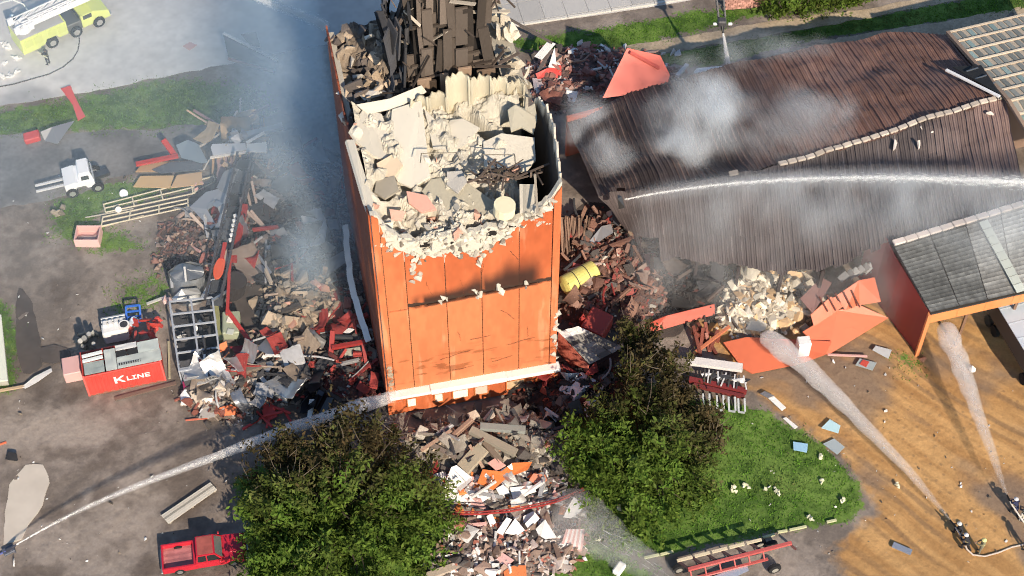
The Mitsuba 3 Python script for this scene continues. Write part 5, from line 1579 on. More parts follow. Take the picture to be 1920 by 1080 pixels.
# dark red gate posts left of the ruin foot
for a, b, w in (((618, 700, .2), (624, 620, 2.4), .35), ((622, 652, 1.8), (688, 640, 1.8), .3), ((620, 705, .6), (690, 700, .6), .8), ((680, 640, 1.8), (690, 705, .4), .25), ((632, 500, .3), (634, 606, .5), .8), ((560, 640, 1.0), (690, 590, 1.4), .35), ((500, 660, 1.0), (640, 610, 1.2), .4)):
    beam('red_girder', 'dark red girder in the wreckage at the left foot of the ruin', 'girder', a, b, w, .25, RED * r.uniform(.5, .9), 'paint', 'dark red girders')
plate('orange_sheet', 'orange panel standing in the wreckage left of the ruin foot', 'panel', [(626, 708), (630, 675), (650, 672), (654, 706)], [.4, 1.2, 1.2, .4], .08, (.55, .12, .04))
plate('olive_sheet', 'olive metal sheet in the wreckage left of the ruin foot', 'sheet', [(632, 672), (640, 655), (678, 650), (684, 668)], [.8, 1.2, 1.2, .8], .06, (.24, .24, .2))
plate('white_oval', 'white oval plate on the dark red girders', 'plate', [(640, 622), (654, 615), (664, 617), (654, 625)], 1.6, .08, WHT)


# ---------------------------------------------------------------- rubble piles
r = rng_of(67)


def tag_cells(found, cat, heap):
    """Labels for alike pieces: tone, shape and place in their heap, and the size where that is not enough."""
    P_ = np.array([p[:2] for _, p, *_ in found])
    lo, hi = P_.min(0), P_.max(0) + 1e-6
    made = {}
    for key, p, tn, shape, s in found:
        f = (np.asarray(p[:2]) - lo) / (hi - lo)
        row = ['back', 'upper', 'middle', 'lower', 'front'][int(np.clip((1 - f[1]) * 5, 0, 4))]
        colm = ['left end', 'left part', 'centre', 'right part', 'right end'][int(np.clip(f[0] * 5, 0, 4))]
        made.setdefault((tn, shape, row, colm), []).append((s, key))
    for (tn, shape, row, colm), g in made.items():
        g.sort(reverse=True)
        sizes = [''] if len(g) == 1 else ['larger', 'smaller'] if len(g) == 2 else ['largest', 'middling', 'smallest'] if len(g) == 3 else ['largest', 'second largest', 'third largest', 'smaller', 'smallest', 'tiniest'][:max(len(g), 1)] + ['tiny'] * (len(g) - 6)
        for (s, key), w in zip(g, sizes):
            tag(key, f'{w} {tn} {shape}, {row} row, {colm} of the {heap}'.strip(), cat, f'{heap} pieces')


def tone(c):
    lum = c.mean()
    if c[0] > 1.9 * c[2] and c[0] > .3 and c[0] > 1.6 * c[1]:
        return 'orange'
    if c[0] > 1.7 * c[2] and lum < .3:
        return 'rusty' if c[0] > 1.5 * c[1] else 'brown'
    if lum > .58:
        return 'white'
    if lum > .36:
        return 'pale'
    if lum > .17:
        return 'drab'
    return 'charcoal' if lum > .07 else 'black'


def pile(name, label, px, height, soft, palette, n_small, n_big, big, seed, small=(.15, .5), large=(.55, 1.3), dark=.45, plates=.3, bars=.12, floor=None):
    """palette: [(colour, share)]; big: (name, label, category, group) of the pieces large enough to be things."""
    r = rng_of(seed)
    poly = ground_px(px)
    cols = np.array([c for c, _ in palette])
    pr = np.array([p for _, p in palette], float)
    pr /= pr.sum()
    lo, hi = poly.min(0) - .5, poly.max(0) + .5

    def hz(q):
        s = np.clip(signed(poly, q) / soft, 0, 1)
        n = vfbm(q[:, 0] * .5, q[:, 1] * .5, 4, seed) * .9 + .35
        return height * s ** .8 * n

    nx, ny = int((hi - lo)[0] / .22) + 2, int((hi - lo)[1] / .22) + 2
    X, Y = np.meshgrid(np.linspace(lo[0], hi[0], nx), np.linspace(lo[1], hi[1], ny), indexing='ij')
    q = np.stack([X.ravel(), Y.ravel()], 1)
    Z = hz(q).reshape(X.shape)
    rough = (vnoise(X * 2.3, Y * 2.3, seed + 1) + vnoise(X * 5, Y * 5, seed + 2) * .5 - .75) * .35 * np.clip(Z * 2, 0, 1)
    Z = Z + rough
    base = (cols * pr[:, None]).sum(0) * dark
    Cc = base * (.5 + 1.0 * vfbm(X * 1.7, Y * 1.7, 3, seed + 3))[..., None]
    Z = np.where(hz(q).reshape(X.shape) < .02, -.3, Z)
    mb = MB().grid(np.stack([X, Y, Z], -1), Cc)
    pts = []
    while len(pts) < n_small + n_big:
        c = r.uniform(lo, hi, (400, 2))
        sd = signed(poly, c)
        pts += list(c[(sd > r.normal(0, soft * .22, 400))])
    pts = np.array(pts[:n_small + n_big])
    hh = hz(pts)

    def one(mb, p, h, s):
        col = cols[r.choice(len(cols), p=pr)] * r.uniform(.65, 1.25)
        k = r.uniform()
        c = [p[0], p[1], h + s * r.uniform(-.1, .3)]
        if k < bars:
            d = rand_rot(r)[:, 0]
            d[2] *= .35
            L = s * r.uniform(1.3, 2.8)
            mb.bar(np.array(c) - d * L / 2, np.array(c) + d * L / 2, s * r.uniform(.15, .35), s * r.uniform(.12, .3), col)
            return col, 'beam', s * .8
        if k < bars + plates:
            R_ = rot(r.uniform(0, 6.28), r.normal(0, .4), r.normal(0, .4))
            mb.chunk(c, (s * r.uniform(1, 1.8), s * r.uniform(.7, 1.2), s * .22), col, r, R_)
            return col, 'plate', s
        mb.chunk(c, (s * r.uniform(.8, 1.3), s, s * r.uniform(.6, .9)), col, r)
        return col, 'lump', s
    for p, h in zip(pts[:n_small], hh[:n_small]):
        one(mb, p, h, r.uniform(*small) * (1.0 if r.uniform() < .8 else 1.5))
    put(name, mb, 'matte', label, 'rubble', kind='stuff')
    found = []
    for p, h in zip(pts[n_small:], hh[n_small:]):
        m2 = MB()
        col, shape, s = one(m2, p, h, r.uniform(*large))
        found.append((put(big[0], m2, 'matte'), p, tone(col), shape, s))
    tag_cells(found, big[2], big[3])
    return hz


GREY, DGREY, LGREY = np.array([.27, .24, .20]), np.array([.095, .085, .08]), np.array([.44, .41, .36])
BRICK, BLACK, STONE = np.array([.30, .12, .09]), np.array([.028, .026, .026]), np.array([.40, .32, .24])
pile('front_rubble', 'grey brown rubble heap in front of the orange wall', [(748, 815), (800, 800), (900, 780), (980, 772), (1050, 800), (1075, 850), (1060, 900), (980, 905), (860, 915), (790, 880), (755, 830)], 2.3, 2.6,
     [(GREY, .45), (DGREY, .25), (LGREY, .18), (np.array([.42, .2, .13]), .06), (STONE, .1)], 1500, 95, ('concrete_chunk', 'grey brown concrete chunk in the rubble heap before the orange wall', 'concrete chunk', 'front heap'), 71)
pile('front_spill', 'white and orange debris at the foot of the front heap', [(770, 900), (830, 870), (900, 855), (1000, 855), (1075, 890), (1095, 930), (1080, 975), (960, 985), (840, 960), (780, 940)], .9, 1.5,
     [(WHT * .95, .38), (ORG, .12), (PINK * 1.0, .12), (GREY, .25), (DGREY, .2)], 700, 46, ('pale_piece', 'pale broken piece spilled at the foot of the front heap', 'debris', 'white front spill'), 72, plates=.55)
pile('dark_red_debris', 'sooty dark red debris at the right foot of the orange wall', [(935, 735), (1000, 700), (1060, 690), (1150, 690), (1180, 740), (1130, 800), (1080, 860), (1040, 830), (990, 770)], 1.5, 1.6,
     [(BLACK, .5), (np.array([.2, .045, .03]), .3), (DGREY, .3)], 500, 40, ('sooty_chunk', 'sooty dark red chunk at the right foot of the orange wall', 'chunk', 'sooty right foot debris'), 73)
pile('right_rubble', 'reddish brown rubble between the elevator and the warehouse', [(1048, 420), (1120, 395), (1190, 430), (1235, 450), (1260, 500), (1250, 580), (1210, 625), (1120, 620), (1050, 600)], 1.8, 2.0,
     [(np.array([.2, .105, .08]), .4), (DGREY, .25), (np.array([.33, .2, .16]), .2), (np.array([.3, .08, .07]), .15), (LGREY, .06)], 1500, 90, ('brown_chunk', 'reddish brown chunk in the rubble right of the elevator', 'chunk', 'brown rubble by the elevator'), 74, bars=.2)
pile('black_debris', 'black charred debris under the sagging warehouse roof', [(1180, 400), (1260, 440), (1330, 490), (1360, 520), (1345, 600), (1290, 600), (1240, 560), (1215, 500)], 2.4, 2.0,
     [(BLACK, .75), (DGREY * .7, .25), (np.array([.12, .04, .03]), .1)], 700, 40, ('charred_chunk', 'black charred chunk under the sagging roof edge', 'chunk', 'black roof edge debris'), 75, bars=.3)
pile('pale_rubble', 'cream white rubble heap spilling from under the warehouse roof', [(1345, 610), (1340, 560), (1365, 515), (1440, 508), (1500, 515), (1530, 560), (1520, 590), (1470, 625), (1400, 640)], 2.2, 1.7,
     [(np.array([.72, .66, .55]), .5), (np.array([.6, .42, .25]), .22), (LGREY, .2), (DGREY, .05)], 700, 75, ('cream_block', 'cream block in the pale heap under the warehouse roof', 'block', 'cream heap'), 76, large=(.6, 1.5), dark=.6)
pile('stone_rubble', 'heap of tan stones left of the orange elevator', [(490, 560), (520, 510), (575, 500), (625, 520), (640, 580), (625, 640), (560, 680), (490, 700), (480, 640)], 1.9, 2.0,
     [(STONE * .85, .55), (GREY, .25), (np.array([.45, .26, .2]), .12), (DGREY, .1)], 900, 80, ('tan_stone', 'tan stone block in the heap left of the elevator', 'stone', 'tan stone heap'), 77, large=(.5, 1.4))
pile('mixed_wreckage', 'mixed brown and grey wreckage below the steel cage', [(345, 760), (360, 705), (420, 680), (480, 660), (600, 640), (640, 680), (610, 740), (520, 770), (470, 790), (390, 790)], 1.4, 1.6,
     [(np.array([.26, .21, .17]), .35), (DGREY, .25), (np.array([.40, .34, .28]), .2), (np.array([.24, .09, .07]), .15), (np.array([.6, .57, .54]), .08)], 1300, 85, ('wreck_piece', 'brown or grey wreck piece below the steel cage', 'debris', 'wreckage below the cage'), 78, plates=.35, bars=.2)
pile('smoky_debris', 'dark burnt debris in the smoke left of the elevator', [(430, 330), (500, 300), (600, 290), (655, 330), (670, 430), (690, 560), (650, 600), (600, 520), (500, 510), (430, 560), (400, 500)], 1.2, 1.8,
     [(np.array([.075, .07, .072]), .5), (np.array([.2, .17, .16]), .25), (np.array([.2, .07, .06]), .15), (LGREY * .8, .1)], 1300, 80, ('burnt_piece', 'dark burnt piece in the smoky debris left of the elevator', 'debris', 'smoky left debris'), 79, plates=.35, bars=.28)
pile('foot_wreckage', 'dark red wreckage at the left foot of the elevator', [(610, 600), (690, 590), (712, 690), (725, 760), (680, 770), (600, 740), (590, 660)], .9, 1.2,
     [(np.array([.1, .03, .03]), .5), (DGREY, .4), (np.array([.35, .06, .05]), .15), (LGREY, .08)], 500, 30, ('dark_piece', 'dark red wreck piece at the left foot of the elevator', 'debris', 'left foot wreckage'), 80)
pile('yard_debris', 'brown debris scattered over the yard below the fences', [(300, 420), (380, 400), (430, 430), (430, 520), (340, 540), (290, 490)], .4, 1.6,
     [(np.array([.18, .1, .085]), .5), (DGREY, .2), (np.array([.3, .22, .18]), .3)], 420, 18, ('brown_scrap', 'brown scrap lying on the yard below the cream fences', 'scrap', 'debris below the fences'), 81, large=(.4, .7))
pile('lower_debris', 'brown and pale debris at the bottom edge below the heap', [(840, 965), (960, 985), (1070, 975), (1100, 1030), (1060, 1075), (960, 1090), (840, 1110), (790, 1085), (830, 1020)], .55, 1.3,
     [(np.array([.28, .2, .16]), .4), (np.array([.5, .42, .38]), .25), (WHT * .9, .2), (np.array([.4, .15, .11]), .1), (DGREY, .2)], 900, 50, ('lower_piece', 'pale or brown piece in the debris at the bottom edge', 'debris', 'bottom edge debris'), 82, plates=.4, bars=.2)
pile('brick_rubble', 'red brown brick rubble behind the elevator at the top', [(985, 130), (1020, 95), (1100, 88), (1180, 100), (1280, 130), (1260, 150), (1150, 190), (1040, 210), (1000, 190)], .9, 1.6,
     [(np.array([.28, .13, .11]), .5), (np.array([.4, .26, .22]), .25), (DGREY, .15), (WHT * .9, .1)], 900, 50, ('brick_piece', 'red brown piece in the rubble behind the elevator', 'debris', 'red back rubble'), 83)

# --- larger torn sheets and beams lying on the piles
def scrap(seed, px, n, z, colours, heap, size=(1.0, 2.6), bar_share=.4):
    r = rng_of(seed)
    poly = ground_px(px)
    lo, hi = poly.min(0), poly.max(0)
    sheets, bars_ = [], []
    while len(sheets) + len(bars_) < n:
        c = r.uniform(lo, hi)
        if signed(poly, c[None])[0] < 0:
            continue
        L = r.uniform(*size)
        col = np.array(colours[r.integers(len(colours))]) * r.uniform(.7, 1.25)
        R_ = rot(r.uniform(0, 6.28), r.normal(0, .3), r.normal(0, .35))
        o = np.array([c[0], c[1], z + r.uniform(-.3, .5)])
        m_ = MB(R_, o)
        if r.uniform() < bar_share:
            w = r.uniform(.1, .3)
            if r.uniform() < .5:      # an I-beam
                m_.box([0, 0, w / 2], (L * 1.5, w, .04), col)
                m_.box([0, 0, -w / 2], (L * 1.5, w, .04), col)
                m_.box([0, 0, 0], (L * 1.5, .04, w - .04), col * .9)
            else:
                k = np.linspace(-.5, .5, 7)
                bend = r.normal(0, .5)
                m_.tube(np.stack([k * L * 1.6, bend * k ** 2 * L, r.normal(0, .3) * k ** 2 * L], 1), w * .4, col, 6)
            bars_.append((put('bent_beam', m_, 'matte'), c, tone(col), 'bent beam', L))
        else:
            W_ = L * r.uniform(.4, .8)
            nu, nv = 13, 9
            u, v = np.meshgrid(np.linspace(-.5, .5, nu), np.linspace(-.5, .5, nv), indexing='ij')
            b1, b2, ph = r.normal(0, .9), r.normal(0, .6), r.uniform(0, 9)
            w = b1 * u ** 2 * L + b2 * u * v * L + .05 * L * np.sin(u * 9 + ph) * v + .035 * np.sign(np.sin(v * 44)) * (r.uniform() < .5)
            edge = 1 + .12 * (vnoise(u * 9 + ph, v * 9, seed) - .5)
            cc_ = col * (.75 + .5 * vfbm(u * 4 + ph, v * 4, 3, seed))[..., None]
            m_.grid(np.stack([u * L * edge, v * W_ * edge, w], -1), cc_, .03)
            sheets.append((put('torn_sheet', m_, 'metal' if col.mean() > .3 and r.uniform() < .5 else 'matte'), c, tone(col), 'torn sheet', L))
    if sheets:
        tag_cells(sheets, 'sheet metal', heap)
    if bars_:
        tag_cells(bars_, 'beam', heap)


GSH, CSH, WSH, RSH = (.34, .34, .35), (.05, .05, .055), (.62, .61, .59), (.3, .05, .045)
scrap(101, [(430, 330), (520, 290), (640, 300), (660, 430), (640, 560), (520, 520), (430, 560)], 58, 1.3, [GSH, CSH, CSH, RSH, (.2, .16, .14)], 'smoky left debris', (1.3, 3.3))
scrap(111, [(390, 240), (480, 235), (570, 280), (560, 340), (450, 360), (390, 320)], 36, 1.2, [(.5, .36, .22), (.46, .34, .24), (.42, .28, .26), (.5, .47, .43)], 'lumber by the wrecked stall', (1.5, 3.2), .85)
scrap(112, [(340, 400), (430, 380), (470, 520), (400, 540), (330, 480)], 18, .5, [(.36, .14, .12), (.45, .36, .3), GSH], 'yard left of the conveyor', (.8, 1.8), .6)
scrap(102, [(350, 700), (480, 660), (600, 640), (620, 720), (520, 770), (400, 780)], 46, 1.3, [GSH, CSH, WSH, RSH, (.3, .24, .19)], 'wreckage below the cage', (1.0, 2.8))
scrap(103, [(1060, 430), (1190, 430), (1240, 500), (1210, 600), (1060, 590)], 44, 1.5, [RSH, CSH, (.26, .15, .11), (.4, .3, .26)], 'brown rubble by the elevator', (.7, 1.8), .6)
scrap(104, [(770, 825), (900, 800), (1010, 800), (1050, 870), (900, 890), (790, 860)], 30, 2.0, [(.24, .22, .19), CSH, GSH, (.3, .2, .15)], 'front heap', (.7, 1.8), .6)
scrap(105, [(800, 900), (1000, 880), (1080, 940), (960, 980), (830, 950)], 22, 1.0, [WSH, WSH, GSH, RSH], 'white front spill', (.6, 1.5), .25)
scrap(106, [(1190, 410), (1320, 490), (1340, 590), (1240, 560)], 26, 2.2, [CSH, CSH, (.09, .07, .06)], 'black roof edge debris', (1.0, 2.4), .5)
scrap(107, [(500, 540), (630, 520), (640, 620), (540, 690), (480, 650)], 26, 1.5, [(.28, .22, .18), CSH, RSH, (.36, .3, .24)], 'tan stone heap', (.6, 1.6), .7)
scrap(108, [(945, 720), (1150, 700), (1130, 800), (1060, 850)], 24, 1.5, [CSH, CSH, RSH, GSH], 'sooty right foot debris', (.6, 1.6), .5)
scrap(109, [(600, 610), (690, 600), (710, 730), (620, 740)], 22, 1.2, [RSH, CSH, RSH, GSH], 'left foot wreckage', (.8, 2.0), .6)
scrap(110, [(1000, 120), (1180, 110), (1150, 180), (1020, 200)], 18, .9, [(.3, .13, .1), WSH, (.3, .22, .18)], 'red back rubble', (.6, 1.5), .5)
# --- large pieces that can be told apart in the front heap
for a, b, w, h_, c, lb in (((868, 880, 1.5), (906, 838, 2.3), 1.05, .35, (.36, .31, .23), 'wide tan concrete beam leaning in the middle of the front heap'), ((882, 806, 2.6), (968, 850, 2.0), .55, .4, (.27, .24, .19), 'long grey concrete beam crossing the front heap'),
                           ((900, 800, 2.7), (985, 806, 2.3), .5, .35, (.24, .25, .23), 'flat grey beam at the top of the front heap'), ((904, 826, 2.2), (940, 868, 1.7), .4, .4, (.17, .13, .1), 'short dark beam beside the long grey beam'),
                           ((806, 832, 1.7), (856, 858, 1.5), .3, .2, (.2, .16, .14), 'thin brown beam at the left of the front heap')):
    beam('concrete_beam', lb, 'concrete beam', a, b, w, h_, c)
for px, z, c, lb in (([(876, 775), (892, 768), (900, 780), (884, 790)], [2.3, 2.5, 2.3, 2.2], (.48, .4, .32), 'square tan slab standing at the top of the front heap'), ([(905, 785), (922, 765), (928, 778), (916, 792)], [2.2, 2.5, 2.4, 2.1], (.46, .4, .34), 'pointed tan slab at the top of the front heap'),
                     ([(895, 905), (905, 880), (940, 884), (960, 868), (998, 866), (990, 880), (950, 896), (925, 918)], [1.4, 1.7, 1.7, 1.8, 1.7, 1.6, 1.4, 1.1], (.6, .17, .05), 'large orange slab in the spilled debris'), ([(914, 868), (930, 858), (948, 872), (930, 882)], [1.8, 2.0, 1.9, 1.7], (.62, .33, .28), 'pink square slab above the orange slab'),
                     ([(992, 900), (1000, 888), (1022, 890), (1026, 900), (1010, 912)], [1.3, 1.4, 1.4, 1.2, 1.1], (.6, .24, .15), 'round orange slab right of the large orange one')):
    plate('painted_slab', lb, 'slab', px, z, .25, c, 'matte')
for i, (px, z) in enumerate((([(806, 924), (830, 912), (890, 920), (892, 940), (840, 942)], [.8, 1.0, 1.0, .7, .6]), ([(832, 912), (846, 876), (866, 896), (880, 915)], [1.0, 1.8, 1.4, 1.1]), ([(846, 876), (856, 872), (886, 896), (876, 904)], [1.8, 1.9, 1.4, 1.3]), ([(892, 924), (914, 918), (920, 932), (900, 944)], [1.0, 1.1, .8, .7]),
                             ([(930, 916), (948, 906), (956, 926), (936, 928)], [1.1, 1.3, 1.0, .9]), ([(956, 914), (1000, 910), (1006, 922), (962, 936)], [1.2, 1.3, 1.0, .8]), ([(812, 890), (830, 884), (838, 896), (816, 902)], [1.1, 1.3, 1.2, 1.0]))):
    plate('white_sheet', ['long white sheet at the lower left of the front spill', 'white sheet standing on edge in the front spill', 'narrow white strip beside the standing white sheet', 'white sheet left of the orange slab foot', 'white sheet right of the orange slab foot', 'white ribbed sheet at the right of the front spill', 'small white sheet at the left tip of the spill'][i], 'sheet', px, z, .06, WHT * r.uniform(.95, 1.05))
put('grey_block', MB().box(at(790, 812, 1.4), (.9, .7, .6), LGREY, rot(.4, .2, .3), .05), 'matte', 'pale block at the left tip of the front heap', 'block')
# white folded panels, red rail and striped gate under the heap
for i, (px, z) in enumerate((([(930, 998), (950, 970), (960, 974), (942, 1004)], [.5, 1.2, 1.1, .4]), ([(946, 1000), (966, 972), (984, 994), (970, 1004)], [.5, 1.3, .7, .4]), ([(984, 982), (1004, 962), (1012, 972), (992, 994)], [.7, 1.3, 1.1, .5]), ([(1004, 992), (1022, 974), (1044, 1008), (1014, 1012)], [.6, 1.3, .6, .4]), ([(912, 968), (922, 962), (930, 980), (920, 988)], [.9, 1.1, .8, .6]))):
    plate('folded_panel', 'white folded panel below the red rail', 'panel', px, z, .05, WHT, group='white folded panels below the rail')
plate('white_board', 'big white board standing at the right end of the red rail', 'board', [(1056, 970), (1066, 948), (1076, 932), (1096, 948), (1086, 962), (1070, 972)], [.7, 1.2, 1.6, 1.5, 1.0, .7], .08, WHT * 1.03)
put('white_stub', MB().chunk(at(1101, 963, .5), (.7, .6, .5), WHT, r), 'matte', 'small white block right of the big white board', 'block')
t = thing('red_railing', 'long curved dark red railing below the front heap', 'railing')
for off, rad, c in ((0, .07, 1.0), (-9, .05, .8)):
    pts = [at(x, y + off * .5, 1.2 - (off < 0) * -.3) for x, y in ((846, 964), (900, 964), (950, 960), (1000, 951), (1040, 942), (1072, 930), (1096, 918))]
    put('rail', MB().tube(pts, rad, RED * .8 * c, 8), 'paint', parent=t)
for x, y in ((1020, 948), (1032, 944), (1050, 938), (1064, 933), (1008, 952)):
    put('baluster', MB().bar(at(x, y, 1.2), at(x + r.normal(0, 3), y + 6, .2), .07, .06, RED * .8), 'paint', parent=t)
t = thing('striped_gate', 'pink striped metal gate leaning below the white panels', 'gate')
ga, gb, gc, gd = at(1064, 992, 1.2), at(1094, 992, 1.2), at(1090, 1032, .3), at(1052, 1030, .3)
for k in range(9):
    f = k / 8
    put('slat', MB().bar(ga * (1 - f) + gb * f, gd * (1 - f) + gc * f, .17, .05, (.6, .56, .54) if k % 2 else (.5, .3, .28)), 'paint', parent=t)
put('bottom_rail', MB().bar(gd, gc, .12, .1, PINK), 'paint', parent=t)
plate('pink_plate', 'pink plate lying at the bottom edge above the orange one', 'plate', [(929, 1050), (942, 1036), (964, 1050), (950, 1062)], [.6, .8, .8, .6], .08, PINK * 1.1)
plate('orange_plate', 'orange plate cut by the bottom edge', 'plate', [(944, 1072), (960, 1060), (986, 1060), (988, 1092), (948, 1094)], [.5, .7, .7, .5, .4], .08, (.66, .2, .07))
beam('bottom_timber', 'pale timber lying across the bottom debris', 'timber', (798, 1082, .5), (866, 1058, .6), .5, .3, (.42, .34, .27))
put('white_tub', MB().box(at(1161, 1066, .3), (1.0, .6, .45), WHT, rot(.6), .12), 'paint', 'white tub on the wet grass at the bottom', 'tub')
beam('pink_pipe', 'pale pink pipe lying below the red railing', 'pipe', (850, 988, .5), (912, 982, .6), .2, .2, PINK * 1.15)

# --- right of the elevator
t = thing('yellow_tank', 'yellow cylindrical tank lying in the rubble right of the elevator', 'tank')
a, b = at(1058, 538, 1.5), at(1116, 506, 1.6)
d = (b - a) / np.linalg.norm(b - a)
YEL = np.array([.62, .56, .17])
put('shell', MB().tube([a - d * .12, a, a + d * .1, b - d * .1, b, b + d * .15], [.4, .72, .86, .86, .72, .35], YEL, 24), 'paint', parent=t, smooth=False)
for f in (.32, .68):
    p = a * (1 - f) + b * f
    put('band', MB().tube([p - d * .04, p + d * .04], [.885, .885], (.08, .075, .05), 24, False), 'paint', parent=t)
for f, w in ((.1, .35), (.2, .28), (.62, .22)):
    put('hatch', MB().chunk(a * (1 - f) + b * f + [0, -.35, .68], (w, w, .14), (.05, .05, .04), r), 'matte', parent=t)
t = thing('red_shed', 'small red shed with a broken grey slate roof beside the elevator', 'shed')
S = [at(1047, 622, 2.3), at(1084, 612, 2.6), at(1168, 652, 2.3), at(1104, 684, 1.9)]
for k in range(9):
    f0, f1 = k / 9, (k + 1.1) / 9
    p = [S[0] * (1 - f0) + S[3] * f0, S[1] * (1 - f0) + S[2] * f0, S[1] * (1 - f1) + S[2] * f1, S[0] * (1 - f1) + S[3] * f1]
    for m_ in range(3):
        g0, g1 = m_ / 3 + .01, (m_ + 1) / 3
        pp = [p[0] * (1 - g0) + p[1] * g0, p[0] * (1 - g1) + p[1] * g1, p[3] * (1 - g1) + p[2] * g1, p[3] * (1 - g0) + p[2] * g0]
        if k < 2:
            c = np.array([.72, .72, .7])
        else:
            c = np.array([.2, .19, .17]) * r.uniform(.4, 1.9)
        put('slate', MB().slab([x + [0, 0, r.uniform(-.03, .06) + k * .01] for x in pp], .06, c), 'matte', parent=t)
for k in range(8):
    f0, f1 = k / 8, (k + .96) / 8
    a0, a1 = S[0] * (1 - f0) + S[3] * f0, S[0] * (1 - f1) + S[3] * f1
    put('wall_board', MB().slab([a0 - [0, 0, .1], a1 - [0, 0, .1], a1 + [-.1, -.25, -2.0], a0 + [-.1, -.25, -2.0]], .05, np.array([.58, .17, .12]) * r.uniform(.85, 1.15)), 'paint', parent=t)
put('core', MB().slab([s - [0, 0, .5] for s in S], 1.6, (.06, .03, .03)), 'matte', parent=t)
put('red_cabin', MB().box(at(1118, 612, 1.0), (2.1, 1.8, 1.7), np.array([.3, .05, .04]), rot(.5, .1, .1), .1), 'paint', 'dented red metal cabin behind the slate roofed shed', 'cabin')
put('red_flap', MB().slab([at(1086, 598, 1.8), at(1094, 588, 2.2), at(1100, 602, 1.6), at(1090, 616, 1.0)], .05, RED * .8), 'paint', 'red flap standing beside the dented cabin', 'flap')
t = thing('crumpled_car', 'crumpled pale grey car body at the right foot of the elevator', 'car')
Cm = rot(.75, .12, -.25)
co = at(1078, 738, .9)
q = MB(Cm, co)
q.prism([(-1.6, -.5), (-1.7, .05), (-1.0, .3), (-.6, .75), (.5, .8), (1.0, .4), (1.7, .2), (1.75, -.45)], -.8, .8, (.5, .52, .54))
put('body', q, 'gloss', parent=t)
for x0, x1, zz in ((-.9, -.62, .5), (.55, .95, .6)):
    put('window', MB(Cm, co).box([(x0 + x1) / 2, 0, zz], (.06, 1.3, .42), (.03, .03, .035), rot(math.pi / 2, -.9 if x0 < 0 else .9)), 'dark_glass', parent=t)
for k in range(4):
    put('dent_panel', MB(Cm, co).chunk([r.uniform(-1.4, 1.5), r.uniform(-.6, .6), .35], (.9, .7, .3), np.array([.5, .52, .54]) * r.uniform(.6, 1.1), r), 'gloss', parent=t)
for x in (-1.1, 1.15):
    wheel(t, Cm, co, (x, -.78, -.5), .32, .2)
for k in range(26):
    x = 1050 + 52 * k / 25
    a, b = at(x + r.normal(0, 3), 408 + r.normal(0, 4), 2.2 + r.normal(0, .2)), at(1052 + 40 * k / 25 + r.normal(0, 3), 476 + r.normal(0, 6), .8)
    put('bent_slat', MB().bar(a, b, .12, .06, np.array([.2, .13, .095]) * r.uniform(.35, 1.5)), 'matte', 'bent brown slat in the fan of slats right of the elevator', 'slat', 'fan of brown slats')
for px, z, c, lb in (([(1100, 458), (1128, 424), (1146, 420), (1150, 436), (1130, 448), (1112, 464)], [1.5, 2.2, 2.4, 2.1, 1.8, 1.4], (.5, .5, .5), 'bright crumpled metal sheet right of the slat fan'), ([(1146, 392), (1160, 386), (1172, 400), (1160, 424), (1150, 418)], [2.6, 2.8, 2.6, 2.2, 2.2], (.08, .08, .09), 'black metal piece below the jet tip'), ([(1180, 420), (1196, 410), (1204, 436), (1176, 444)], [2.2, 2.3, 1.8, 1.8], (.3, .22, .16), 'tan board beside the black metal piece'), ([(1206, 478), (1226, 470), (1234, 486), (1214, 496)], [2.0, 2.1, 1.9, 1.8], (.45, .24, .22), 'pink brown block on the rubble below the roof edge')):
    plate('metal_piece', lb, 'sheet', px, z, .08, c, 'metal' if c[0] > .4 else 'matte')
plate('red_wall_strip', 'long red wall strip lying below the black opening', 'wall', [(1206, 610), (1250, 592), (1340, 570), (1340, 590), (1262, 612), (1222, 624)], [.5, 1.1, 1.2, .5, .35, .3], .2, np.array([.5, .085, .05]))
for k in range(11):
    a = at(r.uniform(1296, 1352), r.uniform(598, 628), r.uniform(.4, 1.2))
    b = at(r.uniform(1302, 1346), r.uniform(628, 668), r.uniform(.1, .5))
    put('red_beam_piece', MB().bar(a, b, .24, .18, np.array([.2, .06, .04]) * r.uniform(.6, 1.4)), 'paint', 'dark red beam in the tangle left of the fallen orange walls', 'beam', 'tangle of red beams')
beam('orange_beam', 'long orange beam on top of the red beam tangle', 'beam', (1300, 664, .4), (1368, 612, 1.2), .22, .2, (.5, .17, .09), 'paint')
# fallen orange walls
OW = np.array([.60, .15, .075])
for px, z, c, lb in (([(1356, 642), (1400, 632), (1560, 640), (1548, 664), (1500, 682), (1410, 700), (1392, 690)], [.7, .9, .9, .6, .5, .25, .3], OW * .95, 'large fallen orange wall below the pale heap'), ([(1505, 622), (1570, 582), (1612, 572), (1666, 596), (1552, 666)], [1.1, 1.6, 1.7, .7, .3], OW * 1.05 + .01, 'bright fallen orange wall with one corner to the right'),
                     ([(1520, 590), (1558, 556), (1584, 572), (1560, 590), (1526, 612)], [1.8, 2.6, 2.2, 1.6, 1.2], OW * 1.0, 'orange wall piece leaning under the roof corner'), ([(1560, 560), (1610, 526), (1640, 520), (1652, 566), (1612, 572), (1586, 582)], [2.4, 3.2, 3.0, 1.6, 1.6, 1.7], OW * .9, 'orange wall piece propped against the red gable'),
                     ([(1500, 560), (1540, 520), (1560, 530), (1524, 588)], [2.4, 3.0, 3.0, 1.9], np.array([.2, .11, .1]), 'brown board hanging below the roof corner')):
    plate('fallen_wall', lb, 'wall', px, z, .12, c)
for k in range(5):
    beam('wall_joint', 'dark joint strip across the leaning orange walls', 'strip', (1536 + k * 15, 556 - k * 3, 2.8), (1552 + k * 15, 584 - k * 2, 1.9), .1, .08, (.12, .04, .03), group='joint strips on the orange walls')
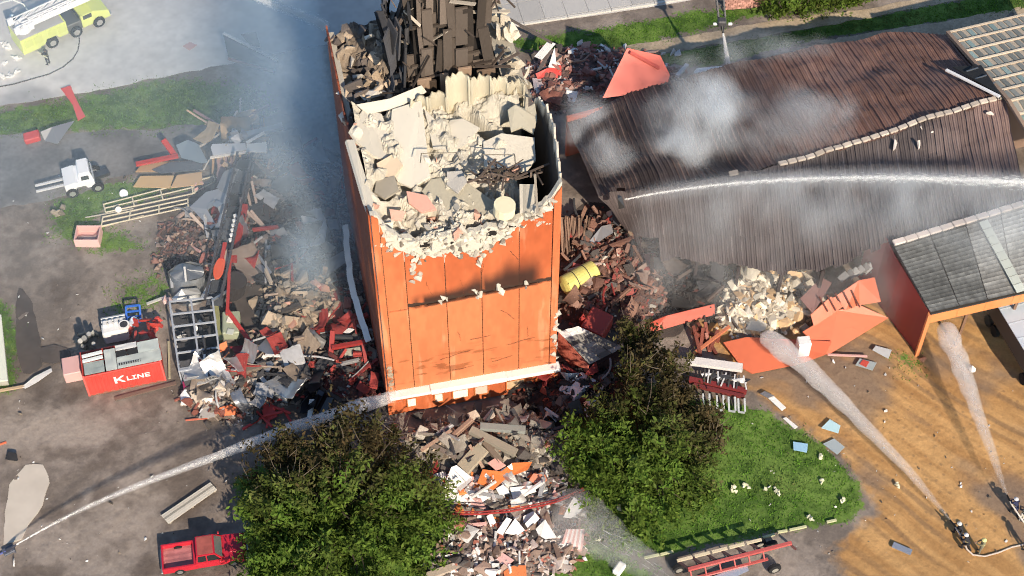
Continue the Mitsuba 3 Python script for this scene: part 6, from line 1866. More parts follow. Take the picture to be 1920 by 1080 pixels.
for k in range(7):
    plate('grey_shard', 'smoky grey shard under the warehouse corner', 'shard', [(1570 + k * 10, 520 - k * 4), (1584 + k * 10, 508 - k * 4), (1592 + k * 10, 518 - k * 4), (1578 + k * 9, 530 - k * 3)], [2.2, 3.0, 2.8, 2.0], .06, np.array([.36, .37, .38]) * r.uniform(.5, 1.3), group='grey shards under the corner')
t = thing('white_fridge', 'white upright box standing on the fallen orange wall', 'refrigerator')
a = at(1503, 660, .6)
put('body', MB(rot(1.45), a).box([0, 0, .75], (.95, .8, 1.5), WHT * 1.02, bevel=.05), 'gloss', parent=t)
put('door', MB(rot(1.45), a).box([0, -.43, .75], (.9, .05, 1.42), WHT, bevel=.02), 'gloss', parent=t)
for px, z, c, lb, m in (([(1636, 656), (1642, 648), (1672, 656), (1666, 672)], .3, (.5, .52, .53), 'pale grey panel on the wet sand near the gable', 'paint'), ([(1604, 684), (1612, 672), (1644, 680), (1636, 694)], .25, (.33, .38, .39), 'grey blue panel with a red patch on the wet sand', 'paint'), ([(1612, 682), (1618, 674), (1630, 678), (1624, 688)], .32, (.5, .08, .06), 'red patch lying on the grey blue panel', 'paint'),
                        ([(1540, 802), (1556, 786), (1576, 798), (1572, 812)], .35, (.42, .62, .68), 'light blue pane at the top of the three panes', 'gloss'), ([(1543, 832), (1564, 822), (1584, 838), (1570, 852)], .2, (.33, .38, .4), 'grey blue pane at the edge of the lawn', 'gloss'), ([(1487, 828), (1515, 832), (1513, 848), (1488, 843)], .25, (.3, .5, .66), 'blue pane lying in the lawn', 'gloss'),
                        ([(1436, 742), (1448, 740), (1474, 764), (1466, 770)], .2, WHT, 'white narrow sheet on the sand above the lawn', 'paint'), ([(1468, 784), (1474, 782), (1496, 800), (1490, 804)], .15, WHT * .95, 'thin white strip at the upper lawn edge', 'paint'), ([(1425, 738), (1434, 733), (1452, 742), (1440, 746)], .3, (.4, .38, .36), 'grey scrap beside the white narrow sheet', 'metal')):
    plate('panel', lb, 'panel', px, z, .06, c, m)
beam('pink_pipe', 'pink pipe running from the fallen wall to the grey blue panel', 'pipe', (1552, 665, .3), (1626, 668, .3), .14, .12, PINK)
put('white_ball', MB().chunk(at(1822, 690, .3), (.8, .6, .55), WHT * 1.03, r), 'paint', 'white round bundle on the sand below the orange fascia', 'bundle')
beam('blue_plank', 'blue grey plank lying at the lower edge of the sand', 'plank', (1674, 1021, .15), (1709, 1036, .15), .4, .15, (.2, .23, .3))
# wrecked trailer above the lawn
t = thing('wrecked_trailer', 'wrecked trailer with white beam and dark red chassis above the lawn', 'trailer')
beam('white_beam', None, None, (1290, 676, 1.2), (1392, 690, 1.0), .65, .3, (.66, .62, .6), 'paint', parent=t)
beam('chassis_beam', None, None, (1292, 712, .6), (1400, 734, .5), .4, .35, (.2, .03, .03), 'paint', parent=t)
beam('chassis_beam', None, None, (1300, 722, .6), (1396, 744, .5), .25, .3, (.16, .03, .03), 'paint', parent=t)
for k in range(9):
    x = 1326 + k * 9
    c = np.array([.7, .69, .68]) if k in (0, 3, 6, 7) else np.array([.05, .05, .055])
    put('lattice_piece', MB().chunk(at(x, 702 + k * 1.6, .9), (.5, .95, .3), c * r.uniform(.8, 1.1), r, rot(r.normal(0, .3), r.normal(0, .1), r.normal(0, .2))), 'paint', parent=t)
for k in range(10):
    a, b = at(1322 + k * 8, 692 + k * 1.4, 1.0), at(1318 + k * 8 + r.normal(0, 4), 716 + k * 1.6, .8)
    put('lattice_bar', MB().bar(a, b, .1, .1, np.array([.55, .55, .56]) if k % 2 else np.array([.06, .06, .06])), 'paint', parent=t)
for k, x in enumerate((1318, 1344, 1366, 1384)):
    for dx in (0, 12):
        put('side_frame', MB().bar(at(x + dx, 738 + k * 3, .7), at(x + dx + 1, 766 + k * 2, .3), .14, .1, (.4, .42, .43)), 'paint', parent=t)
    put('side_frame', MB().bar(at(x, 766 + k * 2, .3), at(x + 13, 768 + k * 2, .3), .12, .1, (.4, .42, .43)), 'paint', parent=t)
# red wagon frame at the bottom
t = thing('hay_wagon', 'long red open wagon frame on wheels at the bottom right', 'wagon')
WA, WB, WC, WD = at(1268, 1052, 1.45), at(1430, 1011, 1.45), at(1484, 1018, 1.3), at(1290, 1068, 1.3)
for k in range(5):
    f0, f1 = k / 5 + .01, (k + .93) / 5
    put('top_board', MB().bar(WA * (1 - f0) + WB * f0, WA * (1 - f1) + WB * f1, .2, .1, (.62, .52, .36)), 'paint', parent=t)
put('main_beam', MB().bar(WD, WC, .22, .22, (.46, .1, .09)), 'paint', parent=t)
off = at(1294, 1086, .7) - WD
put('lower_beam', MB().bar(WD + off, WD * .25 + WC * .75 + off, .16, .16, (.42, .09, .08)), 'paint', parent=t)
for k in range(6):
    f = .02 + k * .165
    a, b = WA * (1 - f) + WB * f, WD * (1 - f * .85) + WC * f * .85
    put('cross_member', MB().bar(a - [0, 0, .08], b - [0, 0, .08], .16, .14, (.05, .03, .03)), 'paint', parent=t)
    put('upright', MB().bar(b, b + off, .1, .1, (.42, .09, .08)), 'paint', parent=t)
put('tongue', MB().bar(WC - [0, 0, .3], at(1492, 1030, .5), .12, .12, (.1, .04, .04)), 'paint', parent=t)
put('white_panel', MB().slab([at(1318, 1088, .5), at(1400, 1056, .6), at(1404, 1070, .5), at(1340, 1100, .4)], .05, (.6, .64, .7)), 'metal', parent=t)
wd_ = (WB - WA) / np.linalg.norm(WB - WA)
Rw = np.stack([[-wd_[1] * -1, wd_[0] * -1, 0], [wd_[0], wd_[1], 0], [0, 0, 1.0]], 1)
Rw = np.stack([np.array([wd_[0], wd_[1], 0]), np.array([-wd_[1], wd_[0], 0]), [0, 0, 1.0]], 1)
for x, y in ((1452, 1066), (1272, 1066), (1424, 1018), (1446, 1022)):
    wheel(t, Rw, at(x, y, .45), (0, 0, 0), .46, .32, (.7, .68, .6))
for a, b in (((1208, 1046), (1236, 1040)), ((1238, 1040), (1262, 1034)), ((1458, 998), (1476, 995)), ((1480, 994), (1512, 987)), ((1550, 979), (1568, 975)), ((1430, 1008), (1452, 1002))):
    beam('edging_board', 'pale edging board along the lower lawn edge', 'board', (*a, .12), (*b, .12), .16, .14, (.5, .5, .3), group='edging boards of the lawn')
for i, (x, y) in enumerate(((1374, 914), (1377, 920), (1394, 906), (1400, 910), (1434, 919), (1455, 918), (1458, 924), (1539, 857), (1580, 940), (1541, 902), (1684, 912), (1518, 975), (1120, 1010), (1140, 970), (1160, 955))):
    q = MB()
    for k in range(3):
        q.chunk(at(x, y, .18) + r.normal(0, .1, 3) * [1, 1, .4], (.36, .3, .26), np.array([.72, .7, .5]) * r.uniform(.8, 1.1), r)
    put('white_lump', q, 'matte', 'small pale lump lying in the grass of the lawn', 'debris', 'pale lumps in the lawn')
# --- top of the picture
plate('red_fallen_roof', 'large coral red sheet lying behind the warehouse', 'sheet', [(1130, 184), (1176, 90), (1238, 104), (1256, 140), (1250, 164), (1210, 174)], [5.0, 7.6, 7.2, 5.9, 5.2, 5.0], .1, np.array([.66, .15, .115]))
beam('red_fold', 'ridge fold on the large coral red sheet', 'fold', (1182, 98, 7.6), (1236, 128, 6.4), .3, .12, np.array([.6, .13, .1]), 'paint')
t = thing('white_ribbed_panel', 'white ribbed panel leaning on a dark post behind the elevator', 'panel')
pa, pb, pc, pd_ = at(1002, 106, 2.0), at(1028, 76, 2.6), at(1042, 82, 2.6), at(1016, 112, 2.0)
for k in range(5):
    f0, f1 = k / 5, (k + .85) / 5
    put('rib', MB().slab([pa * (1 - f0) + pd_ * f0, pb * (1 - f0) + pc * f0, pb * (1 - f1) + pc * f1, pa * (1 - f1) + pd_ * f1], .06, WHT), 'paint', parent=t)
put('post', MB().bar(at(1000, 150, .2), at(1034, 92, 2.2), .25, .2, (.12, .1, .1)), 'matte', parent=t)
plate('white_triangle', 'white pointed sheet right of the ribbed panel', 'sheet', [(1028, 126), (1040, 88), (1044, 128)], [1.2, 2.2, 1.2], .05, WHT)
plate('red_banner', 'red strip below the white pointed sheet', 'sheet', [(1004, 138), (1026, 128), (1052, 122), (1053, 146), (1008, 148)], [1.0, 1.2, 1.2, .7, .6], .06, RED * 1.4)
plate('pale_tarp', 'pale pinkish sheet below the red strip', 'sheet', [(998, 146), (1050, 148), (1048, 166), (1002, 170)], [.6, .6, .4, .4], .06, (.6, .5, .48))
beam('dark_cable', 'dark pole slanting from the headhouse to the ribbed panel', 'pole', (946, 30, 9.0), (1034, 80, 2.8), .2, .2, (.09, .08, .075))
t = thing('white_tank', 'white horizontal tank behind the warehouse', 'tank')
a, b = at(1300, 146, .9), at(1372, 140, .9)
d = (b - a) / np.linalg.norm(b - a)
put('shell', MB().tube([a, a + d * .15, a + d * .4, b - d * .4, b - d * .15, b], [.15, .6, .8, .8, .6, .15], (.66, .67, .66), 22), 'paint', parent=t)
for f in (.25, .75):
    p = a * (1 - f) + b * f
    put('saddle', MB().box([p[0], p[1], .2], (.3, 1.2, .4), (.3, .3, .3), bevel=.02), 'matte', parent=t)
for i, (x, y) in enumerate(((1245, 100), (1262, 98), (1270, 102), (1172, 88), (1130, 86), (1086, 82), (1104, 96))):
    put('white_scrap', MB().chunk(at(x, y, .2), (.9, .6, .3), WHT * r.uniform(.85, 1.0), r), 'matte', 'white scrap on the verge behind the coral red sheet', 'scrap', 'white scraps on the back verge')
t = thing('aerial_boom', 'dark aerial boom with a nozzle hanging in from the top edge', 'boom')
BA, BB = at(1340, -90, 10.5), at(1353, 40, 6.6)
for ex in (-.28, .28):
    for ez in (0, .5):
        put('chord', MB().bar(BA + [ex, 0, ez], BB + [ex, 0, ez], .09, .09, (.07, .07, .075)), 'paint', parent=t)
for k in range(14):
    p, q_ = BA + (BB - BA) * k / 14, BA + (BB - BA) * (k + 1) / 14
    put('lacing', MB().bar(p + [-.28, 0, 0], q_ + [.28, 0, 0], .05, .05, (.09, .09, .09)), 'paint', parent=t)
    for ex in (-.28, .28):
        put('lacing', MB().bar(p + [ex, 0, 0], q_ + [ex, 0, .5], .05, .05, (.09, .09, .09)), 'paint', parent=t)
put('monitor', MB().box(BB + [0, -.2, .1], (.7, .7, .6), (.06, .06, .065), bevel=.1), 'paint', parent=t)
put('nozzle', MB().tube([BB + [0, -.4, 0], at(1356, 62, 6.1)], [.16, .09], (.05, .05, .05), 12), 'metal', parent=t)
for x in (1341, 1369):
    put('lamp', MB().box(at(x, 45, 6.5), (.34, .2, .2), (.78, .78, .78), bevel=.04), 'gloss', parent=t)
t = thing('brick_wall', 'low pinkish brick wall at the top right beside the hedge', 'wall')
a, b = at(1355, 18, 0), at(1446, 10, 0)
d = (b - a) / np.linalg.norm(b - a)
n_ = np.array([-d[1], d[0], 0])
Lb = np.linalg.norm(b - a)
for row in range(5):
    for k in range(int(Lb / .42)):
        put('brick', MB().box(a + d * (k * .42 + .2 + (row % 2) * .2) + [0, 0, .14 + row * .24], (.39, .3, .21), np.array([.46, .25, .21]) * r.uniform(.7, 1.3), np.stack([d, n_, [0, 0, 1.0]], 1), .015), 'matte', parent=t)
# litter
mb = MB()
for _ in range(420):
    x, y = r.uniform(20, 1000), r.uniform(300, 1075)
    if r.uniform() < .25:
        x, y = r.uniform(1400, 1900), r.uniform(660, 1070)
    g = at(x, y, 0)
    s = r.uniform(.04, .16) * (1 if r.uniform() < .85 else 1.8)
    c = WHT * r.uniform(.6, 1) if r.uniform() < .55 else np.array([.12, .1, .08]) * r.uniform(.4, 2)
    mb.chunk([g[0], g[1], float(ground_z(np.array([g[0]]), np.array([g[1]]))[0]) + s * .3], (s * 1.6, s, s * .6), c, r)
put('litter', mb, 'matte', 'small scraps strewn over the yard', 'debris', kind='stuff')


def place_words(prefix, base, cat_group):
    """Look-alikes that lie apart get a label by their order from left to right."""
    keys = [k for k in labels if (k == prefix or (k.startswith(prefix + '_') and k[len(prefix) + 1:].isdigit())) and labels[k].get('group') == cat_group]
    words = ['leftmost', 'second from left', 'third from left', 'fourth from left', 'fifth from left', 'sixth from left', 'seventh from left', 'eighth from left']
    n = len(keys)
    pos = {}
    for k in keys:
        f = scene[k]['filename']
        v = meshkit.WRITTEN[f][0].mean(0)
        pos[k] = v[0] + v[1] * .02
    keys.sort(key=pos.get)
    right = ['rightmost', 'second from right', 'third from right', 'fourth from right', 'fifth from right', 'sixth from right', 'seventh from right', 'eighth from right']
    for i, k in enumerate(keys):
        w = words[i] if i < min(8, (n + 1) // 2) else right[n - 1 - i] if n - 1 - i < 8 else 'inner'
        labels[k]['label'] = f'{base}, {w}'


for a_, b_, c_ in (('burnt_sheet', 'burnt black metal sheet above the broad tree', 'burnt black sheets'), ('red_girder', 'dark red girder at the left elevator foot', 'dark red girders'), ('white_equipment', 'heap of white gear by the lime truck', 'white gear around the fire truck'),
                   ('grey_shard', 'smoky grey shard under the warehouse corner', 'grey shards under the corner'), ('wall_joint', 'dark joint strip on the leaning orange walls', 'joint strips on the orange walls'), ('bright_strut', 'bright bent strut by the black drum', 'bright struts by the black drum'),
                   ('tan_lath', 'tan lath fallen right of the conveyor', 'laths right of the conveyor'), ('smoky_beam', 'broken beam half hidden in the blue smoke', 'beams in the smoke'), ('smoky_sheet', 'bent grey sheet glimpsed through the smoke', 'sheets in the smoke'), ('red_rod', 'thin bright red rod above the broad tree', 'tangle of bright red rods'),
                   ('pink_bag', 'pink bag stacked behind the short cream gate', 'pink bags by the gate'), ('white_cup', 'white cup in the row on the red column', 'row of white cups on the column'), ('caged_part', 'machine part inside the grey steel cage', 'parts inside the cage'), ('red_scrap_metal', 'crumpled red sheet behind the red container', 'crumpled red sheets behind the container'),
                   ('bent_slat', 'bent brown slat in the fan by the elevator', 'fan of brown slats'), ('red_beam_piece', 'dark red beam in the red beam tangle', 'tangle of red beams'), ('folded_panel', 'white folded panel below the red railing', 'white folded panels below the rail'), ('edging_board', 'pale edging board on the lower lawn edge', 'edging boards of the lawn'),
                   ('white_lump', 'small pale lump lying in the lawn grass', 'pale lumps in the lawn'), ('white_scrap', 'white scrap on the back verge', 'white scraps on the back verge'), ('green_box_plate', 'pale plate on the green casing', 'plates on the green casing')):
    place_words(a_, b_, c_)


# ---------------------------------------------------------------- people
import manifold3d as m3


def hull_of(a, b, ra, rb):
    s = lambda p, q: m3.Manifold.sphere(q, 14).translate(list(map(float, p)))
    return m3.Manifold.batch_hull([s(a, ra), s(b, rb)])


def person(label, px, facing, pose, coat, legs, skin, helmet, boots=(.03, .03, .03), z=0.0):
    """pose: joint offsets from the feet point in a frame with x = facing, y = left."""
    o = at(*px, z)
    M = rot(facing)
    t = thing('person', label, 'person')
    J = {'pelvis': (0, 0, .95), 'waist': (0, 0, 1.1), 'chest': (0, 0, 1.38), 'neck': (0, 0, 1.52), 'head': (.03, 0, 1.66),
         'shl': (0, .19, 1.44), 'shr': (0, -.19, 1.44), 'ell': (.05, .27, 1.16), 'elr': (.05, -.27, 1.16), 'wrl': (.16, .25, .93), 'wrr': (.16, -.25, .93),
         'hil': (0, .1, .92), 'hir': (0, -.1, .92), 'knl': (.03, .12, .5), 'knr': (.03, -.12, .5), 'anl': (0, .13, .09), 'anr': (0, -.13, .09), 'tol': (.17, .15, .05), 'tor': (.17, -.15, .05)}
    J.update(pose)
    J = {k: np.array(v, float) for k, v in J.items()}
    seg = []

    def bone(a, b, ra, rb, col):
        a, b = (J[a] if isinstance(a, str) else a), (J[b] if isinstance(b, str) else b)
        seg.append((a, b, ra, rb, col))
    for s in 'lr':
        bone('hi' + s, 'kn' + s, .105, .075, legs)
        bone('kn' + s, 'an' + s, .075, .06, legs)
        bone('an' + s, 'to' + s, .062, .045, boots)
        bone('sh' + s, 'el' + s, .075, .058, coat)
        bone('el' + s, 'wr' + s, .058, .042, coat)
        d = J['wr' + s] - J['el' + s]
        d /= np.linalg.norm(d)
        side = np.cross(d, [0, 0, 1.0])
        side /= np.linalg.norm(side) + 1e-9
        palm = J['wr' + s] + d * .085
        bone('wr' + s, palm, .036, .042, skin)
        for k, ln in enumerate((.062, .075, .07, .055)):
            f0 = palm + side * (k - 1.5) * .021 + d * .025
            f1 = f0 + d * ln * .55 - np.array([0, 0, .012])
            bone(f0, f1, .0105, .010, skin)
            bone(f1, f1 + d * ln * .35 - np.array([0, 0, .026]), .010, .0085, skin)
        th = J['wr' + s] + d * .04
        bone(th, th + side * .05 + d * .045 - np.array([0, 0, .01]), .013, .010, skin)
    bone('hil', 'hir', .11, .11, legs)
    bone('pelvis', 'waist', .15, .15, coat)
    bone('waist', 'chest', .155, .165, coat)
    bone('shl', 'shr', .085, .085, coat)
    bone('chest', 'neck', .12, .07, coat)
    bone('neck', 'head', .058, .06, skin)
    hd_ = J['head']
    bone(hd_ + [-.015, 0, .045], hd_ + [.012, 0, -.05], .098, .07, skin)      # skull and jaw
    bone(hd_ + [.095, 0, .0], hd_ + [.115, 0, -.025], .012, .016, skin)       # nose
    bone(hd_ + [.085, -.022, -.06], hd_ + [.085, .022, -.06], .011, .011, np.array(skin) * .6)   # mouth
    for e in (-1, 1):
        bone(hd_ + [.0, e * .092, .015], hd_ + [-.005, e * .096, -.03], .018, .012, skin)        # ears
        bone(hd_ + [.088, e * .034, .02], hd_ + [.09, e * .034, .02], .013, .013, (.02, .015, .01))   # eyes
    body = m3.Manifold()
    for a, b, ra, rb, _ in seg:
        body = body + hull_of(a, b, ra, rb)
    me = body.refine_to_length(.05).to_mesh()
    v, f = np.array(me.vert_properties[:, :3], float), np.array(me.tri_verts)
    best, col = np.full(len(v), 9.0), np.zeros((len(v), 3))
    for a, b, ra, rb, c in seg:
        ab = b - a
        tt = np.clip(((v - a) @ ab) / (ab @ ab + 1e-12), 0, 1)
        d = np.abs(np.linalg.norm(v - a - tt[:, None] * ab, axis=1) - (ra + (rb - ra) * tt))
        m = d < best
        best[m] = d[m]
        col[m] = c
    tm = trimesh.Trimesh(v, f, process=False)
    q = MB(M, o).add(v, f, col)
    put('body', q, 'matte', parent=t, smooth=True)
    q = MB(M, o)
    h0 = hd_ + [-.01, 0, .06]
    q.tube([h0 + [0, 0, 0], h0 + [0, 0, .02], h0 + [0, 0, .07], h0 + [0, 0, .115]], [.175, .128, .115, .04], helmet, 16)
    put('helmet', q, 'gloss', parent=t)
    # coat stripe
    if coat is not None:
        q = MB(M, o)
        w_ = J['waist'] * .6 + J['chest'] * .4
        q.tube([w_ - [0, 0, .02], w_ + [0, 0, .02]], [.166, .168], (.6, .58, .3), 16, False)
        put('reflective_band', q, 'paint', parent=t)
    return o, M, J


DK, SK = np.array([.03, .03, .035]), np.array([.42, .26, .19])
STR = {'ell': (.2, .22, 1.25), 'elr': (.2, -.22, 1.25), 'wrl': (.42, .08, 1.2), 'wrr': (.40, -.06, 1.12)}
LEAN = {'pelvis': (-.12, 0, .86), 'waist': (-.06, 0, 1.0), 'chest': (.1, 0, 1.24), 'neck': (.17, 0, 1.36), 'head': (.24, 0, 1.49), 'shl': (.12, .19, 1.3), 'shr': (.12, -.19, 1.3), 'ell': (.28, .24, 1.06), 'elr': (.3, -.24, 1.06), 'wrl': (.5, .08, 1.0), 'wrr': (.55, -.05, .98),
        'hil': (-.12, .1, .84), 'hir': (-.12, -.1, .84), 'knl': (.16, .14, .5), 'knr': (-.1, -.14, .44), 'anl': (.1, .15, .09), 'anr': (-.42, -.14, .1), 'tol': (.28, .17, .05), 'tor': (-.26, -.16, .05)}
KNEEL = {'pelvis': (-.1, 0, .5), 'waist': (-.05, 0, .66), 'chest': (.1, 0, .9), 'neck': (.16, 0, 1.03), 'head': (.22, 0, 1.16), 'shl': (.11, .19, .97), 'shr': (.11, -.19, .97), 'ell': (.3, .22, .78), 'elr': (.3, -.22, .78), 'wrl': (.52, .07, .74), 'wrr': (.56, -.05, .7),
         'hil': (-.1, .1, .5), 'hir': (-.1, -.1, .5), 'knl': (.32, .14, .48), 'knr': (.18, -.14, .09), 'anl': (.3, .15, .09), 'anr': (-.28, -.14, .1), 'tol': (.48, .16, .05), 'tor': (-.34, -.14, .05)}
J3 = math.radians(-42)
J4 = math.radians(-20)
person('kneeling firefighter in black gear holding the nozzle of the longer jet', (1797, 1002), J3, KNEEL, DK, DK, SK, (.7, .68, .6))
person('second firefighter in black gear crouched behind the kneeling one', (1808, 1028), J3, LEAN, DK * .9, DK * .8, SK, (.72, .7, .66))
person('firefighter with yellow helmet standing beside the hose crew', (1836, 1036), math.radians(-70), STR, np.array([.2, .19, .12]), np.array([.16, .15, .11]), SK, (.75, .7, .28))
person('firefighter in dark blue at the right edge holding the shorter jet', (1899, 962), J4, LEAN, np.array([.035, .04, .09]), DK, SK, (.62, .62, .62))
person('firefighter with yellow helmet behind the dark blue one at the right edge', (1914, 975), J4, STR, np.array([.05, .055, .07]), np.array([.5, .48, .42]), SK, (.75, .7, .25))
person('firefighter in dark gear cut by the right edge below the jet crew', (1922, 1030), math.radians(-60), {}, np.array([.3, .28, .2]), DK, SK, (.7, .66, .3))
person('firefighter in dark gear standing beside the lime ladder truck', (92, 121), math.radians(-60), STR, DK, DK * 1.3, SK, (.06, .06, .06))
person('person in blue jacket behind the white turntable of the truck', (30, 56), math.radians(120), {}, np.array([.09, .14, .2]), np.array([.08, .07, .08]), SK, (.6, .72, .8))
beam('pike_pole', 'pale pole held by the firefighter beside the lime truck', 'pole', (70, 98, 1.2), (89, 109, 1.1), .07, .07, (.7, .68, .5))
# hoses and nozzles of the crews
for key, pts, rad, c, lb in (('fire_hose', [(1786, 980, .95), (1795, 994, .85), (1806, 1012, .7), (1813, 1030, .35), (1824, 1040, .1), (1846, 1043, .06), (1872, 1036, .06), (1896, 1026, .06), (1960, 1012, .06)], .06, (.5, .42, .36), 'pale pink hose trailing from the hose crew to the right edge'),
                             ('fire_hose', [(1890, 932, 1.15), (1897, 946, 1.05), (1908, 962, .8), (1920, 980, .3), (1960, 1000, .06)], .06, (.55, .5, .45), 'hose leading from the right edge to the shorter jet')):
    put(key, MB().tube([at(x, y, z) for x, y, z in pts], rad, c, 8), 'matte', lb, 'hose')
for a, b, lb in (((1792, 988, .9), (1781, 975, 1.0), 'black nozzle of the longer jet'), ((1894, 940, 1.1), (1888, 928, 1.2), 'black nozzle of the shorter jet')):
    put('nozzle', MB().tube([at(*a), at(*b)], [.085, .05], (.03, .03, .03), 10), 'metal', lb, 'nozzle')
t = thing('ground_monitor', 'ground monitor with hose at the lower left edge', 'water cannon')
put('base', MB().box(at(16, 1032, .15), (.8, .6, .2), (.08, .09, .12), rot(1.0), .05), 'paint', parent=t)
put('barrel', MB().tube([at(12, 1032, .3), at(24, 1026, .6), at(31, 1021, .75)], [.12, .1, .06], (.1, .1, .12), 10), 'metal', parent=t)
for s in (-8, 8):
    put('leg', MB().bar(at(18, 1030, .3), at(22 + s, 1034 + s * .3, .04), .08, .08, (.12, .12, .14)), 'paint', parent=t)
put('hose', MB().tube([at(12, 1033, .25), at(2, 1038, .1), at(-20, 1046, .08)], .07, (.1, .12, .3), 8), 'matte', parent=t)
put('white_cloth', MB().chunk(at(26, 1058, .1), (.5, .9, .2), WHT, r), 'matte', 'white cloth on the ground below the monitor', 'cloth')


# ---------------------------------------------------------------- smoke, spray and water
def volume(name, lo, hi, res, density, albedo, label, cat, top):
    """A box of smoke: density(x, y, z) per metre on a grid."""
    lo, hi = np.array(lo, float), np.array(hi, float)
    ax = [lo[i] + (np.arange(res[i]) + .5) / res[i] * (hi - lo)[i] for i in range(3)]
    Z, Y, X = np.meshgrid(ax[2], ax[1], ax[0], indexing='ij')
    d = np.clip(density(X, Y, Z), 0, None)
    e = np.ones_like(d)                         # fades out before the faces of its box
    for A, i in ((X, 0), (Y, 1), (Z, 2)):
        e *= np.clip((A - lo[i]) / 1.5, 0, 1) * np.clip((hi[i] - A) / 1.5, 0, 1) if i < 2 else np.clip((hi[i] - A) / 2.5, 0, 1)
    d = (d * e).astype(np.float32)
    top = float(d.max())
    M = T().translate(lo.tolist()).scale((hi - lo).tolist())
    scene[name + '_medium'] = {'type': 'heterogeneous', 'albedo': {'type': 'constvolume', 'value': {'type': 'rgb', 'value': list(albedo)}},
                               'sigma_t': {'type': 'gridvolume', 'grid': mi.VolumeGrid(d[..., None]), 'to_world': M, 'raw': True, 'accel': False}, 'scale': 1.0}
    scene[name] = {'type': 'cube', 'to_world': T().translate(((lo + hi) / 2).tolist()).scale(((hi - lo) / 2).tolist()), 'bsdf': {'type': 'null'}, 'interior': {'type': 'ref', 'id': name + '_medium'}}
    tag(name, label, cat, kind='stuff')
    print(name, 'max', top, 'mean', d.mean())


def n3(X, Y, Z, f, seed, o=4):
    return meshkit.fbm(np.stack([X * f, Y * f, Z * f], -1), o, seed)


def left_smoke(X, Y, Z):
    s = (X - TO[0]) * TU[0] + (Y - TO[1]) * TU[1]
    t = (X - TO[0]) * TB[0] + (Y - TO[1]) * TB[1]
    wx, wy = X + 5 * (n3(X, Y, Z, .1, 1, 2) - .5), Y + 5 * (n3(X, Y, Z, .1, 5, 2) - .5)
    n = n3(wx, wy, Z * .6, .16, 11, 4)
    bank = np.clip((-s + .6) / 1.0, 0, 1) * np.exp(-np.clip(-s - 3.6, 0, None) / 3.0) * np.clip((t - 8) / 14, 0, 1) * np.clip((44 - t) / 8, 0, 1)
    thick = .23 * bank * np.clip((n - .28) * 3, 0, 1) * np.clip((15 - Z) / 8, 0, 1)
    wisp = .22 * np.exp(-((s + 3.6 + .12 * Z) / 1.3) ** 2 - ((t - 12) / 2.2) ** 2) * np.clip((n - .35) * 4, 0, 1)
    veil = wisp + (.009 + .028 * np.clip((t - 14) / 10, 0, 1)) * np.clip((t + 4) / 16, 0, 1) * np.clip((n - .22) * 2.2, 0, 1) * np.clip((12 - Z) / 9, 0, 1)
    return thick + veil


volume('smoke', (-54, -12, -.5), (-3, 46, 17), (102, 116, 34), left_smoke, (.62, .74, .83), 'blue grey smoke drifting from the left side of the ruin', 'smoke', 1)


# the right side: smoke from the roof and the mist under the long jet
J2 = np.array([at(1172, 374, 8.0), at(1300, 352, 9.0), at(1450, 338, 9.8), at(1650, 333, 10.6), at(1925, 342, 11.4)])


def curve(P, n):
    from scipy.interpolate import CubicSpline
    L = np.concatenate([[0], np.cumsum(np.linalg.norm(np.diff(P, axis=0), axis=1))])
    return CubicSpline(L / L[-1], P)(np.linspace(0, 1, n))


j2 = curve(J2, 60)


def puff(X, Y, Z, c, rx, ry, rz, n, p=2.0):
    d = ((X - c[0]) / rx) ** 2 + ((Y - c[1]) / ry) ** 2 + ((Z - c[2]) / rz) ** 2
    return np.clip(np.exp(-d * .8) * 1.45 - .55 + (n - .5) * 2.7, 0, 1) * np.exp(-np.clip(d - 1.2, 0, 9) * 2)


def right_smoke(X, Y, Z):
    wx, wy = X + 3 * (n3(X, Y, Z, .25, 21, 2) - .5), Y + 3 * (n3(X, Y, Z, .25, 25, 2) - .5)
    n = n3(wx, wy, Z * .8, .5, 31, 3)
    d = 0
    for px, z, rx, ry, rz, k in (((1305, 225), 9.5, 3.4, 3.2, 2.6, .32), ((1285, 265), 8.6, 1.8, 1.6, 1.6, .4), ((1335, 195), 10.5, 2.2, 2.2, 1.8, .35), ((1120, 270), 6.5, 1.6, 2.6, 2.4, .32), ((1098, 220), 7.5, 2.0, 2.5, 2.0, .3), ((1150, 310), 6.2, 1.6, 1.4, 1.8, .3), ((1480, 235), 9.6, 4.2, 3.4, 1.6, .13), ((1540, 210), 9.4, 2.5, 2.5, 1.5, .14), ((1330, 122), 6.0, 5.0, 1.8, 1.3, .14), ((1430, 95), 6.0, 5.0, 1.6, 1.3, .20)):
        d = d + k * puff(X, Y, Z, at(*px, z), rx, ry, rz, n)
    # mist falling out of the long jet
    jx = np.interp(X, j2[:, 0], np.arange(60))
    jy, jz = np.interp(jx, np.arange(60), j2[:, 1]), np.interp(jx, np.arange(60), j2[:, 2])
    fall = jz + .3 - Z
    off = (Y - jy) + fall * .55
    along_ = np.clip((X - j2[0, 0]) / 3, 0, 1)
    wid = .55 + .28 * np.clip(fall, 0, 9)
    mist = np.exp(-(off / wid) ** 2) * np.clip(fall * 2 + .4, 0, 1) * np.exp(-np.clip(fall, 0, 20) / 4.5) * along_
    m = n3(X * 1.0, Y, Z * .35, .45, 41, 3)
    d = d + .62 * mist * np.clip((m - .25) * 2.6, 0, 1.3)
    core = np.exp(-(((Y - jy) / .5) ** 2 + ((Z - jz) / .5) ** 2)) * along_
    return np.minimum(d + .6 * core, .75)


volume('roof_smoke', (3.2, -4.6, .5), (50, 23.5, 15), (150, 92, 46), right_smoke, (.86, .90, .93), 'pale smoke and mist over the burnt warehouse roof', 'smoke', 1)

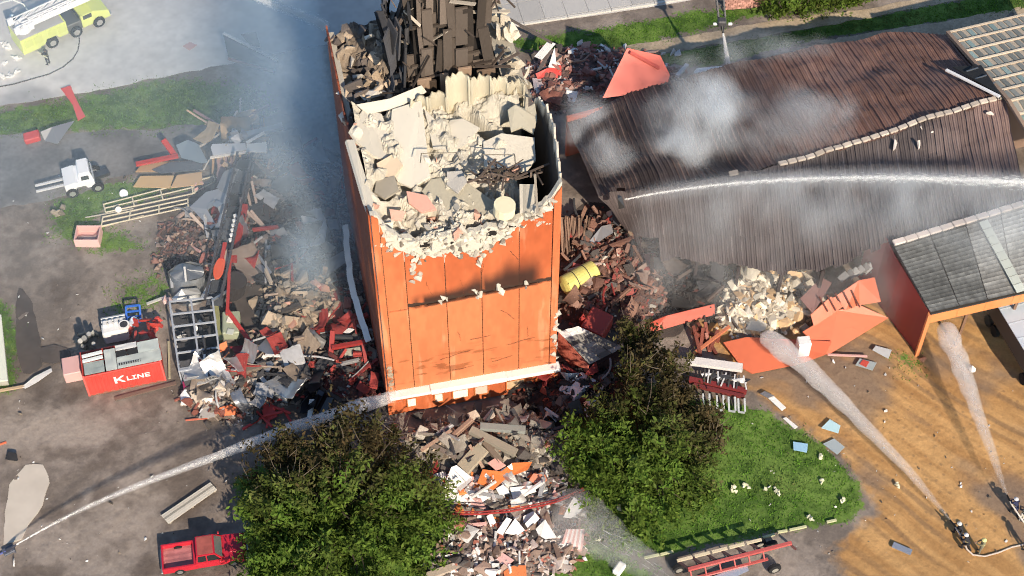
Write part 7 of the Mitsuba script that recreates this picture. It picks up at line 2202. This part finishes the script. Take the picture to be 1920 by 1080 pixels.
# jets of water: a core of torn strands, and round it a cone of spray
scene['water_strand'] = two({'type': 'principled', 'base_color': VC, 'roughness': .35, 'specular': .6})
r = rng_of(97)


def strands(mb, C, rad, n, length, thick, fall=0.0, power=1.0, t_pow=1.0):
    """n slivers along the curve C, inside the local radius rad."""
    N = len(C)
    t = r.uniform(0, 1, n) ** t_pow * (N - 1.001)
    i = t.astype(int)
    f = (t - i)[:, None]
    p = C[i] * (1 - f) + C[i + 1] * f
    d = C[i + 1] - C[i]
    d /= np.linalg.norm(d, axis=1, keepdims=True)
    R_ = np.interp(t, np.arange(N), rad)
    g = r.normal(size=(n, 3)) * .45
    g -= (g * d).sum(1, keepdims=True) * d
    p = p + g * R_[:, None]
    p[:, 2] -= fall * R_ * r.exponential(1, n)
    s = length * r.uniform(.5, 1.5, (n, 1)) * np.clip(R_ * 2.5, .35, 1.6)[:, None]
    w = thick * r.uniform(.5, 1.5, (n, 1)) * np.clip(R_ * 2.2, .6, 1.8)[:, None]
    d2 = d + r.normal(0, .06, (n, 3))
    a = np.cross(d, [0, 0, 1.0])
    a /= np.linalg.norm(a, axis=1, keepdims=True)
    b = np.cross(a, d)
    v = np.stack([p - d2 * s, p + a * w, p + b * w, p - (a + b) * w * .7, p + d2 * s], 1).reshape(-1, 3)
    o = np.arange(n)[:, None] * 5
    F_ = np.vstack([o + x for x in ([0, 2, 1], [0, 3, 2], [0, 1, 3], [4, 1, 2], [4, 2, 3], [4, 3, 1])])
    mb.add(v, F_, np.repeat(np.array([[.80, .80, .79]]) * r.uniform(.9, 1.05, (n, 1)), 5, 0))


def jet(label, P, r0, r1, n, sigma, length=.22, thick=.014, fall=.0, spread=1.0, cone=True):
    C = curve(np.array(P), 48)
    u = np.linspace(0, 1, 48)
    rad = r0 + (r1 - r0) * u ** spread
    t = thing('water_jet', label, 'water jet')
    q = MB()
    strands(q, C, rad * .75, n, length, thick, fall, t_pow=1.15)
    strands(q, C, rad * .3 + .02, n // 2, length * 1.2, thick * 1.1, 0, t_pow=1.0)
    put('strands', q, 'water_strand', parent=t, kind='stuff')
    if cone:
        q = MB()
        k = 14
        an_ = np.arange(k) * 2 * math.pi / k
        d = np.gradient(C, axis=0)
        d /= np.linalg.norm(d, axis=1, keepdims=True)
        a = np.cross(d, [0, 0, 1.0])
        a /= np.linalg.norm(a, axis=1, keepdims=True)
        b = np.cross(a, d)
        wob = .75 + .5 * vnoise(u[:, None] * 17 + 0 * an_[None], np.cos(an_)[None] * 2 + u[:, None] * 5, 7)
        end = np.clip((1 - u) / .05, 0, 1) ** .5
        rr = rad[:, None] * wob * end[:, None] + .004
        v = C[:, None] + rr[..., None] * (np.cos(an_)[None, :, None] * a[:, None] + np.sin(an_)[None, :, None] * b[:, None])
        v[..., 2] = np.maximum(v[..., 2], .05 + 0 * v[..., 2])
        v = np.vstack([v.reshape(-1, 3), C[0] - d[0] * .02, C[-1] + d[-1] * .02])
        f = []
        for i in range(47):
            for j in range(k):
                x = (i * k + j, i * k + (j + 1) % k, (i + 1) * k + (j + 1) % k, (i + 1) * k + j)
                f += [(x[0], x[2], x[1]), (x[0], x[3], x[2])]
        for j in range(k):
            f += [(48 * k, j, (j + 1) % k), (48 * k + 1, 47 * k + (j + 1) % k, 47 * k + j)]
        tm = trimesh.Trimesh(v, f, process=False)
        if tm.volume < 0:
            f = np.array(f)[:, ::-1]
        key = numbered(f'{t}__spray')
        scene[key] = {**mikit.ply((v, np.array(f)), {'type': 'null'}), 'interior': {'type': 'homogeneous', 'albedo': {'type': 'rgb', 'value': [.975, .975, .975]}, 'sigma_t': float(sigma)}}
        labels[key] = {'kind': 'stuff'}


jet('white water jet rising from the ground monitor at the lower left', [at(31, 1021, .8), at(110, 977, 1.15), at(200, 934, 1.5), at(400, 858, 2.2), at(560, 797, 2.6), at(690, 757, 2.7), at(752, 737, 2.5)], .06, .55, 1500, 1.7, spread=.95, thick=.008)
jet('long water jet from the kneeling crew to the pale rubble heap', [at(1781, 974, 1.05), at(1700, 880, 1.5), at(1600, 775, 2.0), at(1510, 690, 2.4), at(1425, 625, 2.4)], .06, .85, 120, 1.0, spread=.75, thick=.006)
jet('shorter water jet from the right edge crew up to the orange fascia', [at(1888, 927, 1.25), at(1860, 850, 2.0), at(1825, 750, 2.7), at(1790, 660, 3.2), at(1768, 605, 3.4)], .06, .85, 100, .8, spread=.75, thick=.006)
jet('short white water jet falling from the aerial boom nozzle', [at(1356, 63, 6.05), at(1361, 92, 5.2), at(1367, 135, 3.6)], .08, .32, 5000, 1, cone=False)
jet('wide spray of water entering from the bottom edge', [at(1275, 1105, 1.2), at(1200, 1050, 2.0), at(1130, 1005, 2.2), at(1050, 962, 1.6)], .4, 2.2, 30, .16, spread=.8, thick=.006)
jet('faint water jet reaching in from the top left edge', [at(440, -22, 9.0), at(500, 4, 8.5), at(560, 26, 8.0), at(612, 50, 7.0)], .25, .6, 3500, 1, cone=False)
t = thing('water_jet', 'bright long water jet crossing the warehouse roof from the right edge', 'water jet')
q = MB()
strands(q, j2, np.linspace(.12, .42, 60), 3500, .24, .008, .12, t_pow=.8)
strands(q, j2, np.linspace(.05, .16, 60), 3200, .3, .012, 0, t_pow=1.0)
put('strands', q, 'water_strand', parent=t, kind='stuff')
put('nozzle_tip', MB().chunk(j2[0] + [-.4, 0, -.3], (1.1, .5, .5), (.1, .1, .1), r), 'metal', parent=t)
